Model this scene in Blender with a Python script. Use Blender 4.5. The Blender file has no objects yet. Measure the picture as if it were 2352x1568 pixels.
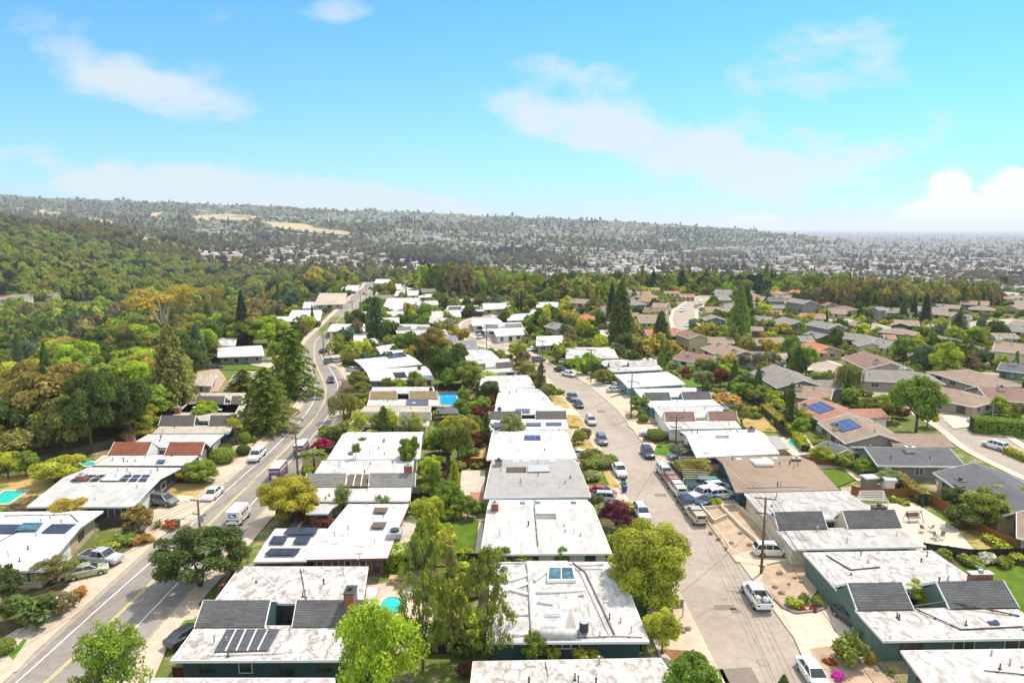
import bpy, math, random
import numpy as np
from mathutils import Vector, Matrix
scene = bpy.context.scene
# ------------------------------------------------------------------ camera
CAMH, PITCH, FD = 42.0, math.radians(9.43), 1568.0
cam_d = bpy.data.cameras.new("camera"); cam = bpy.data.objects.new("camera", cam_d)
scene.collection.objects.link(cam); scene.camera = cam
cam.location = (0, 0, CAMH); cam.rotation_euler = (math.pi/2-PITCH, 0, 0)
cam_d.sensor_width = 36; cam_d.lens = 24.0; cam_d.clip_start = 0.5; cam_d.clip_end = 200000
scene.render.resolution_x = 1024; scene.render.resolution_y = 682
# ------------------------------------------------------------------ light
SUN_EL, SUN_AZ = math.radians(58), math.radians(44)      # azimuth clockwise from +Y (ahead)
sd = bpy.data.lights.new("sun", 'SUN'); sd.energy = 4.3; sd.angle = math.radians(0.53); sd.color = (1.0, 0.90, 0.77)
sun = bpy.data.objects.new("sun", sd); scene.collection.objects.link(sun)
sdir = Vector((math.sin(SUN_AZ)*math.cos(SUN_EL), math.cos(SUN_AZ)*math.cos(SUN_EL), math.sin(SUN_EL)))
sun.rotation_euler = sdir.to_track_quat('Z', 'Y').to_euler(); sun.location = (0, 0, 300)
scene.view_settings.view_transform = 'Standard'; scene.view_settings.look = 'None'
scene.view_settings.exposure = 0.45; scene.view_settings.gamma = 1.0
HAZE_D = 8.5e-5
# ------------------------------------------------------------------ sky
def pxdir(x, y):
    cx, cy = (x-1176)/FD, (784-y)/FD
    c, s = math.cos(PITCH), math.sin(PITCH)
    return (cx, c+cy*s, cy*c-s)
world = bpy.data.worlds.new("World"); scene.world = world; world.use_nodes = True
nt = world.node_tree; nt.nodes.clear()
def N(t, **k):
    n = nt.nodes.new(t)
    for a, b in k.items(): setattr(n, a, b)
    return n
def L(a, b): nt.links.new(a, b)
def MT(op, a, b=None, c=None, clamp=False):
    n = N('ShaderNodeMath', operation=op); n.use_clamp = clamp
    for i, v in enumerate((a, b, c)):
        if v is None: continue
        if isinstance(v, (int, float)): n.inputs[i].default_value = v
        else: L(v, n.inputs[i])
    return n.outputs[0]
out = N('ShaderNodeOutputWorld'); bg = N('ShaderNodeBackground')
sky = N('ShaderNodeTexSky', sky_type='NISHITA'); sky.sun_disc = False
sky.sun_elevation = SUN_EL; sky.sun_rotation = SUN_AZ; sky.altitude = 200; sky.air_density = 1.0; sky.dust_density = 0.6; sky.ozone_density = 2.0
tint = N('ShaderNodeMix', data_type='RGBA', blend_type='MULTIPLY'); tint.inputs[0].default_value = 1.0
L(sky.outputs[0], tint.inputs[6]); tint.inputs[7].default_value = (0.24, 0.91, 1.30, 1)
tc = N('ShaderNodeTexCoord'); sx = N('ShaderNodeSeparateXYZ'); L(tc.outputs['Generated'], sx.inputs[0])
Yc = MT('MAXIMUM', MT('ABSOLUTE', sx.outputs[1]), 0.08)
U = MT('DIVIDE', sx.outputs[0], Yc); Wv = MT('DIVIDE', sx.outputs[2], Yc)
comb = N('ShaderNodeCombineXYZ'); L(U, comb.inputs[0]); L(MT('MULTIPLY', Wv, 1.9), comb.inputs[1])
nz = N('ShaderNodeTexNoise'); nz.inputs['Scale'].default_value = 4.2; nz.inputs['Detail'].default_value = 9; nz.inputs['Roughness'].default_value = 0.55
nz.inputs['Distortion'].default_value = 0.35; L(comb.outputs[0], nz.inputs['Vector'])
nz2 = N('ShaderNodeTexNoise'); nz2.inputs['Scale'].default_value = 11; nz2.inputs['Detail'].default_value = 8; nz2.inputs['Roughness'].default_value = 0.6
L(comb.outputs[0], nz2.inputs['Vector'])
# hand placed clouds: centre px, half sizes px, weight, slope
CL = [(380,205,230,75,.75,.12),(80,60,120,50,.45,0),(500,35,85,40,.5,0),(765,30,80,28,.5,-.1),(1320,150,130,38,.6,.05),
      (1640,350,400,55,.75,.14),(1850,390,260,60,.5,.0),(1750,190,420,60,.42,-.12),(1960,60,170,50,.5,-.3),
      (500,450,620,60,.9,.12),(950,490,520,45,.9,.1),(1640,450,260,45,.4,.0),(80,345,120,30,.5,.05),(2280,250,160,60,.45,-.35),(1500,300,260,50,.5,0.15),(1300,260,400,100,.18,0),
      (1900,330,350,90,.25,0)]
acc = None
for (px, py, a, b, w, sl) in CL:
    d = pxdir(px, py); u0, w0 = d[0]/d[1], d[2]/d[1]
    du = MT('SUBTRACT', U, u0)
    dv = MT('SUBTRACT', MT('SUBTRACT', Wv, w0), MT('MULTIPLY', du, -sl))
    e = MT('ADD', MT('POWER', MT('MULTIPLY', du, FD/a), 2.0), MT('POWER', MT('MULTIPLY', dv, FD/b), 2.0))
    g = MT('MULTIPLY', MT('EXPONENT', MT('MULTIPLY', e, -0.8)), w)
    acc = g if acc is None else MT('ADD', acc, g)
fb = MT('ADD', MT('MULTIPLY', MT('SUBTRACT', nz.outputs[0], 0.5), 3.4), MT('MULTIPLY', MT('SUBTRACT', nz2.outputs[0], 0.5), 1.9))
hz = MT('MULTIPLY', MT('EXPONENT', MT('MULTIPLY', MT('MAXIMUM', Wv, 0.0), -6.5)), 0.62)
dens = MT('ADD', MT('MULTIPLY', acc, 1.15), MT('ADD', MT('MULTIPLY', fb, MT('ADD', MT('MULTIPLY', acc, 0.9), 0.35)), -0.12))
mp_ = N('ShaderNodeMapRange', interpolation_type='SMOOTHSTEP'); L(dens, mp_.inputs[0]); mp_.inputs[1].default_value = 0.0; mp_.inputs[2].default_value = 1.15
mask = MT('MULTIPLY', mp_.outputs[0], 0.86)
cu = None
for (px, py, a, b) in ((2185,425,60,50),(2240,490,150,60),(2310,440,80,55),(2110,505,70,40),(1740,512,80,22)):
    d = pxdir(px, py); e = MT('ADD', MT('POWER', MT('MULTIPLY', MT('SUBTRACT', U, d[0]/d[1]), FD/a), 2.0), MT('POWER', MT('MULTIPLY', MT('SUBTRACT', Wv, d[2]/d[1]), FD/b), 2.0))
    g = MT('EXPONENT', MT('MULTIPLY', e, -0.7)); cu = g if cu is None else MT('MAXIMUM', cu, g)
cu = MT('MULTIPLY', MT('ADD', MT('SUBTRACT', cu, 0.42), MT('MULTIPLY', MT('SUBTRACT', nz2.outputs[0], 0.5), 1.1)), 4.0, clamp=True)
veil = MT('ADD', MT('MULTIPLY', nz.outputs[0], 0.10), 0.0); mask = MT('MAXIMUM', mask, MT('MULTIPLY', cu, 0.97))
mask = MT('MAXIMUM', mask, veil); mask = MT('MAXIMUM', mask, MT('MINIMUM', hz, 0.85)); 
over = MT('MULTIPLY', MT('SUBTRACT', MT('MAXIMUM', Wv, MT('MULTIPLY', sx.outputs[1], -6.0)), 0.42), 1.6, clamp=True)  # unseen cloud cover added overhead and behind the camera for neutral fill light
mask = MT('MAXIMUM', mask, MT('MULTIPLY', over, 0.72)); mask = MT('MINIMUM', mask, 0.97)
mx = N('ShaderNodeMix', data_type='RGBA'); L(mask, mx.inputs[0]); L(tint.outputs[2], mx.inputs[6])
cc = N('ShaderNodeCombineXYZ'); [L(MT('MULTIPLY', MT('ADD', MT('ADD', MT('MULTIPLY', over, 1.0), MT('MULTIPLY', cu, 0.3)), 1.0), v), cc.inputs[k]) for k, v in enumerate((4.95, 5.35, 5.3))]; L(cc.outputs[0], mx.inputs[7])  # cloud colour, with the added overhead cover brightened for more fill
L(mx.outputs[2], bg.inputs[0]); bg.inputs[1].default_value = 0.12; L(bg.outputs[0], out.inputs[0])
# ------------------------------------------------------------------ helpers
rng = random.Random(7); nr = np.random.RandomState(11)
C = scene.collection
def tag(o, label=None, cat=None, group=None, kind=None):
    if label: o['label'] = label
    if cat: o['category'] = cat
    if group: o['group'] = group
    if kind: o['kind'] = kind
    return o
def empty(name, loc, rz=0.0, label=None, cat=None, group=None):
    o = bpy.data.objects.new(name, None); C.objects.link(o); o.location = loc; o.rotation_euler = (0, 0, rz)
    o.empty_display_size = 0.3
    return tag(o, label, cat, group)
def copy_tree(o, parent=None):
    c = o.copy(); C.objects.link(c); c.parent = parent
    for ch in o.children: copy_tree(ch, c)
    return c
class MB:
    def __init__(s): s.v = []; s.f = []
    def add(s, vs, fs):
        n = len(s.v); s.v += [tuple(p) for p in vs]; s.f += [tuple(i+n for i in f) for f in fs]; return s
    def box(s, x0, x1, y0, y1, z0, z1, taper=0.0):
        t = taper
        return s.add([(x0,y0,z0),(x1,y0,z0),(x1,y1,z0),(x0,y1,z0),(x0+t,y0+t,z1),(x1-t,y0+t,z1),(x1-t,y1-t,z1),(x0+t,y1-t,z1)],
              [(3,2,1,0),(4,5,6,7),(0,1,5,4),(1,2,6,5),(2,3,7,6),(3,0,4,7)])
    def prism(s, poly, z0, z1):
        n = len(poly)
        a = sum(poly[i][0]*poly[(i+1)%n][1]-poly[(i+1)%n][0]*poly[i][1] for i in range(n))
        if a < 0: poly = poly[::-1]
        return s.add([(p[0],p[1],z0) for p in poly]+[(p[0],p[1],z1) for p in poly],
              [tuple(range(n-1,-1,-1)), tuple(range(n,2*n))]+[(i,(i+1)%n,n+(i+1)%n,n+i) for i in range(n)])
    def tube(s, pts, r0, r1=None, n=6, caps=True):
        if r1 is None: r1 = r0
        pts = [Vector(p) for p in pts]; m = len(pts); rings = []
        for i, p in enumerate(pts):
            d = (pts[min(i+1,m-1)]-pts[max(i-1,0)]).normalized()
            a = Vector((0,0,1)) if abs(d.z) < .9 else Vector((1,0,0))
            e1 = d.cross(a).normalized(); e2 = d.cross(e1)
            r = r0+(r1-r0)*i/(m-1)
            rings.append([p+e1*math.cos(2*math.pi*k/n)*r+e2*math.sin(2*math.pi*k/n)*r for k in range(n)])
        vs = [q for ring in rings for q in ring]; fs = []
        for i in range(m-1):
            for k in range(n):
                fs.append((i*n+k, i*n+(k+1)%n, (i+1)*n+(k+1)%n, (i+1)*n+k))
        if caps: fs += [tuple(range(n)), tuple(range((m-1)*n+n-1, (m-1)*n-1, -1))]
        return s.add(vs, fs)
    def beam(s, a, b, w, h):
        a = Vector(a); b = Vector(b); d = (b-a); l = d.length
        if l < 1e-6: return s
        d.normalize(); up = Vector((0,0,1)); sd_ = d.cross(up)
        sd_ = Vector((1,0,0)) if sd_.length < 1e-4 else sd_.normalized(); up = sd_.cross(d)
        q = []
        for p in (a, b):
            for (i, j) in ((-1,-1),(1,-1),(1,1),(-1,1)): q.append(p+sd_*i*w/2+up*j*h/2)
        return s.add(q, [(0,1,2,3),(7,6,5,4),(0,4,5,1),(1,5,6,2),(2,6,7,3),(3,7,4,0)])
    def mesh(s, name, m, smooth=False):
        me = bpy.data.meshes.new(name); me.from_pydata(s.v, [], s.f)
        me.materials.append(m)
        import bmesh
        b = bmesh.new(); b.from_mesh(me); bmesh.ops.recalc_face_normals(b, faces=b.faces); b.to_mesh(me); b.free()
        if smooth: me.polygons.foreach_set('use_smooth', [True]*len(me.polygons))
        me.update(); return me
    def build(s, name, m, parent=None, loc=None, smooth=False, bevel=0, rz=0):
        o = bpy.data.objects.new(name, s.mesh(name, m, smooth)); C.objects.link(o)
        if parent: o.parent = parent
        if loc: o.location = loc
        if rz: o.rotation_euler = (0,0,rz)
        if bevel:
            b = o.modifiers.new('bevel', 'BEVEL'); b.width = bevel; b.segments = 2; b.limit_method = 'ANGLE'
        return o
def link(name, me, parent=None, loc=None, rz=0, scale=None):
    o = bpy.data.objects.new(name, me); C.objects.link(o)
    if parent: o.parent = parent
    if loc: o.location = loc
    if rz: o.rotation_euler = (0,0,rz)
    if scale: o.scale = scale
    return o
# ------------------------------------------------------------------ materials
MATS = {}
def newmat(name):
    m = bpy.data.materials.new(name); m.use_nodes = True; t = m.node_tree; t.nodes.clear()
    o = t.nodes.new('ShaderNodeOutputMaterial'); p = t.nodes.new('ShaderNodeBsdfPrincipled'); t.links.new(p.outputs[0], o.inputs[0])
    MATS[name] = m; return m, t, p, o
def tn(t, ty, **k):
    n = t.nodes.new(ty)
    for a, b in k.items(): setattr(n, a, b)
    return n
def noise(t, vec, scale, detail=5, rough=.6, dist=0.0):
    n = tn(t, 'ShaderNodeTexNoise'); n.inputs['Scale'].default_value = scale; n.inputs['Detail'].default_value = detail
    n.inputs['Roughness'].default_value = rough; n.inputs['Distortion'].default_value = dist; t.links.new(vec, n.inputs['Vector']); return n.outputs[0]
def ramp(t, fac, stops):
    r = tn(t, 'ShaderNodeValToRGB'); e = r.color_ramp.elements
    e[0].position = stops[0][0]; e[0].color = (*stops[0][1], 1); e[1].position = stops[-1][0]; e[1].color = (*stops[-1][1], 1)
    for p, c in stops[1:-1]:
        q = e.new(p); q.color = (*c, 1)
    t.links.new(fac, r.inputs[0]); return r.outputs[0]
def mixc(t, fac, a, b, mode='MIX'):
    m = tn(t, 'ShaderNodeMix', data_type='RGBA', blend_type=mode)
    for i, v in ((0, fac), (6, a), (7, b)):
        if isinstance(v, (int, float)): m.inputs[i].default_value = v
        elif isinstance(v, tuple): m.inputs[i].default_value = (*v, 1)
        else: t.links.new(v, m.inputs[i])
    return m.outputs[2]
def gray(c): return (c, c, c)
def mul(c, k): return tuple(min(1, x*k) for x in c)
def M(name, col, var=0.25, scale=2.0, rough=0.8, spec=0.3, fine=20.0, metallic=0.0, stops=None, coord='Object', bump=0.0, objcol=False):
    """plain surface whose colour wanders with two scales of noise"""
    if name in MATS: return MATS[name]
    m, t, p, o = newmat(name); co = tn(t, 'ShaderNodeTexCoord')
    vec = co.outputs[coord] if coord != 'World' else tn(t, 'ShaderNodeNewGeometry').outputs['Position']
    a = noise(t, vec, scale, 6, .6); b = noise(t, vec, fine, 3, .6)
    c = ramp(t, a, stops or [(.3, mul(col, 1-var)), (.7, mul(col, 1+var))])
    c = mixc(t, 0.5*min(var*2, 1), c, ramp(t, b, [(.3, gray(.35)), (.7, gray(1.0))]), 'MULTIPLY') if var > 0 else c
    if objcol:
        oi = tn(t, 'ShaderNodeObjectInfo'); c = mixc(t, 1.0, c, oi.outputs['Color'], 'MULTIPLY')
    t.links.new(c, p.inputs['Base Color']); p.inputs['Roughness'].default_value = rough; p.inputs['Metallic'].default_value = metallic
    p.inputs['Specular IOR Level'].default_value = spec
    if bump:
        bm_ = tn(t, 'ShaderNodeBump'); bm_.inputs['Strength'].default_value = bump; bm_.inputs['Distance'].default_value = 0.05
        t.links.new(b, bm_.inputs['Height']); t.links.new(bm_.outputs[0], p.inputs['Normal'])
    return m
def roofmat(name, base, stain, amt, scale=0.5, stain2=None, aniso=1.0, rough=.75):
    """rolled or foam roofing with weather stains; amt = share of stained area"""
    if name in MATS: return MATS[name]
    m, t, p, o = newmat(name); co = tn(t, 'ShaderNodeTexCoord'); oi = tn(t, 'ShaderNodeObjectInfo')
    ad = tn(t, 'ShaderNodeVectorMath', operation='ADD'); cx = tn(t, 'ShaderNodeCombineXYZ')
    ml = tn(t, 'ShaderNodeMath', operation='MULTIPLY'); t.links.new(oi.outputs['Random'], ml.inputs[0]); ml.inputs[1].default_value = 57.0
    t.links.new(ml.outputs[0], cx.inputs[0]); t.links.new(ml.outputs[0], cx.inputs[1])
    t.links.new(co.outputs['Object'], ad.inputs[0]); t.links.new(cx.outputs[0], ad.inputs[1])
    mp = tn(t, 'ShaderNodeMapping'); mp.inputs['Scale'].default_value = (1, aniso, 1); t.links.new(ad.outputs[0], mp.inputs[0])
    v = mp.outputs[0]
    a = noise(t, v, scale*2.2, 10, .68, .8); b = noise(t, v, scale*.35, 4, .55); f = noise(t, v, 9, 3, .7)
    c0 = 0.5+0.22*(1-amt*2)
    st = ramp(t, a, [(max(0, c0-.13), gray(0)), (min(1, c0+.05), gray(1))])
    c = mixc(t, st, base, stain)
    lo = ramp(t, b, [(.45, gray(0)), (.72, gray(1))])
    c = mixc(t, mixc(t, 1.0, lo, gray(min(1, amt*1.6)), 'MULTIPLY'), c, stain2 or mul(stain, .75))
    ln = tn(t, 'ShaderNodeTexWave', wave_type='BANDS', bands_direction='X'); ln.inputs['Scale'].default_value = 0.34; ln.inputs['Distortion'].default_value = 0.25
    t.links.new(co.outputs['Object'], ln.inputs[0])
    c = mixc(t, 1.0, c, ramp(t, ln.outputs[0], [(0, gray(.90)), (.03, gray(1.0))]), 'MULTIPLY')
    c = mixc(t, .35, c, ramp(t, f, [(.35, gray(.7)), (.65, gray(1.0))]), 'MULTIPLY')
    t.links.new(c, p.inputs['Base Color']); p.inputs['Roughness'].default_value = rough; p.inputs['Specular IOR Level'].default_value = .2
    return m
def shinglemat(name, c1, c2, row=0.2, length=0.9, mortar=None):
    if name in MATS: return MATS[name]
    m, t, p, o = newmat(name); co = tn(t, 'ShaderNodeTexCoord')
    br = tn(t, 'ShaderNodeTexBrick'); br.inputs['Scale'].default_value = 1.0; br.inputs['Brick Width'].default_value = length; br.inputs['Row Height'].default_value = row
    br.inputs['Mortar Size'].default_value = row*.09; br.inputs['Color1'].default_value = (*c1, 1); br.inputs['Color2'].default_value = (*c2, 1)
    br.inputs['Mortar'].default_value = (*(mortar or mul(c1, .35)), 1); t.links.new(co.outputs['Object'], br.inputs[0])
    a = noise(t, co.outputs['Object'], .6, 6, .6)
    c = mixc(t, .55, br.outputs[0], ramp(t, a, [(.3, gray(.55)), (.7, gray(1.0))]), 'MULTIPLY')
    t.links.new(c, p.inputs['Base Color']); p.inputs['Roughness'].default_value = .9; p.inputs['Specular IOR Level'].default_value = .15
    return m
def glassmat(name, col=(.02,.03,.035), rough=.08):
    if name in MATS: return MATS[name]
    m, t, p, o = newmat(name); co = tn(t, 'ShaderNodeTexCoord')
    a = noise(t, co.outputs['Object'], 1.3, 3, .5)
    t.links.new(ramp(t, a, [(.35, mul(col, .6)), (.65, mul(col, 1.6))]), p.inputs['Base Color'])
    p.inputs['Roughness'].default_value = rough; p.inputs['Specular IOR Level'].default_value = .6; return m
def panelmat(name, col, line, cell=1.0, lw=.04):
    if name in MATS: return MATS[name]
    m, t, p, o = newmat(name); co = tn(t, 'ShaderNodeTexCoord')
    br = tn(t, 'ShaderNodeTexBrick'); br.offset = 0; br.inputs['Scale'].default_value = 1.0; br.inputs['Brick Width'].default_value = cell; br.inputs['Row Height'].default_value = cell*1.6
    br.inputs['Mortar Size'].default_value = lw; br.inputs['Color1'].default_value = (*col, 1); br.inputs['Color2'].default_value = (*mul(col, 1.5), 1)
    br.inputs['Mortar'].default_value = (*line, 1); t.links.new(co.outputs['Object'], br.inputs[0])
    t.links.new(br.outputs[0], p.inputs['Base Color']); p.inputs['Roughness'].default_value = .25; return m
W_CLEAN = roofmat('roof_clean', (.57,.56,.55), (.40,.385,.37), .22, .6)
W_DIRTY = roofmat('roof_dirty', (.54,.515,.50), (.25,.21,.19), .38, .6, (.42,.38,.35), .6)
W_MID = roofmat('roof_worn', (.52,.50,.49), (.29,.26,.24), .38, .55, (.50,.46,.44), .45)
W_STREAK = roofmat('roof_streaked', (.46,.445,.435), (.34,.32,.305), .30, .5, (.39,.37,.355), .22)
W_BLOTCH = roofmat('roof_blotched', (.44,.42,.405), (.27,.24,.225), .40, .45, (.36,.33,.31), .4)
W_GREY = roofmat('roof_grey', (.31,.29,.275), (.25,.235,.22), .3, .25, (.36,.34,.32))
W_LGREY = roofmat('roof_pale_grey', (.44,.425,.415), (.33,.31,.30), .35, .4, (.43,.41,.40), .5)
W_BROWN = roofmat('roof_brown', (.27,.19,.135), (.22,.155,.11), .3, .4)
W_TAN = roofmat('roof_tan', (.45,.38,.30), (.34,.28,.22), .4, .5)
W_SLATE = roofmat('roof_slate', (.19,.19,.195), (.15,.15,.155), .3, .4)
SH_GREY = shinglemat('shingle_grey', (.135,.13,.135), (.10,.098,.102), .22)
SH_DARK = shinglemat('shingle_dark', (.13,.115,.10), (.10,.09,.08), .22)
SH_LGREY = shinglemat('shingle_light_grey', (.25,.235,.22), (.19,.18,.17), .24)
SH_BROWN = shinglemat('shingle_brown', (.20,.145,.12), (.165,.12,.10), .22)
SH_MAUVE = shinglemat('shingle_mauve', (.28,.17,.14), (.235,.14,.115), .24)
SH_GOLD = shinglemat('shingle_gold', (.27,.20,.11), (.21,.155,.085), .22)
SH_RED = shinglemat('tile_red', (.30,.11,.065), (.24,.085,.05), .42, .4, (.09,.03,.02))
SH_SALMON = shinglemat('shingle_salmon', (.42,.21,.145), (.36,.175,.12), .28)
SH_ORANGE = shinglemat('shingle_orange', (.50,.20,.11), (.42,.16,.09), .28)
SH_TAUPE = shinglemat('shingle_taupe', (.34,.245,.185), (.29,.205,.155), .25)
SH_GREYR = shinglemat('shingle_mid_grey', (.27,.24,.22), (.23,.205,.185), .25)
SH_SLATE = shinglemat('shingle_slate', (.145,.145,.155), (.12,.12,.13), .25)
WALLS = {k: M('wall_'+k, c, .15, 1.2, .85) for k, c in dict(teal=(.035,.075,.085), dark=(.05,.05,.055), grey=(.20,.19,.18), tan=(.42,.33,.22), cream=(.55,.47,.35),
    green=(.10,.16,.13), blue=(.14,.26,.32), white=(.68,.66,.62), brown=(.17,.10,.065), aqua=(.12,.30,.30), taupe=(.33,.27,.22)).items()}
FASCIA = M('fascia_white', (.70,.69,.67), .08, 1, .6); FASCIA_D = M('fascia_dark', (.12,.10,.10), .1, 1, .6); FASCIA_M = M('fascia_maroon', (.20,.06,.05), .1, 1, .6)
GLASS = glassmat('window_glass'); GLASS_L = glassmat('skylight_glass', (.05,.10,.13), .1)
FRAME_W = M('frame_white', (.65,.64,.61), .06, 3, .5); FRAME_D = M('frame_dark', (.07,.06,.05), .1, 3, .5)
BRICK = shinglemat('brick_red', (.33,.12,.07), (.26,.09,.055), .12, .3, (.35,.28,.22))
BRICK_P = shinglemat('brick_pale', (.52,.44,.34), (.45,.38,.29), .14, .4, (.35,.3,.24))
METAL = M('vent_metal', (.40,.40,.40), .12, 4, .45, .5, metallic=.4); WHITE_M = M('white_curb', (.74,.73,.71), .08, 4, .6)
DARKM = M('dark_metal', (.05,.05,.052), .15, 4, .6); DOME = M('skylight_dome', (.62,.63,.64), .1, 3, .25, .5)
SOLAR_B = panelmat('solar_blue', (.02,.035,.10), (.22,.24,.30), 1.0, .03); SOLAR_K = panelmat('solar_black', (.022,.022,.028), (.05,.05,.055), 1.2, .025)
SOLAR_R = panelmat('solar_strips', (.05,.045,.045), (.09,.085,.08), .5, .05)
LOUVRE = shinglemat('louvre_brown', (.17,.125,.09), (.13,.095,.07), .12, 8.0, (.05,.035,.025))
# ------------------------------------------------------------------ terrain and pixel rays
TY = np.log(np.array([1, 250, 400, 550, 750, 1000, 1400, 2000, 3000, 4500, 8000, 32000.]))
TS = np.array([-600, 0, 250, 500, 750, 1000, 1200, 1400, 1700, 2000, 2352, 3000.])
TZ = np.array([
 [0]*12, [0]*12,
 [-10,-10,-15,-15,0,0,0,0,0,0,-3,-5],
 [5,-5,-20,-25,-3,0,-6,-2,-1,-6,-14,-20],
 [30,15,-15,-30,-25,-10,-30,-36,-38,-48,-52,-55],
 [44,32,2,-32,-42,-35,-48,-52,-56,-60,-60,-60],
 [70,58,32,-14,-34,-45,-50,-55,-60,-60,-60,-60],
 [60,60,40,10,-15,-30,-40,-50,-60,-60,-60,-60],
 [110,110,92,80,60,30,5,-20,-58,-60,-60,-60],
 [230,245,215,185,158,132,110,84,34,-60,-60,-60],
 [150,140,120,100,80,50,20,-10,-50,-60,-60,-60],
 [-60]*12], float)
def P0(x, y, z=0.0):
    d = pxdir(x, y); t = (CAMH-z)/max(-d[2], 1e-6); return (d[0]*t, d[1]*t)
LEFT_E = [(-330,1900),(-80,1650),(5,1566),(144,1440),(222,1370),(321,1277),(396,1212),(485,1135),(536,1092),(574,1062),(631,995),(685,949),(702,924),(708,890),(703,860),(694,825),(697,788),(740,745),(785,705),(833,655),(852,622)]
LEFT_R = [(60,1900),(200,1650),(268,1566),(340,1466),(400,1402),(475,1325),(575,1210),(640,1140),(690,1080),(742,1003),(785,940),(798,888),(788,862),(768,838),(752,812),(752,785),(790,745),(835,705),(880,652),(896,622)]
RIGHT_L = [(1820,1900),(1705,1650),(1664,1568),(1646,1531),(1566,1371),(1506,1250),(1456,1171),(1434,1134),(1390,1049),(1351,978),(1300,920),(1275,885),(1252,862),(1221,833),(1175,812),(1130,800),(1085,786),(1060,772)]
RIGHT_R = [(2160,1900),(1950,1650),(1895,1568),(1860,1515),(1766,1389),(1740,1345),(1680,1268),(1615,1190),(1560,1120),(1500,1050),(1458,993),(1417,941),(1346,880),(1300,855),(1244,828),(1200,805),(1150,788),(1110,773),(1085,758)]
_le = np.array([P0(*p) for p in LEFT_E]); _lo = np.argsort(_le[:,1])
LEX, LEY = _le[_lo,0], _le[_lo,1]
def smooth(t): t = np.clip(t, 0, 1); return t*t*(3-2*t)
_ph = nr.rand(40, 4)
def wob(X, Y, L0, k):
    r = 0
    for i in range(6):
        a, b, c, d = _ph[(k*6+i) % 40]; f = 2*math.pi/(L0*(0.5+a)); th = b*6.283
        r = r+np.sin((X*math.cos(th)+Y*math.sin(th))*f+c*6.283)
    return r/6
def tz(X, Y):
    X = np.asarray(X, float); Y = np.maximum(np.asarray(Y, float), 1.0)
    s = np.clip(1176+X/Y*1590, TS[0], TS[-1]); ly = np.clip(np.log(Y), TY[0], TY[-1])
    i = np.clip(np.searchsorted(TS, s)-1, 0, len(TS)-2); j = np.clip(np.searchsorted(TY, ly)-1, 0, len(TY)-2)
    fs = (s-TS[i])/(TS[i+1]-TS[i]); fy = (ly-TY[j])/(TY[j+1]-TY[j]); fy = fy*fy*(3-2*fy)
    z = (TZ[j,i]*(1-fs)+TZ[j,i+1]*fs)*(1-fy)+(TZ[j+1,i]*(1-fs)+TZ[j+1,i+1]*fs)*fy
    d = np.interp(Y, LEY, LEX)-X
    z = z-20*smooth((d-52)/80)*(1-smooth((Y-380)/250))*smooth((Y-40)/60)
    far = smooth((Y-700)/900); hill = smooth((z+55)/60)
    z = z+far*hill*(wob(X, Y, 420, 0)*13+wob(X, Y, 150, 1)*3)+far*smooth((Y-2200)/1500)*hill*wob(X, Y, 1300, 2)*20*smooth((1300-s)/600)
    return z
TT = np.exp(np.linspace(math.log(30), math.log(31000), 900))
def hits(px, py, h=0.0):
    """pixels -> points on the terrain (raised by h), by marching the rays"""
    px = np.asarray(px, float); py = np.asarray(py, float)
    cx, cy = (px-1176)/FD, (784-py)/FD; c, s = math.cos(PITCH), math.sin(PITCH)
    dx, dy, dz = cx, c+cy*s, cy*c-s
    if len(px) <= 40:
        X = np.outer(dx, TT); Y = np.outer(dy, TT); dd = CAMH+np.outer(dz, TT)-(tz(X, Y)+h); res = np.full((len(px), 3), np.nan)
        for i in range(len(px)):
            w = np.nonzero(dd[i] <= 0)[0]
            if len(w):
                k = w[0]; k0 = max(k-1, 0); f = dd[i,k0]/max(dd[i,k0]-dd[i,k], 1e-9) if k else 0; tt = TT[k0]+(TT[k]-TT[k0])*f
                res[i] = dx[i]*tt, dy[i]*tt, CAMH+dz[i]*tt-h
        return res
    n = len(px); res = np.full((n, 3), np.nan); done = np.zeros(n, bool); pt = np.full(n, TT[0]); pd = np.full(n, CAMH)
    for t in TT:
        X = dx*t; Y = dy*t; dd = CAMH+dz*t-(tz(X, Y)+h)
        hit = (~done) & (dd <= 0)
        if hit.any():
            f = pd[hit]/np.maximum(pd[hit]-dd[hit], 1e-9); tt = pt[hit]+(t-pt[hit])*f
            res[hit,0] = dx[hit]*tt; res[hit,1] = dy[hit]*tt; res[hit,2] = CAMH+dz[hit]*tt-h; done |= hit
        pt = np.where(done, pt, t); pd = np.where(done, pd, dd)
    return res
def P(x, y, h=0.0):
    """pixel -> point at height h above the ground; returns x, y, ground z"""
    a = P0(x, y, h)
    if a[1] < 240 and y > 700 and (np.interp(a[1], LEY, LEX)-a[0]) < 52: return Vector((a[0], a[1], 0.0))
    r = hits([x], [y], h)[0]; return Vector((r[0], r[1], r[2]))
def pxs(v):
    """metres per pixel at a point"""
    return (v[1]*math.cos(PITCH)+(CAMH-v[2])*math.sin(PITCH))/FD
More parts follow.
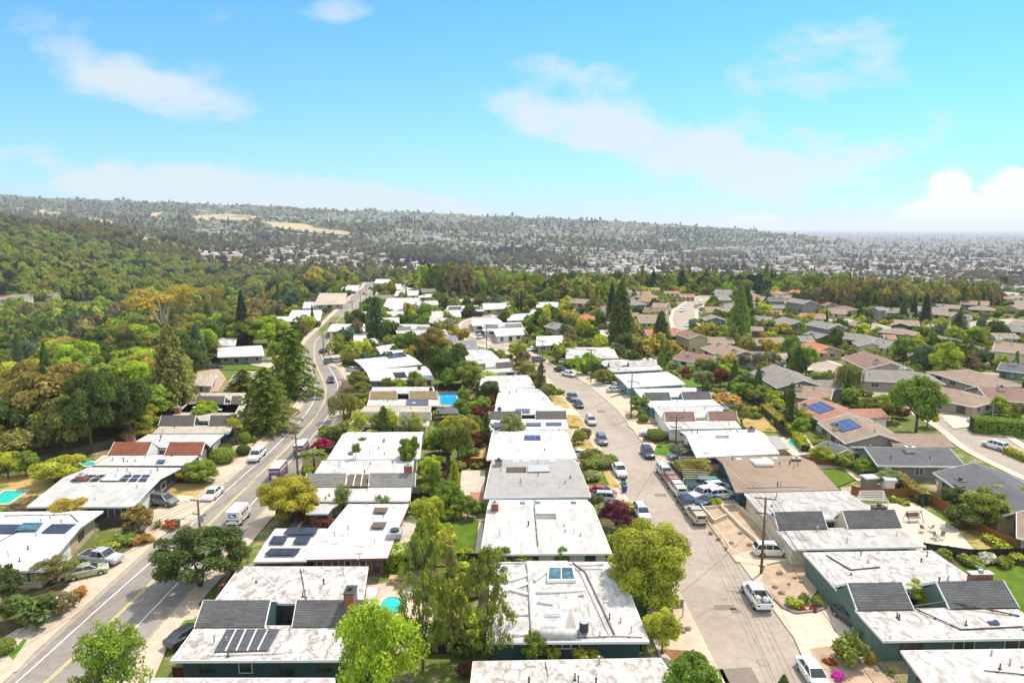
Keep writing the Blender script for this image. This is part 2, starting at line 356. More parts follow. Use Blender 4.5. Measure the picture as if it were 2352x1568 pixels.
# ------------------------------------------------------------------ ground sheet
def build_ground():
    ang = np.linspace(math.radians(-78), math.radians(78), 420)
    dist = np.concatenate([[2, 15, 30], np.exp(np.linspace(math.log(45), math.log(30000), 330))])
    A, D = np.meshgrid(ang, dist); Y = D*np.cos(A)+0.0; X = D*np.sin(A)
    Z = tz(X, np.maximum(Y, 1.0)); Z[:3] = 0
    vs = np.stack([X, Y, Z], -1).reshape(-1, 3); nA = len(ang); nD = len(dist)
    i = np.arange(nD-1)[:,None]*nA+np.arange(nA-1)[None]; i = i.reshape(-1)
    fs = np.stack([i, i+1, i+1+nA, i+nA], -1)
    me = bpy.data.meshes.new('ground'); me.vertices.add(len(vs)); me.vertices.foreach_set('co', vs.ravel())
    me.loops.add(fs.size); me.loops.foreach_set('vertex_index', fs.ravel().astype(np.int32))
    me.polygons.add(len(fs)); me.polygons.foreach_set('loop_start', np.arange(0, fs.size, 4, dtype=np.int32)); me.polygons.foreach_set('loop_total', np.full(len(fs), 4, np.int32))
    me.polygons.foreach_set('use_smooth', np.ones(len(fs), bool)); me.update(); me.validate()
    m, t, p, o = newmat('ground_mat'); g = tn(t, 'ShaderNodeNewGeometry').outputs['Position']
    a = noise(t, g, .06, 8, .6); b = noise(t, g, .5, 6, .65); c = noise(t, g, 5, 4, .7); f = noise(t, g, .004, 6, .6); k = noise(t, g, .018, 6, .65)
    dirt = ramp(t, c, [(.3, (.22,.155,.10)), (.5, (.34,.25,.17)), (.75, (.46,.35,.26))])
    gr = ramp(t, c, [(.3, (.06,.09,.018)), (.7, (.15,.18,.04))])
    near = mixc(t, ramp(t, mixc(t, .5, a, b), [(.38, gray(0)), (.50, gray(1))]), dirt, gr)
    gold = ramp(t, k, [(.3, (.36,.27,.14)), (.7, (.50,.38,.22))]); oak = ramp(t, b, [(.3, (.05,.068,.025)), (.7, (.10,.12,.045))])
    far = mixc(t, ramp(t, mixc(t, .45, f, k), [(.60, gray(0)), (.66, gray(1))]), oak, gold)
    flat = ramp(t, k, [(.35, (.05,.065,.035)), (.5, (.11,.10,.08)), (.65, (.19,.16,.14))])
    sp = tn(t, 'ShaderNodeSeparateXYZ'); t.links.new(g, sp.inputs[0])
    mr = tn(t, 'ShaderNodeMapRange'); t.links.new(sp.outputs[1], mr.inputs[0]); mr.inputs[1].default_value = 420; mr.inputs[2].default_value = 800
    mz = tn(t, 'ShaderNodeMapRange'); t.links.new(sp.outputs[2], mz.inputs[0]); mz.inputs[1].default_value = -48; mz.inputs[2].default_value = -25
    canyon = tn(t, 'ShaderNodeMapRange'); t.links.new(sp.outputs[2], canyon.inputs[0]); canyon.inputs[1].default_value = -4; canyon.inputs[2].default_value = -1
    fc = mixc(t, mz.outputs[0], flat, far)
    near = mixc(t, canyon.outputs[0], oak, near)
    t.links.new(mixc(t, mr.outputs[0], near, fc), p.inputs['Base Color']); p.inputs['Roughness'].default_value = .95; p.inputs['Specular IOR Level'].default_value = .1
    me.materials.append(m); ob = link('ground', me); tag(ob, kind='structure')
build_ground()
# ------------------------------------------------------------------ roads
def asphalt(name, c1, c2, crack=.12):
    m, t, p, o = newmat(name); g = tn(t, 'ShaderNodeNewGeometry').outputs['Position']
    a = noise(t, g, .12, 6, .6); b = noise(t, g, 1.1, 6, .6); f = noise(t, g, 14, 4, .75)
    c = mixc(t, ramp(t, mixc(t, .5, a, b), [(.38, gray(0)), (.62, gray(1))]), mul(c1, .93), mul(c2, 1.05)); st_ = noise(t, g, .45, 5, .7); c = mixc(t, mixc(t, 1, ramp(t, st_, [(.60, gray(0)), (.68, gray(1))]), gray(.22), 'MULTIPLY'), c, mul(c1, .55))
    c = mixc(t, .5, c, ramp(t, f, [(.35, gray(.72)), (.65, gray(1.0))]), 'MULTIPLY')
    v = tn(t, 'ShaderNodeTexVoronoi', feature='DISTANCE_TO_EDGE'); v.inputs['Scale'].default_value = .16
    wp = tn(t, 'ShaderNodeVectorMath', operation='ADD'); nn = tn(t, 'ShaderNodeTexNoise'); nn.inputs['Scale'].default_value = .8; t.links.new(g, nn.inputs['Vector'])
    sc = tn(t, 'ShaderNodeVectorMath', operation='SCALE'); sc.inputs[3].default_value = 2.2; t.links.new(nn.outputs[1], sc.inputs[0])
    t.links.new(g, wp.inputs[0]); t.links.new(sc.outputs[0], wp.inputs[1]); t.links.new(wp.outputs[0], v.inputs['Vector'])
    c = mixc(t, ramp(t, v.outputs[0], [(.0, gray(min(.9, crack*3))), (.009, gray(0))]), c, mul(c1, .45))
    t.links.new(c, p.inputs['Base Color']); p.inputs['Roughness'].default_value = .9; p.inputs['Specular IOR Level'].default_value = .2; return m
AS_L = asphalt('asphalt_grey', (.215,.185,.16), (.275,.24,.21)); AS_R = asphalt('asphalt_pink', (.30,.245,.20), (.355,.295,.245), .14)
CONC = M('concrete', (.47,.37,.285), .14, .8, .9, .2, 6, coord='World'); CONC_P = M('concrete_pale', (.52,.42,.335), .14, .8, .9, .2, 6, coord='World')
GUT = M('gutter', (.33,.27,.215), .15, 1.5, .9, .2, 8, coord='World')
PAINT_W = M('paint_white', (.75,.73,.70), .1, 3, .7, coord='World'); PAINT_Y = M('paint_yellow', (.60,.48,.20), .1, 3, .7, coord='World')
LAWN = M('lawn', (.07,.13,.012), .35, .7, .95, .1, 9, coord='World', stops=[(.3,(.05,.105,.01)),(.55,(.10,.15,.015)),(.8,(.17,.18,.03))])
LAWN_B = M('lawn_bright', (.09,.17,.015), .2, .5, .95, .1, 9, coord='World')
DRY = M('dry_lawn', (.4,.27,.1), .3, .4, .95, .1, 6, coord='World', stops=[(.35,(.12,.14,.02)),(.45,(.36,.26,.09)),(.8,(.50,.32,.14))])
DIRT = M('garden_soil', (.42,.31,.22), .3, .5, .95, .1, 5, coord='World', stops=[(.3,(.30,.21,.14)),(.7,(.50,.37,.27))])
BARK = M('bark_chips', (.26,.13,.07), .3, 1, .95, .1, 8, coord='World'); GRAVEL = M('gravel_mat', (.48,.41,.34), .35, 3, .95, .1, 16, coord='World')
MULCH = M('planted_bed', (.09,.075,.03), .45, 1.2, .95, .1, 7, coord='World', stops=[(.3,(.05,.06,.02)),(.55,(.13,.10,.05)),(.8,(.26,.18,.11))])
PATIO = M('patio_pink', (.48,.37,.30), .12, 1, .9, .2, 5, coord='World'); RED_P = M('patio_red', (.36,.16,.11), .15, 2, .9, .2, 8, coord='World')
def resample(poly, n):
    p = np.array([P0(*q) for q in poly]); s = np.concatenate([[0], np.cumsum(np.linalg.norm(np.diff(p, axis=0), axis=1))])
    q = np.linspace(0, s[-1], n)
    # smooth by Catmull-like averaging
    X = np.interp(q, s, p[:,0]); Y = np.interp(q, s, p[:,1])
    for _ in range(6):
        X[1:-1] = (X[:-2]+2*X[1:-1]+X[2:])/4; Y[1:-1] = (Y[:-2]+2*Y[1:-1]+Y[2:])/4
    return np.stack([X, Y], 1)
def offset(p, d):
    t = np.gradient(p, axis=0); t /= np.linalg.norm(t, axis=1)[:,None]+1e-9
    return p+np.stack([-t[:,1], t[:,0]], 1)*d
def gz(X, Y): return float(tz(X, Y)) if Y > 240 else 0.0
def ribbon(name, a, b, z, m, z2=None, kind='structure', **k):
    """sheet between two polylines; with z2 a raised slab"""
    mb = MB(); n = len(a)
    mb.v = [(x, y, gz(x, y)+z) for x, y in a]+[(x, y, gz(x, y)+z) for x, y in b]
    mb.f = [(i, i+1, n+i+1, n+i) for i in range(n-1)]
    if z2 is not None:
        mb.v += [(x, y, gz(x, y)+z2) for x, y in a]+[(x, y, gz(x, y)+z2) for x, y in b]
        mb.f += [(2*n+i, 2*n+i+1, i+1, i) for i in range(n-1)]+[(3*n+i, 3*n+i+1, n+i+1, n+i) for i in range(n-1)]
    return tag(mb.build(name, m), kind=kind, **k)
RL_, RR_ = resample(LEFT_E, 160), resample(LEFT_R, 160); QL_, QR_ = resample(RIGHT_L, 110), resample(RIGHT_R, 110)
ribbon('road', RL_, RR_, .006, AS_L); ribbon('side_road', QL_, QR_, .006, AS_R)
for (e, sgn, nm) in ((RL_, 1, 'a'), (RR_, -1, 'b'), (QL_, 1, 'c'), (QR_, -1, 'd')):
    ribbon('gutter', offset(e, -sgn*.02), offset(e, -sgn*.5), .012, GUT)
    k = len(e) if nm in 'cd' else 130
    ribbon('kerb', offset(e, sgn*.0)[:k], offset(e, sgn*.16)[:k], .15, CONC_P, -.05)
    ribbon('pavement', offset(e, sgn*.162)[:k], offset(e, sgn*2.0)[:k], .145, CONC, -.05)
def line(pts, off, w, m, name='lane_marking'):
    p = resample(pts, 140); ribbon(name, offset(p, off-w/2), offset(p, off+w/2), .018, m)
YEL = [(-120,1760),(112,1566),(268,1415),(396,1290),(535,1148),(602,1084),(668,1020),(705,980),(731,951),(747,920),(750,893),(738,862),(722,830),(722,785),(765,745),(810,705),(856,655)]
LW = [(-200,1760),(37,1568),(222,1400),(383,1258),(536,1112),(612,1045),(673,985),(703,950),(722,920),(726,885),(720,862),(708,828)]
RW = [(60,1700),(175,1575),(268,1486),(388,1360),(475,1268),(565,1172),(618,1112),(678,1047),(720,1000),(755,954),(774,910),(776,885),(768,862),(748,832)]
line(YEL, .13, .12, PAINT_Y); line(YEL, -.13, .12, PAINT_Y); line(LW, 0, .13, PAINT_W); line(RW, 0, .13, PAINT_W)
# streets of the subdivision on the right
def street(px, w, m=None, name='residential_street', n=60):
    c = np.array([P(x, y)[:2] for x, y in px]); s = np.concatenate([[0], np.cumsum(np.linalg.norm(np.diff(c, axis=0), axis=1))]); q = np.linspace(0, s[-1], n)
    X = np.interp(q, s, c[:,0]); Y = np.interp(q, s, c[:,1])
    for _ in range(4): X[1:-1] = (X[:-2]+2*X[1:-1]+X[2:])/4; Y[1:-1] = (Y[:-2]+2*Y[1:-1]+Y[2:])/4
    p = np.stack([X, Y], 1)
    ribbon(name, offset(p, w/2), offset(p, -w/2), .05, m or AS_R)
    for sg in (1, -1): ribbon('pavement', offset(p, sg*(w/2+.02)), offset(p, sg*(w/2+1.7)), .16, CONC_P, -.1)
    return p
ST = []
ST.append(street([(2480,1120),(2352,1065),(2290,1035),(2225,985),(2150,945),(2060,912),(1990,890),(1940,870),(1890,840),(1820,815),(1760,802)], 10))
ST.append(street([(2225,985),(2290,975),(2352,990)], 9))
ST.append(street([(1580,760),(1570,735),(1572,715),(1600,694),(1628,681)], 10))
ST.append(street([(1890,840),(1960,815),(1890,800)], 8) if 0 else street([(2060,765),(1990,745),(1940,738),(1900,730),(1850,722)], 8))
ST.append(street([(2330,868),(2260,865),(2230,878)], 8)); ST.append(street([(1130,800),(1160,790),(1110,770),(1078,757),(1085,740),(1115,728),(1085,716)], 8))
ST.append(street([(1700,775),(1660,765),(1600,762),(1575,758)], 8)); ST.append(street([(2350,735),(2250,745),(2150,752)], 7))
# ------------------------------------------------------------------ plots: slabs of lawn, drive, patio
_pz = [0]
def plot(name, px, m, h=.13, kind='structure'):
    _pz[0] += 1; pts = [tuple(P(x, y, h)[:2]) for x, y in px]
    zb = P(*px[0]).z; mb = MB(); mb.prism(pts, zb-.3, zb+h+.0011*_pz[0])
    if min(p[1] for p in px) < 680:
        n = len(pts); mb.v = [(v[0], v[1], gz(v[0], v[1])+(-.5 if i < n else .5)) for i, v in enumerate(mb.v)]
    return tag(mb.build(name, m), kind=kind)
D_, A_, T_, S_ = 'driveway', 'lawn', 'patio', 'garden_bed'
for nm, px, m in [
 (D_, [(348,1568),(395,1460),(470,1400),(440,1375),(395,1430),(340,1490),(330,1568)], CONC), (A_, [(368,1463),(395,1427),(452,1420),(430,1463)], LAWN_B),
 (D_, [(372,1461),(383,1443),(392,1443),(383,1461)], CONC_P),(D_, [(392,1461),(402,1443),(411,1443),(402,1461)], CONC_P),(D_, [(411,1461),(421,1443),(430,1443),(421,1461)], CONC_P),
 (D_, [(160,1345),(262,1258),(330,1250),(190,1360)], CONC), (D_, [(340,1180),(398,1140),(500,1150),(440,1200),(330,1235),(320,1215)], CONC),
 (A_, [(373,1140),(400,1105),(490,1105),(455,1146)], DRY), (D_, [(395,1146),(410,1136),(450,1140),(435,1150)], CONC_P), (S_, [(385,1110),(410,1075),(500,1075),(470,1110)], MULCH),
 (S_, [(240,1290),(300,1170),(350,1195),(300,1262)], MULCH), (S_, [(55,1440),(130,1370),(170,1330),(200,1345),(120,1440),(40,1540),(-60,1568),(-60,1470)], GRAVEL), (S_, [(-20,1400),(60,1330),(150,1310),(170,1330),(80,1420),(-20,1480)], MULCH),
 (A_, [(20,1505),(55,1465),(62,1470),(30,1515)], LAWN_B), (D_, [(470,1070),(500,1020),(600,1025),(560,1075),(520,1108),(440,1085)], CONC), (S_, [(478,1062),(500,1000),(560,985),(600,1000),(540,1058)], DIRT),
 (S_, [(545,1000),(560,930),(640,920),(690,945),(640,985)], MULCH), (A_, [(-20,1145),(0,1095),(110,1080),(130,1120),(60,1170)], DRY), (T_, [(185,1085),(235,1045),(330,1040),(300,1068)], CONC_P),
 (S_, [(590,1290),(620,1225),(660,1190),(755,1165),(740,1215),(640,1220),(585,1300),(560,1320)], MULCH), (S_, [(480,1440),(500,1345),(560,1270),(545,1330),(490,1395),(455,1437)], BARK), (T_, [(660,1215),(690,1175),(760,1180),(745,1212)], WALLS['grey']),
 (S_, [(690,1100),(700,1030),(760,1000),(800,960),(850,935),(830,985),(745,1050),(710,1105)], MULCH), (S_, [(800,985),(960,985),(965,993),(790,993)], MULCH),
 (T_, [(868,1420),(845,1345),(935,1330),(1010,1420),(980,1500),(850,1500)], PATIO), (A_, [(1035,1280),(1030,1200),(1098,1195),(1106,1225),(1100,1285)], LAWN), (T_, [(1088,1285),(1100,1200),(1110,1200),(1106,1285)], CONC_P),
 (S_, [(960,1300),(960,1150),(1035,1140),(1040,1300)], MULCH), (T_, [(1055,1140),(1060,1080),(1115,1080),(1110,1150)], GRAVEL), (T_, [(1075,1155),(1080,1130),(1112,1130),(1112,1155)], RED_P),
 (A_, [(965,1120),(975,1075),(990,1070),(1000,1130)], LAWN), (S_, [(1075,1080),(1080,1015),(1120,1010),(1115,1060)], DRY), (A_, [(1080,942),(1078,925),(1135,922),(1138,938)], DRY), (A_, [(1085,965),(1082,945),(1122,945),(1124,962)], LAWN),(T_, [(1002,935),(1005,900),(1058,898),(1065,935)], CONC_P),
 (A_, [(1084,985),(1082,966),(1130,966),(1120,1000)], LAWN),
 (D_, [(1500,1470),(1485,1400),(1585,1410),(1660,1568),(1540,1568)], CONC), (A_, [(1430,1400),(1420,1330),(1520,1330),(1560,1395)], LAWN), (S_, [(1590,1568),(1520,1490),(1600,1495),(1650,1568)], BARK),
 (S_, [(1380,1215),(1370,1150),(1440,1150),(1480,1215),(1520,1300),(1430,1300)], MULCH), (D_, [(1340,1150),(1345,1115),(1420,1120),(1452,1160),(1400,1162)], CONC), (S_, [(1335,1112),(1330,1070),(1395,1080),(1425,1120),(1400,1122)], DRY), (A_, [(1348,1115),(1340,1090),(1385,1083),(1400,1115)], LAWN),
 (S_, [(1325,1080),(1300,1045),(1345,1050),(1385,1060),(1395,1078)], MULCH), (D_, [(1300,1060),(1320,1035),(1385,1055),(1340,1068)], CONC), (A_, [(1322,1045),(1320,1010),(1352,1010),(1390,1060),(1370,1052)], DRY), (D_, [(1302,1010),(1296,985),(1335,985),(1360,1015),(1350,1012)], CONC),
 (A_, [(1302,978),(1298,950),(1330,955),(1345,980)], DRY), (D_, [(1290,950),(1285,935),(1315,935),(1335,955)], CONC_P), (A_, [(1275,935),(1262,910),(1290,912),(1312,938)], DRY), (A_, [(1250,908),(1235,885),(1262,885),(1280,905)], LAWN),
 (S_, [(1750,1330),(1760,1290),(1870,1285),(1880,1350),(1850,1395),(1800,1400)], DIRT), (D_, [(1870,1568),(1795,1400),(1900,1390),(1960,1440),(2040,1568)], CONC_P), (S_, [(1890,1568),(1860,1490),(1930,1480),(2060,1568),(2080,1600)], DIRT),
 (D_, [(1690,1290),(1660,1250),(1740,1250),(1870,1285),(1760,1300)], CONC), (S_, [(1625,1200),(1610,1168),(1760,1160),(1800,1245),(1680,1275)], DIRT), (D_, [(1590,1165),(1545,1120),(1640,1100),(1720,1150),(1650,1170)], GRAVEL),
 (S_, [(1545,1100),(1525,1060),(1610,1055),(1650,1110),(1590,1125)], MULCH), (D_, [(1500,1045),(1480,1020),(1600,1030),(1610,1062),(1530,1062)], CONC), (A_, [(1500,1045),(1508,1022),(1550,1018),(1570,1048)], LAWN_B), (S_, [(1475,1015),(1478,1000),(1530,1000),(1560,1020)], MULCH),
 (D_, [(1458,990),(1440,975),(1540,975),(1560,995)], CONC), (S_, [(1440,965),(1435,940),(1500,940),(1530,975)], DIRT), (D_, [(1420,942),(1398,915),(1440,905),(1495,935),(1460,945)], CONC), (S_, [(1385,905),(1350,870),(1400,865),(1440,900),(1400,912)], GRAVEL),
 (D_, [(1330,872),(1300,850),(1350,840),(1380,862)], CONC), (A_, [(1290,848),(1262,832),(1310,822),(1350,838),(1310,850)], LAWN),
 (T_, [(2020,1250),(2000,1190),(1960,1160),(2100,1155),(2290,1270),(2150,1272)], CONC_P), (S_, [(2040,1240),(2060,1215),(2120,1268),(2090,1270)], DIRT), (A_, [(2250,1400),(2170,1300),(2340,1300),(2500,1420)], LAWN), (S_, [(2130,1305),(2100,1275),(2300,1275),(2330,1300)], MULCH),
 (A_, [(1890,1105),(1880,1078),(1940,1072),(1970,1100),(1920,1120)], LAWN), (T_, [(1880,1075),(1870,1065),(1950,1065),(1985,1100),(1970,1105),(1935,1075)], CONC_P), (S_, [(1940,1150),(1930,1120),(2020,1110),(2090,1145)], DIRT),
 (S_, [(1715,990),(1700,960),(1755,955),(1790,992)], DRY), (A_, [(1660,948),(1650,925),(1700,922),(1730,948)], LAWN_B), (T_, [(1640,925),(1620,900),(1690,900),(1700,922)], PATIO), (A_, [(1580,890),(1560,868),(1600,865),(1640,885)], LAWN_B), (A_, [(1540,840),(1520,828),(1560,826),(1575,838)], LAWN_B), (A_, [(1520,805),(1515,790),(1560,788),(1570,800)], LAWN), 
 (T_, [(1805,1050),(1790,1005),(1850,1000),(1880,1040)], CONC_P), (A_, [(1980,1025),(1960,1000),(1995,1000),(2005,1020)], LAWN), (A_, [(1880,960),(1870,943),(1905,943),(1920,962)], LAWN_B), (A_, [(1890,1020),(1880,1000),(1900,1000),(1915,1018)], LAWN_B),
 (A_, [(2240,1265),(2200,1220),(2300,1215),(2400,1290)], DRY), (S_, [(2160,1130),(2140,1085),(2250,1080),(2290,1140)], CONC_P), (D_, [(2070,900),(2040,880),(2100,878),(2130,895)], CONC_P), (D_, [(2190,985),(2160,955),(2240,950),(2270,975)], CONC_P),
 (A_, [(1256,664),(1262,651),(1280,648),(1302,650),(1308,657),(1290,664)], LAWN_B), (S_, [(1026,700),(1030,672),(1075,680),(1085,700)], DRY), (S_, [(945,632),(960,622),(1000,626),(1005,634)], DRY),
 (T_, [(1530,830),(1480,800),(1520,790),(1560,800),(1600,835)], DRY), (D_, [(745,835),(735,815),(790,810),(800,830),(770,845)], CONC), (D_, [(440,900),(430,860),(500,845),(520,870),(500,900)], DIRT),(D_, [(560,835),(575,822),(620,828),(640,850)], CONC), (A_, [(505,850),(500,828),(560,828),(600,850)], LAWN),
 (S_, [(770,905),(790,875),(850,870),(850,900),(830,930)], MULCH), (D_, [(800,870),(790,850),(845,845),(850,872)], CONC)]:
    plot(nm, px, m)
# asphalt repairs and covers
for px, m in [([(1643,1401),(1638,1389),(1683,1388),(1692,1399)], DARKM), ([(1682,1408),(1676,1396),(1694,1396),(1704,1406)], DARKM), ([(1660,1568),(1650,1536),(1725,1531),(1745,1568)], DARKM),
              ([(1647,1207),(1650,1137)][:0] or [(1505,1140),(1502,1133),(1528,1133),(1532,1140)], DARKM), ([(1373,947),(1370,942),(1388,942),(1391,947)], DARKM), ([(243,1480),(268,1454),(290,1454),(268,1480)], DARKM)]:
    mb = MB(); pts = [P0(*q) for q in px]; mb.v = [(x, y, .012) for x, y in pts]; mb.f = [(0,1,2,3)]
    tag(mb.build('road_patch', AS_PATCH if 'AS_PATCH' in globals() else M('asphalt_patch', (.20,.165,.135), .12, 1.5, .95, .1, 9, coord='World')), kind='structure')
def manhole(px, r, label):
    p = P(*px); e = empty('manhole_cover', (p.x, p.y, .016), 0, label, 'manhole cover', 'manhole covers in the road')
    mb = MB(); mb.tube([(0,0,-.03),(0,0,.004)], r, r, 24); mb.build('rim', M('iron_cover', (.26,.21,.17), .15, 6, .8), e)
    mb = MB(); mb.tube([(0,0,.0),(0,0,.012)], r*.72, r*.72, 20); mb.build('lid', M('iron_lid', (.30,.25,.20), .3, 9, .7), e)
manhole((1753,1521), .62, 'large round cover in the pale street near the lowest white sedan')

GOLDP = [[(70,487),(100,481),(145,489),(120,495),(75,493)],[(185,495),(240,505),(283,518),(270,522),(215,508)],[(338,497),(352,489),(376,487),(356,503)],[(440,497),(520,491),(600,498),(560,508),(455,507)],[(590,508),(700,515),(800,533),(812,541),(720,536),(620,523)],[(360,503),(385,501),(395,509)],
 [(480,655),(492,640),(499,642),(492,660)],[(70,590),(110,594),(100,600)],[(470,603),(495,612),(492,617)],[(250,520),(330,545),(420,575),(380,566),(300,545)]]
GRASS = M('golden_grass', (.40,.30,.16), .2, .02, .95, .1, .3, coord='World', stops=[(.35,(.34,.26,.13)),(.7,(.48,.37,.21))])
for q in GOLDP:
    c = (sum(p[0] for p in q)/len(q), sum(p[1] for p in q)/len(q)); g = []
    n = 5; mb = MB(); L_ = len(q)
    for i in range(n+1):
        for j in range(L_): a = q[j]; g.append((c[0]+(a[0]-c[0])*i/n, c[1]+(a[1]-c[1])*i/n))
    H_ = hits([p[0] for p in g], [p[1] for p in g])
    if np.isnan(H_).any(): continue
    mb.v = [(a, b, float(tz(a, b))+1.2) for a, b, _ in H_]; mb.f = [(i*L_+j, i*L_+(j+1)%L_, (i+1)*L_+(j+1)%L_, (i+1)*L_+j) for i in range(n) for j in range(L_)]
    tag(mb.build('grass_slope', GRASS), kind='structure')

FARROAD = M('distant_road_mat', (.36,.32,.29), .1, .02, .9, .1, .2, coord='World')
for a, b, w in [((1497,628),(1520,600),14),((1520,600),(1528,590),14),((1560,574),(2000,560),22),((1700,600),(2352,588),16),((1850,640),(2352,618),14),((1250,600),(1480,590),12),((1300,560),(1700,548),26),((1900,572),(2120,612),14),((2080,556),(2352,566),22),((1150,575),(1320,569),18),((1600,600),(1850,625),12),((1750,552),(2352,545),40),((2150,640),(2260,600),12),((560,520),(780,540),14),((600,531),(800,548),12)]:
    n = 26; t_ = np.linspace(0, 1, n); H_ = hits(a[0]+(b[0]-a[0])*t_, a[1]+(b[1]-a[1])*t_)
    if np.isnan(H_).any() or np.abs(np.diff(H_[:,1])).max() > 900: continue
    c_ = H_[:,:2]; l_, r_ = offset(c_, w/2), offset(c_, -w/2); mb = MB(); mb.v = [(x, y, float(tz(x, y))+2.5) for x, y in np.concatenate([l_, r_])]; mb.f = [(i, i+1, n+i+1, n+i) for i in range(n-1)]
    tag(mb.build('distant_road', FARROAD), kind='structure')
# ------------------------------------------------------------------ houses
HN = []; FOOT = []      # occupied footprints in world (list of polygons)
def gridsolid(mb, PF, us, vs, zb, zt, present):
    idx = {}
    def vid(i, j, top):
        k = (i, j, top)
        if k not in idx:
            x, y = PF(us[i], vs[j]); idx[k] = len(mb.v); mb.v.append((x, y, zt(us[i], vs[j]) if top else zb(us[i], vs[j])))
        return idx[k]
    nu, nv = len(us)-1, len(vs)-1
    ok = lambda i, j: 0 <= i < nu and 0 <= j < nv and present(i, j)
    for i in range(nu):
        for j in range(nv):
            if not ok(i, j): continue
            a, b, c, d = (i,j),(i+1,j),(i+1,j+1),(i,j+1)
            mb.f.append(tuple(vid(*q, 1) for q in (a,b,c,d))); mb.f.append(tuple(vid(*q, 0) for q in (d,c,b,a)))
            for (p, q, ni, nj) in ((a,b,i,j-1),(b,c,i+1,j),(c,d,i,j+1),(d,a,i-1,j)):
                if not ok(ni, nj): mb.f.append((vid(*p,0), vid(*q,0), vid(*q,1), vid(*p,1)))
    return mb
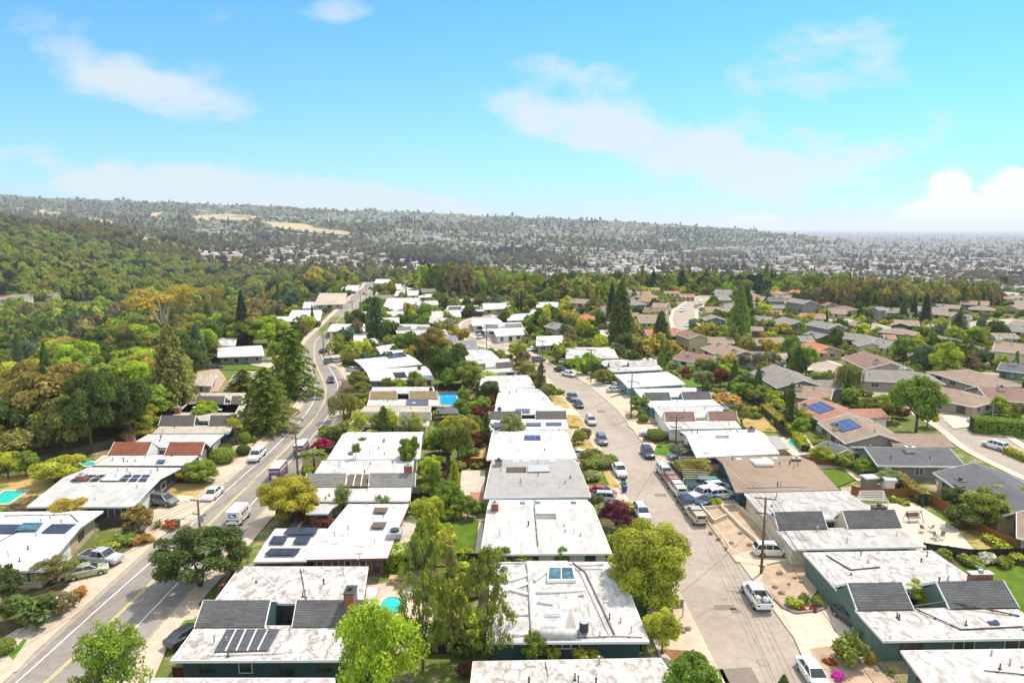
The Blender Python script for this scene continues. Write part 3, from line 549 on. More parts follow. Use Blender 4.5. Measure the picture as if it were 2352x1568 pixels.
class House:
    def __init__(s, quad, ze=2.7, kind='F', zr=.3, vr=.5, yn=None, yr=None, segs=None, gaps=None, hole=None, mat=None, gmat=None, wall='grey', fascia=None,
                 label='', cat='house', group=None, over=.7, base=None, name='house', near_win=3, thick=.22, corners=None, garage=None):
        s.ze, s.kind, s.zr = ze, kind, zr
        if corners is None:
            s.gz = P(sum(q[0] for q in quad)/4, sum(q[1] for q in quad)/4, ze).z; pts = [Vector(P0(x, y, ze+s.gz)) for x, y in quad]
        else: pts = [Vector(c[:2]) for c in corners]; s.gz = base
        FOOT.append([tuple(p) for p in pts]); HN.append((pts[0]+pts[2], label))
        c = sum(pts, Vector((0,0)))/4; d = pts[1]-pts[0]; s.rz = math.atan2(d.y, d.x)
        R = Matrix.Rotation(-s.rz, 2); s.c = c; s.R = R; s.q = [R @ (p-c) for p in pts]
        s.root = empty(name, (c.x, c.y, s.gz), s.rz, label, cat, group); s.segs = None
        s.W = (s.q[1]-s.q[0]).length; s.Dp = ((s.q[3]-s.q[0]).length+(s.q[2]-s.q[1]).length)/2
        s.thick = thick; s.vn = None
        if kind == 'A':
            vn = s.uv_px(*yn, ze)[1]; 
            vr_ = s.uv_px(*yr, ze+zr)[1]; vr_ = max(vr_, vn+.08); vf = min(2*vr_-vn, .97)
            s.vn, s.vr, s.vf = vn, vr_, vf; s.vs = [0, vn, vr_, vf, 1]; s.prof = [0, 0, zr, 0, 0]
            s.segs = [(s.uv_px(a, yn[1], ze)[0], s.uv_px(b, yn[1], ze)[0]) for a, b in segs]
            s.segs = [(max(-.04, a), min(1.04, b)) for a, b in s.segs]
        else:
            s.vr = vr; s.vs = [0, vr, 1]; s.prof = [0, zr, 0]
        s.over = over; s.mat = mat or W_MID; s.gmat = gmat; s.wallm = WALLS[wall]; s.fascia = fascia or FASCIA
        s.hole = None
        if hole:
            uv = [s.uv_px(x, y, ze+zr*.7) for x, y in hole]
            s.hole = (min(u for u, v in uv), max(u for u, v in uv), min(v for u, v in uv), max(v for u, v in uv))
        s.body(near_win, garage)
    def PF(s, u, v):
        q = s.q; p = (q[0]*(1-u)+q[1]*u)*(1-v)+(q[3]*(1-u)+q[2]*u)*v; return p.x, p.y
    def local(s, X, Y): return s.R @ (Vector((X, Y))-s.c)
    def uv_loc(s, p):
        u = v = .5
        for _ in range(12):
            x, y = s.PF(u, v); e = 1e-4
            ax, ay = s.PF(u+e, v); bx, by = s.PF(u, v+e)
            J = np.array([[(ax-x)/e, (bx-x)/e], [(ay-y)/e, (by-y)/e]]); r = np.linalg.solve(J, [p[0]-x, p[1]-y]); u += r[0]; v += r[1]
        return u, v
    def uv_px(s, x, y, z):
        X, Y = P0(x, y, z+s.gz); return s.uv_loc(s.local(X, Y))
    def zp(s, v):
        """height of the roof line (top of slab minus eave) at v"""
        return float(np.interp(v, s.vs, s.prof))
    def flat(s, v): return 0.0
    def body(s, near_win, garage):
        r = s.root; th = s.thick; ze = s.ze; W, D = s.W, s.Dp
        hu = [] ; hv = []
        if s.hole: hu = [s.hole[0], s.hole[1]]; hv = [s.hole[2], s.hole[3]]
        if s.kind == 'A':
            su = sorted(set([0, 1]+[min(1, max(0, x)) for ab in s.segs for x in ab])); vs = s.vs
            inseg = lambda u: any(a-1e-6 <= u <= b+1e-6 for a, b in s.segs)
            mid = lambda i, arr: (arr[i]+arr[i+1])/2
            fr = MB(); gridsolid(fr, s.PF, su, vs, lambda u, v: ze-th, lambda u, v: ze, lambda i, j: j in (0, 3)); fr.build('flat_roof', s.mat, r)
            fa = MB()
            for v0, v1, z in ((0, s.vn, 1), (s.vf, 1, 1)): s.edge(fa, v0, v1)
            fa.build('fascia', s.fascia, r)
            for a, b in s.segs:
                if b-a < .02: continue
                g = MB(); gridsolid(g, s.PF, [a, b], [s.vn-.02, s.vr, s.vf+.02], lambda u, v: ze+s.zp(v)-.1+.03, lambda u, v: ze+s.zp(v)+.14, lambda i, j: True)
                g.build('gable_roof', s.gmat, r)
                for uu in (a-.002, b+.002):
                    bb = MB()
                    for v0, v1 in ((s.vn-.02, s.vr), (s.vr, s.vf+.02)):
                        x0, y0 = s.PF(uu, v0); x1, y1 = s.PF(uu, v1); bb.beam((x0, y0, ze+s.zp(v0)+.06), (x1, y1, ze+s.zp(v1)+.06), .07, .24)
                    bb.build('barge_board', FASCIA, r)
            du, dv = s.over/W, s.over/D
            wu = [du]+[x for x in su[1:-1]]+[1-du]; wu = sorted(set(wu)); wv = [dv, s.vn, s.vr, s.vf, 1-dv]
            zt = lambda u, v: ze+s.zp(v)+(-th+.03 if (v <= s.vn+1e-6 or v >= s.vf-1e-6) else .0)
            w = MB(); gridsolid(w, s.PF, wu, wv, lambda u, v: -.4, zt, lambda i, j: j in (0, 3) or inseg((wu[i]+wu[i+1])/2)); w.build('wall', s.wallm, r)
            # glass onto the atrium
            for i in range(len(wu)-1):
                u0, u1 = wu[i], wu[i+1]
                if not inseg((u0+u1)/2) and (u1-u0)*W > 1.5:
                    x0, y0 = s.PF(u0+.01, s.vf); x1, y1 = s.PF(u1-.01, s.vf); s.win_wall((x0, y0), (x1, y1), .3, ze-.45, 3, -1)
        else:
            us = sorted(set([0, 1]+hu)); vs = sorted(set(s.vs+hv)); H = s.hole
            def pres(i, j, us=us, vs=vs):
                if not H: return True
                u, v = (us[i]+us[i+1])/2, (vs[j]+vs[j+1])/2; return not (H[0] < u < H[1] and H[2] < v < H[3])
            z = lambda u, v: ze+s.zp(v)
            if s.kind == 'H':     # hipped: ends drawn in at the ridge
                ins = min(.42, s.Dp*.5/s.W); f = MB()
                q = [s.PF(0,0), s.PF(1,0), s.PF(1,1), s.PF(0,1)]; a = s.PF(ins, s.vr); b = s.PF(1-ins, s.vr)
                f.add([(x, y, ze-th) for x, y in q]+[(x, y, ze) for x, y in q]+[(a[0], a[1], ze+s.zr), (b[0], b[1], ze+s.zr)],
                      [(3,2,1,0),(0,1,5,4),(1,2,6,5),(2,3,7,6),(3,0,4,7),(4,5,9,8),(5,6,9),(6,7,8,9),(7,4,8)])
                f.build('roof', s.mat, r)
            else:
                f = MB(); gridsolid(f, s.PF, us, vs, lambda u, v: z(u, v)-th, z, pres); f.build('roof', s.mat, r)
            fa = MB(); s.edge(fa, 0, 1) ; fa.build('fascia', s.fascia, r)
            du, dv = s.over/W, s.over/D
            wus = sorted(set([du, 1-du]+hu)); wvs = sorted(set([dv, s.vr, 1-dv]+hv))
            def pres2(i, j):
                if not H: return True
                u, v = (wus[i]+wus[i+1])/2, (wvs[j]+wvs[j+1])/2; return not (H[0] < u < H[1] and H[2] < v < H[3])
            zt = (lambda u, v: ze-th+.03) if s.kind == 'H' else (lambda u, v: z(u, v)-th+.03)
            w = MB(); gridsolid(w, s.PF, wus, wvs, lambda u, v: -2.5 if s.gz < -.5 else -.4, zt, pres2); w.build('wall', s.wallm, r)
        du, dv = s.over/W, s.over/D
        if near_win:
            a = s.PF(du, dv); b = s.PF(1-du, dv); a, b = Vector(a), Vector(b); n = near_win
            for k in range(n):
                t0 = (k+.22+.15*rng.random())/n; t1 = (k+.62+.2*rng.random())/n
                s.win_wall(tuple(a.lerp(b, t0)), tuple(a.lerp(b, t1)), rng.choice([.5, .9, 1.1]), min(s.ze-.4, 2.15), 1 if n > 3 else 2, -1)
        for side in (0, 1):      # short ends
            u = du if side == 0 else 1-du
            a = Vector(s.PF(u, .12)); b = Vector(s.PF(u, .88))
            ctr = Matrix.Rotation(s.rz, 2) @ Vector(s.PF(u, .5))+s.c
            # only ends that face the camera side
            nrm = Matrix.Rotation(s.rz, 2) @ (Vector((-1, 0)) if side == 0 else Vector((1, 0)))
            if nrm.dot(-ctr) <= 0: continue
            sg = 1 if side == 0 else -1
            if garage is not None and garage == side:
                s.win_wall(tuple(a.lerp(b, .08)), tuple(a.lerp(b, .5)), .05, 2.15, 4, sg, door=True); s.win_wall(tuple(a.lerp(b, .68)), tuple(a.lerp(b, .82)), .9, 2.0, 1, sg)
            else:
                for t0, t1 in ((.15, .32), (.6, .8)): s.win_wall(tuple(a.lerp(b, t0)), tuple(a.lerp(b, t1)), .8, 2.05, 2, sg)
    def edge(s, mb, v0, v1):
        vs = [v0]+[v for v in s.vs if v0 < v < v1]+[v1]; z = lambda v: s.ze+(s.zp(v) if s.kind != 'A' else 0)-s.thick*.5
        if s.kind == 'H': z = lambda v: s.ze-s.thick*.5
        for u in (-.0, 1.0):
            for a, b in zip(vs[:-1], vs[1:]):
                p, q = s.PF(u, a), s.PF(u, b); o = -.03 if u == 0 else .03
                mb.beam((p[0]+o, p[1], z(a)), (q[0]+o, q[1], z(b)), .06, s.thick+.05)
        for v in (v0, v1):
            p, q = s.PF(0, v), s.PF(1, v); o = -.035 if v == v0 else .035
            mb.beam((p[0]-.05, p[1]+o, z(v)), (q[0]+.05, q[1]+o, z(v)), .06, s.thick+.04)
    def win_wall(s, a, b, z0, z1, panes, side, door=False):
        a, b = Vector((*a, 0)), Vector((*b, 0)); d = b-a; l = d.length
        if l < .5 or z1-z0 < .3: return
        d.normalize(); n = Vector((d.y, -d.x, 0)) if side < 0 else Vector((-d.y, d.x, 0))
        ang = math.atan2(d.y, d.x); f = MB(); t = .07
        f.box(0, l, -.05, .05, z0, z0+t); f.box(0, l, -.05, .05, z1-t, z1); f.box(0, t, -.05, .05, z0+t, z1-t); f.box(l-t, l, -.05, .05, z0+t, z1-t)
        for k in range(1, panes): f.box(l*k/panes-t/2, l*k/panes+t/2, -.045, .045, z0+t, z1-t)
        o = f.build('garage_door' if door else 'window', FRAME_W if rng.random() < .6 or door else FRAME_D, s.root, (a.x, a.y, 0), rz=ang)
        p = MB(); p.box(t*.6, l-t*.6, -.03, .03, z0+t*.6, z1-t*.6); p.build('panel' if door else 'pane', WALLS['white'] if door else GLASS, o)
    # --- things on the roof
    def rz_(s, v): return s.ze+(s.zp(v) if s.kind != 'A' else (s.zp(v)+.14 if s.vn < v < s.vf else 0))
    def skylight(s, u, v, w=1.0, d=1.0, h=.25, dome=True):
        x, y = s.PF(u, v); z = s.rz_(v); k = MB(); k.box(x-w/2, x+w/2, y-d/2, y+d/2, z-.1, z+h*.6)
        o = k.build('skylight', WHITE_M, s.root); g = MB(); g.box(x-w*.44, x+w*.44, y-d*.44, y+d*.44, z+h*.6+.003, z+h, .06); g.build('pane', DOME if dome else GLASS_L, o)
    def pipe(s, u, v, h=.5, r=.06):
        x, y = s.PF(u, v); z = s.rz_(v); k = MB(); k.tube([(x, y, z-.1), (x, y, z+h)], r, r, 7)
        k.tube([(x, y, z+h), (x, y, z+h+.08)], r*1.7, r*1.5, 7) if rng.random() < .5 else k.box(x-.14, x+.14, y-.14, y+.14, z-.05, z+.05)
        k.build('vent_pipe', METAL if rng.random() < .6 else DARKM, s.root)
    def conduit(s, pts, r=.035, m=None):
        q = []
        for u, v in pts: x, y = s.PF(u, v); q.append((x, y, s.rz_(v)+.09))
        k = MB()
        for a, b in zip(q[:-1], q[1:]):
            k.beam(a, b, r*2, r*2); n = max(1, int((Vector(b)-Vector(a)).length/1.5))
            for i in range(n): p = Vector(a).lerp(Vector(b), (i+.5)/n); k.box(p.x-.12, p.x+.12, p.y-.06, p.y+.06, p.z-.12, p.z-.03)
        k.build('conduit', m or DARKM, s.root)
    def quad_px(s, px, m, name, up=.08, th=.06, tilt=0):
        uv = [s.uv_px(x, y, s.ze+.2+(s.zr*.5 if s.kind == 'G' else 0)) for x, y in px]
        pts = [(*s.PF(u, v), s.rz_(v)+up) for u, v in uv]; k = MB()
        k.add([(x, y, z) for x, y, z in pts]+[(x, y, z+th) for x, y, z in pts], [(3,2,1,0),(4,5,6,7),(0,1,5,4),(1,2,6,5),(2,3,7,6),(3,0,4,7)])
        return k.build(name, m, s.root)
    def chimney(s, u, v, w=1.6, d=.8, h=1.5, m=None, z0=0):
        x, y = s.PF(u, v); z = s.rz_(v); k = MB(); k.box(x-w/2, x+w/2, y-d/2, y+d/2, z0, z+h)
        o = k.build('chimney', m or BRICK, s.root); c = MB(); c.box(x-w/2-.08, x+w/2+.08, y-d/2-.08, y+d/2+.08, z+h+.002, z+h+.1); c.box(x-.2, x+.2, y-.2, y+.2, z+h+.1, z+h+.45)
        c.build('flue', DARKM if rng.random() < .5 else METAL, o)
    def clutter(s, n=5, sky=2):
        if s.c.y < 150: n = int(n*1.6)+2
        vs = ((.03, s.vn-.03), (s.vf+.03, .97)) if s.kind == 'A' else ((.08, .92),)
        def pick():
            a, b = rng.choice([t for t in vs if t[1]-t[0] > .04] or [(.05, .95)]); return rng.uniform(.08, .92), rng.uniform(a, b)
        for _ in range(n):
            u, v = pick()
            if s.hole and s.hole[0]-.03 < u < s.hole[1]+.03 and s.hole[2]-.03 < v < s.hole[3]+.03: continue
            s.pipe(u, v, rng.uniform(.25, .75), rng.uniform(.05, .1))
        for _ in range(sky):
            u, v = pick()
            if s.hole and s.hole[0]-.05 < u < s.hole[1]+.05 and s.hole[2]-.05 < v < s.hole[3]+.05: continue
            s.skylight(u, v, rng.uniform(.7, 1.1), rng.uniform(.7, 1.1), .22)
    def wing(s, quad, ze=None, m=None, zr=.15, win=2):
        """a lower or flush wing of the same house, four px corners at its eave"""
        ze = ze or s.ze-.003; q = []
        for x, y in quad: X, Y = P0(x, y, ze+s.gz); q.append(s.local(X, Y))
        FOOT.append([P0(x, y, ze) for x, y in quad])
        PF = lambda u, v: tuple((q[0]*(1-u)+q[1]*u)*(1-v)+(q[3]*(1-u)+q[2]*u)*v)
        r = MB(); gridsolid(r, PF, [0,1], [0,.5,1], lambda u, v: ze+(zr if v == .5 else 0)-.2, lambda u, v: ze+(zr if v == .5 else 0), lambda i, j: True); o = r.build('wing_roof', m or s.mat, s.root)
        W = (q[1]-q[0]).length; D = (q[3]-q[0]).length; du, dv = .5/W, .5/D
        w = MB(); gridsolid(w, PF, [du,1-du], [dv,1-dv], lambda u, v: -.4, lambda u, v: ze-.18, lambda i, j: True); w.build('wall', s.wallm, s.root)
        a = Vector(PF(du, dv)); b = Vector(PF(1-du, dv))
        if win: s.win_wall(tuple(a.lerp(b, .2)), tuple(a.lerp(b, .75)), .9, 2.1, win+1, -1)
        return PF
def shouse(r0, r1, w, mat, wall='tan', label='', group='pitched roof houses of the neighbouring streets', ze=2.7, pitch=.32, kind='G', chim=None, wing=None, garage=None, win=3, ext=0, two=False, cw=None, solar=None, fascia=None):
    """house given by the two ends of its ridge in px"""
    if two: ze = 5.3
    zr = w/2*pitch; a, b = P(*r0, ze+zr), P(*r1, ze+zr); base = min(a.z, b.z)
    A, B = Vector((a.x, a.y)), Vector((b.x, b.y)); d = B-A; l = d.length; d.normalize()
    if kind == 'H': A = A-d*w*.42; B = B+d*w*.42
    if ext: A = A-d*ext; B = B+d*ext
    n = Vector((-d.y, d.x))*w/2
    if n.dot(A) < 0: n = -n
    if d.x*n.y-d.y*n.x < 0: A, B = B, A; d = -d
    co = [A-n, B-n, B+n, A+n]
    h = House(None, ze=ze, kind=kind, zr=zr, vr=.5, mat=mat, wall=wall, label=label, group=group, corners=co, base=base, over=.6, near_win=win, thick=.2, garage=garage, name='house', fascia=fascia)
    if chim: h.chimney(chim[0], chim[1], 1.6, .9, .7, M('chimney_render', (.50,.42,.34), .12, 3) )
    if wing:
        # cross gable towards or away from the camera: (u centre, length, width, side)
        u, L_, ww, side = wing; zrw = ww/2*pitch; W, D = h.W, h.Dp
        cx, cy = h.PF(u, .5); y0 = h.q[0].y if side < 0 else h.q[2].y
        dirn = -1 if side < 0 else 1; y1 = y0+dirn*L_
        m2 = MB(); zz = ze+.004
        m2.add([(cx-ww/2, y0-dirn*w*.5*ww/w, zz+0), (cx, cy*0+(y0-dirn*w*.5*min(1, ww/w)), zz+zrw), (cx+ww/2, y0-dirn*w*.5*ww/w, zz), (cx-ww/2, y1, zz), (cx, y1, zz+zrw), (cx+ww/2, y1, zz),
                (cx-ww/2, y0, zz-.2), (cx+ww/2, y0, zz-.2), (cx-ww/2, y1, zz-.2), (cx, y1, zz+zrw-.2), (cx+ww/2, y1, zz-.2)],
               [(0,1,4,3), (1,2,5,4), (3,4,9,8), (4,5,10,9), (0,3,8,6), (2,7,10,5)])
        m2.build('wing_roof', mat, h.root)
        x0, x1 = cx-ww/2+.5, cx+ww/2-.5; ya, yb = sorted((y0-dirn*1.5, y1-dirn*.5)); k = .5*pitch
        w2 = MB(); w2.add([(x0,ya,-.4),(x1,ya,-.4),(x1,yb,-.4),(x0,yb,-.4),(x0,ya,ze-.2+k),(x1,ya,ze-.2+k),(x1,yb,ze-.2+k),(x0,yb,ze-.2+k),(cx,ya,ze+zrw-.2),(cx,yb,ze+zrw-.2)],
              [(3,2,1,0),(0,1,5,8,4),(2,3,7,9,6),(1,2,6,5),(3,0,4,7),(4,8,9,7),(8,5,6,9)]); w2.build('wall', h.wallm, h.root)
        yy = y1-dirn*.5
        h.win_wall((cx-ww*.28, yy), (cx+ww*.28, yy), .9 if side < 0 else .05, 2.1, 3, -1 if side < 0 else 1)
        FOOT.append([tuple(Matrix.Rotation(h.rz, 2) @ Vector(p)+h.c) for p in ((x0, ya), (x1, ya), (x1, yb), (x0, yb))])
    if solar:
        u0, u1, v0, v1 = solar; pts = [(*h.PF(u, v), h.rz_(v)+.08) for u, v in ((u0,v0),(u1,v0),(u1,v1),(u0,v1))]; k = MB()
        k.add([(x, y, z) for x, y, z in pts]+[(x, y, z+.06) for x, y, z in pts], [(3,2,1,0),(4,5,6,7),(0,1,5,4),(1,2,6,5),(2,3,7,6),(3,0,4,7)]); k.build('solar_panel', SOLAR_B, h.root)
    return h
GM, GT, GR, GL = 'flat roofed houses between the two streets', 'flat roofed houses along the pale street', 'flat roofed houses on the outer side of the pale street', 'flat roofed houses on the outer side of the striped road'
GF = 'low white roofed houses beyond the bend'
# ---- between the streets, from the bottom of the picture up
h = House([(300,1650),(775,1650),(768,1557),(345,1557)], label='flat pale roof cut by the bottom edge below the teal walled house', group=GM, mat=W_MID, wall='teal')
h.clutter(4, 1)
h = House([(393,1516),(812,1514),(845,1301),(551,1301)], kind='A', zr=1.45, yn=(600,1437), yr=(600,1380), segs=[(451,610),(673,838)], mat=W_DIRTY, gmat=SH_GREY, wall='teal', near_win=4,
          label='stained white roofed house with grey gables, brick chimney and black heating panels', group=GM)
h.quad_px([(492,1494),(615,1491),(642,1442),(520,1443)], SOLAR_R, 'solar_panel')
for a, b in (((516,1493),(541,1443)),((541,1492),(563,1443)),((566,1492),(588,1443)),((590,1491),(614,1443))): h.quad_px([a,(a[0]+3,a[1]),(b[0]+3,b[1]),b], WHITE_M, 'panel_rail', .15, .03)
h.chimney(.945, (h.vn+h.vr)/2+.03, 1.0, 1.6, 1.7); h.clutter(7, 0); h.conduit([(.48,.97),(.62,h.vf+.02)]); h.conduit([(.2,.03),(.6,.05)], .03, METAL)
h.wing([(838,1388),(856,1387),(874,1347),(843,1347)], 2.6, W_DIRTY, .05, 0)
h = House([(700,1285),(890,1281),(940,1157),(800,1157)], kind='F', zr=.22, mat=W_CLEAN, wall='brown', fascia=FASCIA_M, near_win=5, label='bright white L shaped house with dark solar panels on its wing', group=GM)
PFw = h.wing([(581,1290),(703,1288),(752,1213),(632,1213)], None, W_CLEAN, .15)
for q in ([(650,1231),(722,1231),(734,1217),(662,1217)], [(617,1251),(652,1251),(663,1235),(628,1235)], [(672,1251),(706,1251),(716,1235),(683,1235)], [(607,1276),(678,1276),(692,1262),(622,1262)]): h.quad_px(q, SOLAR_K, 'solar_panel', .32, .05)
for q in ([(857,1180),(886,1180),(893,1168),(860,1168)], [(850,1217),(882,1217),(889,1204),(858,1204)]): h.quad_px(q, LOUVRE, 'roof_vent', .3, .08)
h.quad_px([(820,1282),(856,1186),(859,1186),(824,1282)], GUT, 'seam', .02, .03)
for px in ((749,1239),(788,1226),(771,1245),(827,1265),(825,1249)): u, v = h.uv_px(*px, h.ze+.2); h.skylight(u, v, .9, .9, .3)
u, v = h.uv_px(907, 1229, 3); x, y = h.PF(u, v); k = MB(); k.box(x-.9,x+.9,y-.9,y+.9,2.9,3.6); o = k.build('air_conditioner', METAL, h.root); k = MB(); k.tube([(x,y,3.6),(x,y,3.9)],.55,.55,12); k.build('fan_housing', DARKM, o)
for px in ((768,1233),(800,1220),(880,1190),(905,1168),(842,1160),(930,1200),(860,1250),(910,1262)): u, v = h.uv_px(*px, h.ze); h.pipe(u, v, .5)
h = House([(897,1272),(938,1272),(962,1195),(920,1195)], ze=2.4, mat=W_TAN, wall='tan', label='small beige roofed garden room beside the bright white L shaped roof', cat='annex', group=GM, near_win=0, name='garden_room')
h = House([(703,1178),(752,1178),(776,1157),(738,1157)], ze=2.6, mat=W_LGREY, wall='grey', label='small glazed pavilion with a pale blue roof beside the maroon shrubs', cat='pavilion', near_win=0, name='glazed_pavilion'); 
a = Vector(h.PF(.1,.08)); b = Vector(h.PF(.9,.08)); h.win_wall(tuple(a), tuple(b), .1, 2.3, 4, -1)
h = House([(684,1150),(941,1150),(950,1056),(741,1058)], kind='A', zr=1.35, yn=(800,1117), yr=(800,1088), segs=[(700,793),(847,960)], mat=W_STREAK, gmat=SH_LGREY, wall='tan', label='white roofed house whose grey gables meet at a louvred brown panel', group=GM)
h.quad_px([(792,1118),(846,1118),(850,1090),(800,1090)], LOUVRE, 'louvre_panel', .25, .08)
for t in (0, .33, .66, 1): h.quad_px([(792+54*t,1118),(794+54*t,1118),(802+49*t,1090),(800+49*t,1090)], FRAME_W, 'panel_rail', .36, .05)
h.chimney(.97, .45, 1.2, 1.0, 1.4); h.clutter(6, 2)
h = House([(752,1055),(964,1053),(972,992),(800,992)], kind='G', zr=.9, vr=.72, mat=W_CLEAN, wall='white', label='clean white folded roof with yuccas and small trees in front of it', group=GM, hole=[(876,1016),(886,1008)]); h.clutter(4, 1)
h = House([(800,977),(984,978),(990,933),(838,933)], kind='A', zr=1.2, yn=(900,965), yr=(900,947), segs=[(812,880),(915,990)], mat=W_TAN, gmat=SH_LGREY, wall='cream', label='tan and white roof half hidden behind the row of young street trees', group=GM); h.clutter(3, 1)
h = House([(843,931),(1009,931),(995,888),(856,889)], kind='A', zr=1.15, yn=(900,917), yr=(900,899), segs=[(849,912),(940,1006)], mat=W_MID, gmat=SH_GOLD, wall='dark', label='house with golden brown gable slopes beside the bright blue pool', group=GM)
h.quad_px([(932,929),(984,929),(984,916),(934,916)], SOLAR_R, 'solar_panel'); h.chimney(.93,.6,.8,.8,.8); h.clutter(4, 1)
h = House([(851,874),(998,870),(976,841),(838,850)], kind='G', zr=.6, vr=.6, mat=W_CLEAN, wall='grey', near_win=5, label='white roofed house with a row of windows above the golden brown gables', group=GM, hole=[(908,866),(929,854)]); h.clutter(3, 2); h.chimney(.85,.6,1,.9,.7)
h = House([(840,850),(969,836),(937,814),(813,826)], kind='F', mat=W_CLEAN, wall='dark', label='white roofed house with one large dark solar array, above the bend', group=GM); h.quad_px([(894,824),(936,818),(922,808),(882,814)], SOLAR_K, 'solar_panel'); h.clutter(3, 0)
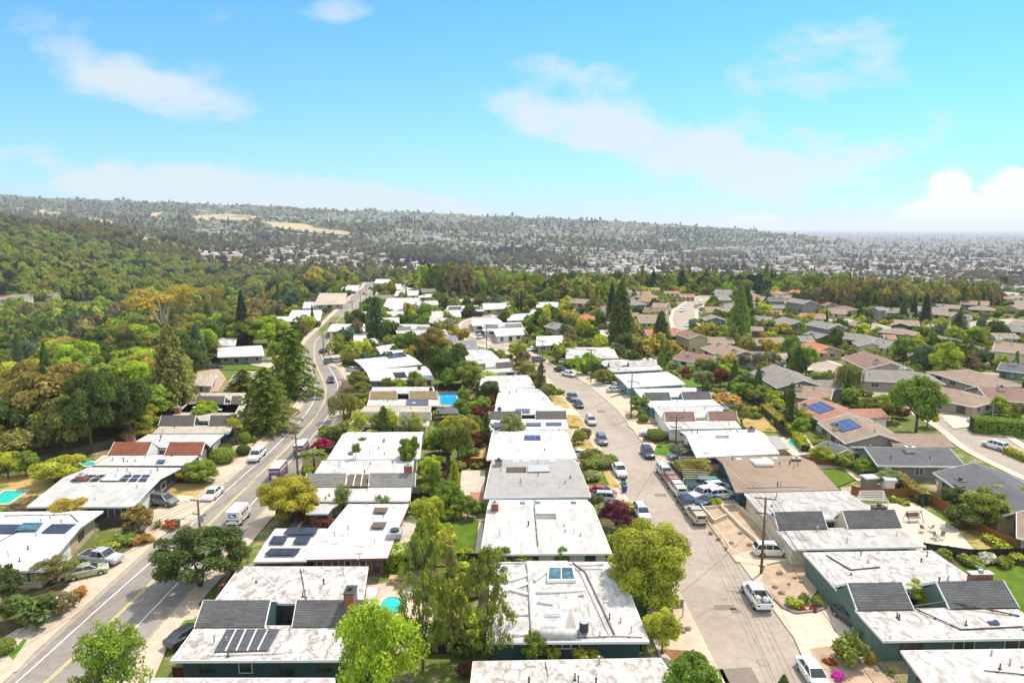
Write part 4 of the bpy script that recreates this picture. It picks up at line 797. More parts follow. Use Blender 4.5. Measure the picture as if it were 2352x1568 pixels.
for q, k_, m, w_, lb, kw in [
 ([(875,814),(932,808),(905,790),(862,796)],'F',W_CLEAN,'tan','small square white roof next to the dense dark hedge trees',{}),
 ([(818,792),(870,790),(860,777),(812,778)],'F',W_CLEAN,'grey','narrow white roof behind the round yellow green tree at the bend',{}),
 ([(753,761),(840,760),(838,744),(762,744)],'F',W_CLEAN,'white','white roof with a clipped round tree standing before it',{}),
 ([(812,777),(842,776),(838,767),(812,768)],'F',W_CLEAN,'grey','small white roof strip under the blue green conifers',{}),
 ([(809,728),(840,728),(842,716),(816,716)],'G',W_MID,'dark','dark walled house beside the straight upper road',{}),
 ([(893,728),(930,727),(922,714),(893,716)],'G',W_LGREY,'dark','house with a small pale gable facing the pines',{}),
 ([(911,765),(996,766),(985,745),(905,744)],'A',W_MID,'grey','pale roofed house with grey gables behind the blue green conifers',dict(yn=(950,759),yr=(950,753),segs=[(914,945),(958,994)],zr=1.2,gmat=SH_LGREY)),
 ([(930,775),(1030,770),(1018,756),(935,758)],'G',W_LGREY,'grey','grey roofed house just behind the dark slate roof',{}),
 ([(985,797),(1055,797),(1046,768),(965,766)],'G',W_SLATE,'dark','dark slate roofed house above the thick oak clump',{}),
 ([(1060,806),(1097,800),(1094,779),(1052,782)],'G',W_SLATE,'grey','grey walled garage block with a slate roof',{}),
 ([(1072,828),(1148,824),(1112,802),(1060,805)],'G',W_LGREY,'white','pale grey domed roof beside the slate roofed garage',{}),
 ([(1083,860),(1194,851),(1168,823),(1083,829)],'A',W_MID,'white','house with two tan gables above the weathered white roof',dict(yn=(1120,848),yr=(1120,836),segs=[(1083,1116),(1140,1186)],zr=1.3,gmat=SH_DARK)),
 ([(1100,894),(1229,890),(1208,861),(1110,864)],'G',W_MID,'tan','weathered white roof beyond the green yards of the pale street',{}),
 ([(990,729),(1060,727),(1055,714),(995,715)],'G',W_MID,'tan','long pale roof under the lime trees beyond the bend',{}),
 ([(1019,716),(1112,714),(1098,701),(1030,702)],'A',W_MID,'dark','house with dark small gables in front of the golden slope',dict(yn=(1060,711),yr=(1060,707),segs=[(1030,1060),(1075,1105)],zr=1.2,gmat=SH_DARK)),
 ([(1110,711),(1177,708),(1168,694),(1108,697)],'G',W_MID,'tan','house with an open carport near the twin cypresses',{}),
 ([(1165,736),(1240,733),(1222,719),(1168,722)],'G',W_CLEAN,'white','white roof with a dark solar array below the twin cypresses',{}),
 ([(1085,748),(1160,745),(1140,730),(1083,731)],'F',W_CLEAN,'white','broad white roof on the corner of the far crescent',{}),
 ([(1110,760),(1206,757),(1196,740),(1105,742)],'A',W_MID,'white','house with twin light gables on the far crescent',dict(yn=(1150,753),yr=(1150,746),segs=[(1115,1145),(1160,1200)],zr=1.2,gmat=SH_LGREY)),
 ([(1140,772),(1205,768),(1196,752),(1130,756)],'F',W_CLEAN,'white','white flat roof with a sunken court on the far crescent',{}),
 ([(1231,706),(1290,705),(1280,693),(1236,694)],'F',W_CLEAN,'white','white roof glimpsed between the cedars',{}),
 ([(1217,723),(1262,722),(1255,710),(1222,711)],'F',W_CLEAN,'grey','small white roof beside the tall cedar',{}),
 ([(1231,794),(1308,790),(1295,770),(1233,772)],'G',W_CLEAN,'tan','white roof patched with a blue tarpaulin',{}),
 ([(1375,778),(1400,777),(1396,757),(1378,758)],'G',W_LGREY,'tan','grey roof corner seen between two redwoods',{}),
 ([(1300,823),(1420,822),(1402,797),(1300,798)],'G',W_MID,'grey','wide white roof behind the dark leaved garden trees',{}),
 ([(657,738),(735,736),(742,712),(672,712)],'F',W_CLEAN,'white','white roof beyond the bend beside the purple leaved tree',{}),
 ([(600,750),(660,748),(668,727),(625,727)],'F',W_CLEAN,'white','white roof with two solar panels among the canyon trees',{}),
 ([(695,708),(740,708),(745,693),(700,693)],'G',W_LGREY,'grey','grey roofed house with a skylit wall on the upper road',{}),
 ([(722,700),(790,698),(797,673),(735,673)],'F',W_TAN,'tan','tan and white roof on the upper road',{}),
 ([(783,668),(820,668),(826,655),(790,655)],'F',W_CLEAN,'white','small white roof high on the upper road',{}),
 ([(490,794),(540,794),(545,776),(500,776)],'F',W_MID,'grey','pale roof at the foot of the dark redwood',{}),
 ([(340,832),(372,838),(378,828),(345,822)],'F',W_MID,'tan','pale flat roof lost among the canyon trees',{}),
 ([(883,700),(960,698),(965,684),(890,684)],'F',W_MID,'white','long white roof on the outer side of the upper road',{}),
 ([(890,722),(880,700),(925,690),(935,705)],'F',W_CLEAN,'white','white roof beside the upper road poles',{}),
 ([(885,665),(935,664),(938,652),(892,652)],'F',W_CLEAN,'white','white roof with a little gable at the top of the upper road',{}),
 ([(905,680),(960,678),(962,667),(912,667)],'F',W_MID,'white','worn white roof near the top of the upper road',{}),
 ([(860,650),(900,650),(902,641),(864,641)],'F',W_CLEAN,'white','white roof at the far end of the upper road',{}),
 ([(805,640),(840,640),(843,630),(810,630)],'F',W_CLEAN,'white','white roof tucked beneath the far redwoods',{}),
 ([(885,617),(935,618),(940,606),(890,606)],'F',W_CLEAN,'white','white roof on the hill crest beyond the upper road',{}),
 ([(500,820),(607,816),(600,793),(500,798)],'G',W_CLEAN,'grey','white roofed house with an open carport and a blue car',dict(near_win=4)),
 ([(524,880),(598,880),(618,854),(545,853)],'F',W_MID,'tan','pinkish white roof beside the wide green deodar',{}),
 ([(436,884),(486,886),(500,864),(450,861)],'G',W_TAN,'cream','beige house with an angular roof above the brown gables',{}),
 ]:
    kw = dict(kw); nw = kw.pop('near_win', 3)
    h = House(q, kind=k_, mat=m, wall=w_, label=lb, group=GF, near_win=nw, zr=kw.pop('zr', .3 if k_ == 'F' else .8), vr=.55, **kw)
    h.clutter(4, 1)
# ---- outer side of the striped road
h = House([(-130,1314),(99,1309),(236,1173),(-15,1176)], kind='G', zr=.9, vr=.58, mat=W_CLEAN, wall='tan', label='large white roof house with two solar fields and a glazed skylight, beside the silver pickup', group=GL, garage=1)
for q in ([(-40,1228),(35,1228),(60,1208),(-10,1208)], [(95,1227),(150,1227),(175,1208),(120,1208)]): h.quad_px(q, SOLAR_K, 'solar_panel', .12)
h.quad_px([(34,1225),(85,1224),(100,1207),(55,1207)], SOLAR_B if 0 else GLASS_L, 'skylight', .25, .1); h.conduit([(.0,.88),(.75,.9),(.92,.7)]); h.conduit([(.1,.1),(.5,.6)]); h.clutter(6, 3)
h = House([(62,1163),(305,1162),(414,1074),(208,1073)], kind='G', zr=.95, vr=.55, mat=W_LGREY, wall='dark', label='grey white folded roof house behind the dark grey driveway wagon', group=GL, garage=1)
for i in range(8): h.quad_px([(160+i*22.5,1108),(178+i*22.5,1108),(202+i*20.5,1093),(186+i*20.5,1093)], SOLAR_K, 'solar_panel', .1)
h.quad_px([(233,1108),(272,1108),(285,1095),(250,1095)], FRAME_W, 'skylight_frame', .2, .12); h.chimney(.22,.5,1.2,1,.8); h.clutter(5, 2)
h = House([(213,1069),(430,1069),(516,997),(340,997)], kind='A', zr=1.6, yn=(300,1044), yr=(300,1016), segs=[(251,339),(380,463)], mat=W_STREAK, gmat=SH_RED, wall='white', fascia=FASCIA_D, label='white roofed house with two terracotta tiled gables', group=GL)
h.quad_px([(358,1063),(376,1063),(382,1057),(364,1057)], SOLAR_B, 'solar_panel', .3); h.chimney(.03, .62, 1.4, .9, 1.5); h.clutter(5, 1)
h = House([(352,994),(525,994),(566,925),(430,925)], kind='A', zr=1.5, yn=(450,977), yr=(450,956), segs=[(366,446),(480,558)], mat=W_TAN, gmat=SH_DARK, wall='teal', label='tan roofed house with dark brown gables and a lime green courtyard tree', group=GL); h.chimney(.04,.62,1.2,.9,1.3); h.clutter(5, 1)
h = House([(410,947),(540,948),(565,902),(460,902)], kind='A', zr=1.3, yn=(480,928), yr=(480,910), segs=[(448,515),(530,562)], mat=W_TAN, gmat=SH_DARK, wall='dark', label='tan and charcoal roof tucked under the spreading deodar', group=GL); h.clutter(3, 1)
# ---- along the pale street, inner side
h = House([(1075,1650),(1600,1650),(1517,1511),(1087,1519)], kind='F', mat=W_DIRTY, wall='teal', label='heavily stained roof cut by the bottom edge, below the roof with the air conditioner', group=GT); h.clutter(5, 1); h.conduit([(.38,.3),(.38,.95)])
h = House([(1118,1474),(1490,1472),(1408,1290),(1131,1291)], kind='G', zr=1.0, vr=.72, mat=W_MID, wall='teal', near_win=0, label='white folded roof with a ducted raised middle, skylights and an air conditioner', group=GT)
def local_rect(h, px): return [h.PF(*h.uv_px(x, y, h.ze+.8)) for x, y in px]
def raised(h, px, z0, z1, name, m, taper=.15, bev=.12):
    q = local_rect(h, px); k = MB(); c = sum((Vector(p) for p in q), Vector((0,0)))/len(q)
    n = len(q); k.add([(x, y, z0) for x, y in q]+[(*(Vector(p)+(c-Vector(p)).normalized()*taper), z1) for p in q], [tuple(range(n-1,-1,-1)), tuple(range(n, 2*n))]+[(i,(i+1)%n,n+(i+1)%n,n+i) for i in range(n)])
    return k.build(name, m, h.root, bevel=bev)
x0, y0 = h.PF(.30,.05)
k = MB(); gridsolid(k, h.PF, [.275,.62], [.07,.4,.72,.96], lambda u, v: h.ze+h.zp(v)-.1, lambda u, v: h.ze+h.zp(v)+.42, lambda i, j: True); o = k.build('raised_roof', W_MID, h.root, bevel=.15)
k = MB(); k.tube([(*h.PF(.275,.05), h.ze+.3),(*h.PF(.56,.05), h.ze+.3)], .5, .5, 12); k.build('parapet', W_MID, h.root, smooth=True)
for a, b in (((1139,1358),(1214,1338)),((1140,1340),(1210,1322)),((1165,1400),(1213,1398)),((1178,1440),(1216,1438)),((1232,1363),(1345,1358)),((1228,1340),(1262,1316)),((1330,1302),(1385,1298)),((1235,1382),(1270,1385)),((1140,1342),(1213,1360))):
    q = [h.PF(*h.uv_px(*p, h.ze+1.0)) for p in (a, b)]; vv = [h.uv_px(*p, h.ze+1.0)[1] for p in (a, b)]
    k = MB(); k.tube([(*q[i], h.ze+h.zp(vv[i])+(.55 if a[0] > 1220 else .12)) for i in (0, 1)], .2, .2, 8); k.build('duct', WHITE_M, h.root, smooth=True)
h.quad_px([(1256,1349),(1323,1347),(1318,1321),(1258,1321)], WHITE_M, 'skylight_curb', .45, .35); h.quad_px([(1260,1346),(1288,1346),(1288,1324),(1262,1324)], SOLAR_B if 0 else GLASS_L, 'skylight', .82, .05); h.quad_px([(1291,1346),(1319,1346),(1314,1324),(1290,1324)], GLASS_L, 'skylight', .82, .05)
for q in ([(1250,1417),(1289,1416),(1285,1405),(1252,1405)], [(1245,1441),(1280,1441),(1279,1433),(1246,1433)]): h.quad_px(q, WHITE_M, 'skylight_curb', .42, .2); h.quad_px([(q[0][0]+2,q[0][1]-1),(q[1][0]-2,q[1][1]-1),(q[2][0]-2,q[2][1]+1),(q[3][0]+2,q[3][1]+1)], DOME, 'skylight', .63, .12)
x, y = h.PF(*h.uv_px(1341, 1446, h.ze+.5)); k = MB(); k.tube([(x,y,3.1),(x,y,4.05)], .45, .45, 16); o = k.build('air_conditioner', DARKM, h.root); k = MB(); k.tube([(x,y,4.05),(x,y,4.1)], .4, .4, 16); k.build('fan_grille', METAL, o)
h.conduit([(.66,.96),(.72,.72),(.80,.06)], .07, FASCIA_D); h.conduit([(.63,.96),(.68,.72),(.765,.06)], .04, METAL); h.conduit([(.02,.95),(.27,.96)], .05, METAL); h.conduit([(.55,.03),(.8,.04),(.97,.03)], .03)
for px in ((1425,1425),(1400,1420),(1450,1445),(1378,1453),(1435,1350)): u, v = h.uv_px(*px, h.ze+.4); h.pipe(u, v, .6)
a = Vector(h.PF(.5,h.over/h.Dp)); b = Vector(h.PF(.6,h.over/h.Dp)); a = Vector(h.PF(.36,h.over/h.Dp)); b = Vector(h.PF(.58,h.over/h.Dp)); h.win_wall(tuple(a), tuple(b), 1.5, 2.3, 4, -1)
h = House([(1104,1272),(1405,1270),(1347,1147),(1126,1148)], kind='G', zr=1.0, vr=.72, mat=W_STREAK, wall='white', label='white folded roof with a slatted light well and brick chimney, next to the purple plum', group=GT, hole=[(1293,1192),(1360-24,1180)] if 0 else [(1292-60,1192),(1276,1181)], near_win=4)
h.chimney(.07,.66,1.0,.9,1.0); h.conduit([(.46,.95),(.44,.7),(.44,.1)], .05); h.clutter(3, 0)
for px in ((1200,1165),(1234,1163),(1317,1164)): u, v = h.uv_px(*px, h.ze+.2); h.skylight(u, v, .9, .8, .25, False)
h = House([(1112,1143),(1357,1139),(1315,1054),(1134,1054)], kind='G', zr=1.0, vr=.68, mat=W_GREY, wall='tan', label='all grey folded roof house next to the red and silver driveway cars', group=GT, hole=[(1162,1086),(1208,1075)])
h.quad_px([(1212,1086),(1263,1085),(1258,1073),(1212,1073)], METAL, 'louvre_panel', .12, .12); h.chimney(.09,.66,1.1,.9,.8); h.clutter(5, 0)
for px in ((1185,1067),(1208,1065),(1270,1065)): u, v = h.uv_px(*px, h.ze+.2); h.skylight(u, v, .9, .7, .3)
h = House([(1118,1055),(1325,1052),(1294,988),(1134,988)], kind='G', zr=.9, vr=.7, mat=W_CLEAN, wall='white', label='plain bright white folded roof with four small solar panels in a row', group=GT)
h.quad_px([(1203,1011),(1242,1011),(1241,1003),(1205,1003)], SOLAR_B, 'solar_panel', .15); h.clutter(6, 2); h.chimney(.06,.75,.8,.7,.7,WHITE_M)
h = House([(1120,987),(1306,985),(1290,932),(1140,932)], kind='A', zr=1.1, yn=(1200,962), yr=(1200,945), segs=[(1122,1197),(1230,1302)], mat=W_CLEAN, gmat=SH_DARK, wall='brown', label='white roofed house with one charcoal gable and several solar thermal panels', group=GT)
for q in ([(1132,981),(1156,981),(1158,969),(1134,969)], [(1207,977),(1243,977),(1243,970),(1209,970)], [(1254,976),(1290,976),(1290,969),(1254,969)], [(1182,947),(1217,947),(1217,938),(1184,938)]): h.quad_px(q, SOLAR_R, 'solar_panel', .12)
h.clutter(4, 1); h.chimney(.08,.68,.8,.8,.9)
h = House([(1138,932),(1273,930),(1236,893),(1148,893)], kind='F', mat=W_CLEAN, wall='white', label='white roof spotted with many small vents beside the parked dark pickup', group=GT); h.clutter(12, 3)
# ---- outer side of the pale street
h = House([(2165,1640),(2800,1640),(2510,1488),(2070,1494)], kind='F', mat=W_MID, wall='green', label='stained pale roof filling the lowest corner beneath the slate gabled house', group=GR); h.clutter(5, 2); h.conduit([(.3,.6),(.5,.5),(.6,.7)])
h = House([(2029,1470),(2430,1463),(2140,1264),(1846,1269)], kind='A', zr=1.75, yn=(2150,1396), yr=(2150,1337), segs=[(1962,2092),(2176,2338)], mat=W_DIRTY, gmat=SH_GREY, wall='green', label='mottled white roofed house with slate gables and a lime courtyard tree', group=GR)
h.chimney(.92,(h.vr+h.vn)/2+.12,2.4,.7,1.2); h.clutter(6, 1); h.conduit([(.15,.95),(.22,.75),(.45,.78)], .06); h.conduit([(.35,.3),(.6,.32),(.95,.2)], .06); h.conduit([(.35,.3),(.5,.08),(.95,.1)], .05); h.quad_px([(2276,1432),(2298,1431),(2290,1421),(2264,1421)], SOLAR_K, 'solar_panel')
h = House([(1823,1260),(2126,1254),(1942,1127),(1710,1133)], kind='A', zr=1.7, yn=(1900,1213), yr=(1900,1175), segs=[(1783,1897),(1946,2072)], mat=W_BLOTCH, gmat=SH_GREY, wall='cream', label='blotchy white roofed house with dark grey gables beside the bare paved yard', group=GR, garage=0)
h.chimney(.93,(h.vr+h.vn)/2+.1,1.8,.8,1.2); h.clutter(4, 0)
for px in ((1846,1151),(1913,1146),(1999,1226)): u, v = h.uv_px(*px, h.ze+.1); h.skylight(u, v, 1.1, 1.0, .3)
h = House([(1690,1131),(1928,1125),(1833,1046),(1642,1049)], kind='G', zr=1.1, vr=.6, mat=W_BROWN, wall='teal', label='brown folded roof house with a white skylight, above the crowd of parked old cars', group=GR, fascia=FASCIA_D)
h.quad_px([(1736,1074),(1778,1074),(1768,1063),(1722,1063)], WHITE_M, 'skylight', .1, .45); h.chimney(.83,.66,1.3,.8,.5); h.clutter(5, 0); h.conduit([(.12,.08),(.7,.08)], .05, METAL)
for px in ((1697,1057),(1757,1055),(1780,1055)): u, v = h.uv_px(*px, h.ze+.4); h.skylight(u, v, .9, .7, .25)
h = House([(1600,1050),(1790,1041),(1732,986),(1563,990)], kind='G', zr=1.0, vr=.62, mat=W_CLEAN, wall='white', label='wide bright white folded roof beside the kidney shaped pool', group=GR, hole=[(1645,1008),(1672,1002)]); h.clutter(5, 2); h.chimney(.88,.75,1.1,.9,.7)
h.wing([(1785,1032),(1812,1030),(1785,1000),(1760,1001)], 2.4, W_GREY, .1, 0)
h = House([(1539,985),(1702,982),(1660,934),(1501,935)], kind='A', zr=1.5, yn=(1600,966), yr=(1600,947), segs=[(1527,1596),(1628,1704)], mat=W_MID, gmat=SH_MAUVE, wall='white', label='white roofed house with mauve brown gables near the golden gravel yard', group=GR); h.chimney(.95,.62,1.1,.8,1.2); h.clutter(4, 1)
h = House([(1493,934),(1656,931),(1597,890),(1456,893)], kind='A', zr=1.4, yn=(1550,918), yr=(1550,901), segs=[(1481,1540),(1569,1636)], mat=W_CLEAN, gmat=SH_GREY, wall='aqua', label='white roofed house with dark grey gables beside the purple leaf tree', group=GR); h.chimney(.93,.66,1.0,.8,1.1); h.clutter(3, 1)
h = House([(1443,890),(1574,882),(1533,854),(1411,860)], kind='F', mat=W_CLEAN, wall='aqua', near_win=0, label='flat white roof house with a turquoise side wall', group=GR); h.clutter(4, 1)
h = House([(1408,854),(1522,848),(1496,822),(1372,828)], kind='A', zr=1.4, yn=(1450,842), yr=(1450,829), segs=[(1398,1426),(1446,1512)], mat=W_MID, gmat=W_MID, wall='grey', label='worn white roofed house with white gables and an orange chimney', group=GR); h.chimney(.85,.62,.9,.8,.9); h.clutter(3, 1)
# ---- subdivision on the right: pitched roofs given by their ridge ends
TR, GY, SL, SA, OR, MV = SH_TAUPE, SH_GREYR, SH_SLATE, SH_SALMON, SH_ORANGE, SH_MAUVE
for r0, r1, w, m, wl, lb, kw in [
 ((1948,950),(2020,996),12,TR,'taupe','brown roofed house with two rows of solar panels and a pale chimney',dict(chim=(.45,.12),wing=(.8,7,8,1),solar=(.2,.62,.12,.42))),
 ((1872,912),(1948,948),11,SA,'white','salmon roofed house with one blue solar array',dict(chim=(.3,.1),solar=(.25,.7,.15,.45),wing=(.6,5,7,1))),
 ((1985,1026),(2180,1028),10,SL,'grey','long slate grey roof house with a white box chimney',dict(chim=(.5,.4))),
 ((2236,1062),(2400,1160),12,SL,'tan','slate roofed tan house with a tall chimney near the street',dict(chim=(.35,.08))),
 ((1900,1012),(1945,1032),5,SL,'grey','small grey garden building behind the kidney shaped pool',dict(win=1,ze=2.3)),
 ((1830,883),(1915,892),11,TR,'taupe','flat looking taupe roof behind the dark cypress shrub',dict(chim=(.1,.3))),
 ((2335,1176),(2410,1190),10,TR,'taupe','taupe roof corner at the edge beside the green lawn',{}),
 ((1985,806),(2045,832),13,MV,'tan','mauve brown roof house with a white end gable and a chimney',dict(chim=(.85,.3))),
 ((2010,848),(2105,852),12,GY,'taupe','low hipped grey roof between the large bright trees',dict(kind='H',chim=(.6,.6))),
 ((1862,783),(1905,795),11,OR,'tan','bright orange roofed house beside the curving street',dict(wing=(.8,6,8,-1))),
 ((1985,778),(2003,787),8,GY,'cream','small cream house with a pale grey roof',dict(kind='G')),
 ((2012,778),(2052,783),11,GY,'cream','cream house with a grey roof next to the tall bright tree',dict(chim=(.5,.6))),
 ((2192,789),(2238,790),10,MV,'blue','blue walled house with a brown roof and white trimmed windows',dict(kind='H',win=3)),
 ((2218,845),(2265,858),13,TR,'taupe','broad brown hipped roof below the garden of rocks',dict(kind='H')),
 ((2300,830),(2370,838),10,SL,'green','green walled house with a dark slate roof at the edge',dict(chim=(.4,.4))),
 ((2285,783),(2370,790),13,TR,'cream','large cream two storey house with a balcony at the edge',dict(two=True,chim=(.1,.5))),
 ((2275,764),(2330,765),8,TR,'cream','long low cream wall house behind the pair of lime trees',{}),
 ((2245,887),(2370,892),12,MV,'taupe','mauve roof with a white solar patch at the edge of the picture',dict(chim=(.4,.4))),
 ((2150,885),(2215,897),12,TR,'taupe','hipped brown roof behind the purple shrub and round bright tree',dict(kind='H')),
 ((1872,735),(1925,745),9,GY,'grey','two storey grey house with a gable window and carport',dict(two=True)),
 ((1862,760),(1900,768),8,GY,'dark','dark walled cottage with a grey chimney',dict(chim=(.5,.1))),
 ((1935,762),(1990,768),10,GY,'tan','wide grey roof bungalow behind the two storey grey house',dict(kind='H')),
 ((1960,736),(1988,740),8,TR,'cream','cream and taupe house above the yellow green hedge',{}),
 ((2055,733),(2110,736),10,TR,'dark','dark walled taupe roof house in front of the black conifers',dict(wing=(.2,4,7,-1))),
 ((2028,768),(2055,769),7,SA,'tan','small salmon roof peeking above the bright tree',{}),
 ((2155,770),(2190,777),8,TR,'taupe','taupe roof beside the magenta shrub',{}),
 ((2208,722),(2230,723),8,GY,'white','tall white house at the edge of the far wood',dict(two=True)),
 ((1898,709),(1945,711),9,TR,'tan','pinkish tan roof beside the far cul de sac',{}),
 ((2008,704),(2028,704),7,GY,'grey','slender grey two storey house among lime trees',dict(two=True)),
 ((1855,671),(1890,682),9,SA,'tan','salmon roofed house at the crest of the hill',dict(wing=(.5,4,7,-1))),
 ((1880,690),(1910,695),8,SA,'tan','lower salmon roof below the crest',{}),
 ((1652,784),(1712,806),13,TR,'taupe','taupe roofed house with a broad front gable beside the maroon tree',dict(chim=(.15,.4))),
 ((1680,806),(1755,807),10,MV,'white','mauve roofed house with a tall white chimney',dict(chim=(.05,.4),wing=(.8,6,8,-1))),
 ((1778,837),(1845,872),13,GY,'grey','grey roofed house with a large front gable and square chimney',dict(chim=(.3,.1),wing=(.85,5,9,1))),
 ((1620,773),(1682,774),9,TR,'brown','brown roof behind the rusty leaved tree',{}),
 ((1572,757),(1607,768),8,MV,'tan','two storey tan house at the foot of the curving street',dict(two=True)),
 ((1462,722),(1508,722),16,TR,'tan','broad tan roof behind the bare pale tree',{}),
 ((1618,704),(1668,704),12,TR,'tan','brown roof above the pale green gable',dict(chim=(.8,.5))),
 ((1635,722),(1645,728),9,GY,'green','small pale green gabled porch house',{}),
 ((1648,682),(1676,682),8,TR,'cream','cream house beside the tall dark fir',{}),
 ((1500,695),(1533,696),10,TR,'tan','tan roof house above the curving street',{}),
 ((1525,668),(1560,668),7,SA,'white','pink roofed white house near the paired dark conifers',{}),
 ((1560,675),(1594,675),8,SA,'tan','pinkish brown roof beside the ivy covered tree',{}),
 ((1490,660),(1525,660),9,TR,'cream','pale roof house between the two dark conifers',{}),
 ((1465,662),(1487,662),8,TR,'tan','small hipped tan roof left of the paired conifers',dict(kind='H')),
 ((1628,652),(1660,653),8,GY,'grey','grey hipped roof beyond the curving street',dict(kind='H')),
 ((1645,664),(1680,666),8,GY,'white','white two storey house beyond the curving street',dict(two=True)),
 ((1695,640),(1735,641),10,OR,'cream','red roofed villa on the far crest',{}),
 ((1660,632),(1695,634),10,SA,'cream','tan roofed villa on the far crest',{}),
 ((1600,628),(1640,630),9,SA,'cream','salmon roof at the far end of the crest',{}),
 ((1765,682),(1803,683),9,SL,'grey','dark roofed two storey house with upper windows',dict(two=True)),
 ((1750,712),(1795,712),9,SA,'tan','salmon roof behind the lime green garden tree',{}),
 ((1745,700),(1800,700),8,GY,'white','pale grey flat looking roof near the cul de sac',{}),
 ((1735,724),(1775,728),9,GY,'grey','grey roof beside the spiky palms',{}),
 ((1800,727),(1840,737),9,GY,'grey','grey roofed house in front of the cul de sac',dict(wing=(.3,4,6,-1))),
 ((1770,737),(1803,737),7,GY,'grey','small twin gabled grey house',{}),
 ((1725,749),(1752,750),7,TR,'brown','small brown roofed garage house beside the tall fir',{}),
 ((1750,775),(1800,774),11,TR,'taupe','taupe roof behind the yellow green garden tree',dict(kind='H')),
 ((1832,771),(1862,771),8,GY,'grey','grey roof near the slender street pole',{}),
 ((1820,684),(1862,690),9,GY,'grey','grey two storey house above the young street trees',dict(two=True)),
 ((1745,660),(1780,662),9,GY,'white','white house on the middle ridge of the neighbourhood',{}),
 ((1700,665),(1730,667),8,GY,'white','white fronted house beside the round fir',{}),
 ((1790,652),(1830,655),9,GY,'grey','grey roofed house in front of the brown wood',dict(kind='H')),
 ((2380,740),(2330,735),8,TR,'tan','tan roof at the far edge of the valley wood',{}),
 ((1630,752),(1650,752),6,MV,'brown','low mauve roof beside the curving street',{}),
 ]:
    h = shouse(r0, r1, w, m, wl, lb, **kw)
    for _ in range(3): h.pipe(rng.uniform(.1,.9), rng.uniform(.1,.9), rng.uniform(.3,.6), .08)
# ------------------------------------------------------------------ vehicles
def paint():
    m, t, p, o = newmat('car_paint'); oi = tn(t, 'ShaderNodeObjectInfo'); co = tn(t, 'ShaderNodeTexCoord')
    n = noise(t, co.outputs['Object'], 1.5, 4, .6)
    t.links.new(mixc(t, .5, oi.outputs['Color'], mixc(t, 1, oi.outputs['Color'], ramp(t, n, [(.3, gray(.75)), (.7, gray(1))]), 'MULTIPLY')), p.inputs['Base Color'])
    p.inputs['Roughness'].default_value = .32; p.inputs['Coat Weight'].default_value = .5; p.inputs['Coat Roughness'].default_value = .08; return m
PAINT = paint(); TYRE = M('tyre_rubber', (.025,.025,.026), .15, 5, .8); RIM = M('rim_alloy', (.42,.42,.43), .1, 6, .35, .5, metallic=.6)
LAMP = M('lamp_clear', (.72,.74,.75), .05, 4, .15, .5); TAIL = M('lamp_red', (.38,.02,.02), .05, 4, .25, .5); CGLASS = glassmat('car_glass', (.025,.03,.036), .06); TRIM = M('black_trim', (.03,.03,.03), .1, 5, .6)
PLATE = M('number_plate', (.7,.7,.68), .05, 4, .5)
def loft(mb, secs):
    """secs: (x, halfwidth at sill, halfwidth at shoulder, z low, z shoulder, z top, halfwidth top)"""
    rings = []
    for (x, w0, w1, zl, zs, zt, wt) in secs:
        rings.append([(x,-w0,zl),(x,w0,zl),(x,w1,zl+(zs-zl)*.45),(x,w1*.99,zs),(x,wt,zt),(x,-wt,zt),(x,-w1*.99,zs),(x,-w1,zl+(zs-zl)*.45)])
    n = 8; vs = [p for r in rings for p in r]; fs = []
    for i in range(len(rings)-1):
        for k in range(n): fs.append((i*n+k, i*n+(k+1)%n, (i+1)*n+(k+1)%n, (i+1)*n+k))
    fs += [tuple(range(n)), tuple(range(len(rings)*n-1, (len(rings)-1)*n-1, -1))]
    return mb.add(vs, fs)
def cabin(root, W, secs, zb, posts):
    """secs (x, z, halfwidth) of the roof edge; base line (x0..x1) below.  Builds glasshouse and roof skin"""
    (xb0, xf0), (xb1, xf1), zt, wb, wt = secs
    g = MB(); g.add([(xb0,-wb,zb),(xf0,-wb,zb),(xf0,wb,zb),(xb0,wb,zb),(xb1,-wt,zt),(xf1,-wt,zt),(xf1,wt,zt),(xb1,wt,zt)],
                    [(3,2,1,0),(4,5,6,7),(0,1,5,4),(1,2,6,5),(2,3,7,6),(3,0,4,7)]); g.build('windows', CGLASS, root, bevel=.03)
    r = MB(); r.box(xb1-.06, xf1+.06, -wt-.02, wt+.02, zt-.02, zt+.05, .05)
    for s in (-1, 1):
        for (xa, xc) in ((xf0, xf1), (xb0, xb1)): r.beam((xa, s*wb, zb), (xc, s*wt, zt), .07, .09)
        for q in posts: r.beam((q, s*(wb+.005), zb), (q, s*(wt+.01), zt), .08, .05)
    r.build('roof', PAINT, root, bevel=.03)
def wheels(root, xs, W, R=.33, w=.22):
    for x in xs:
        for s in (-1, 1):
            k = MB(); k.tube([(0,-w/2,0),(0,w/2,0)], R, R, 18); o = k.build('wheel', TYRE, root, (x, s*(W/2-w/2+.02), R))
            k = MB(); y = s*(w/2+.012); k.tube([(0,y-s*.03,0),(0,y,0)], R*.62, R*.55, 12); k.build('rim', RIM, o)
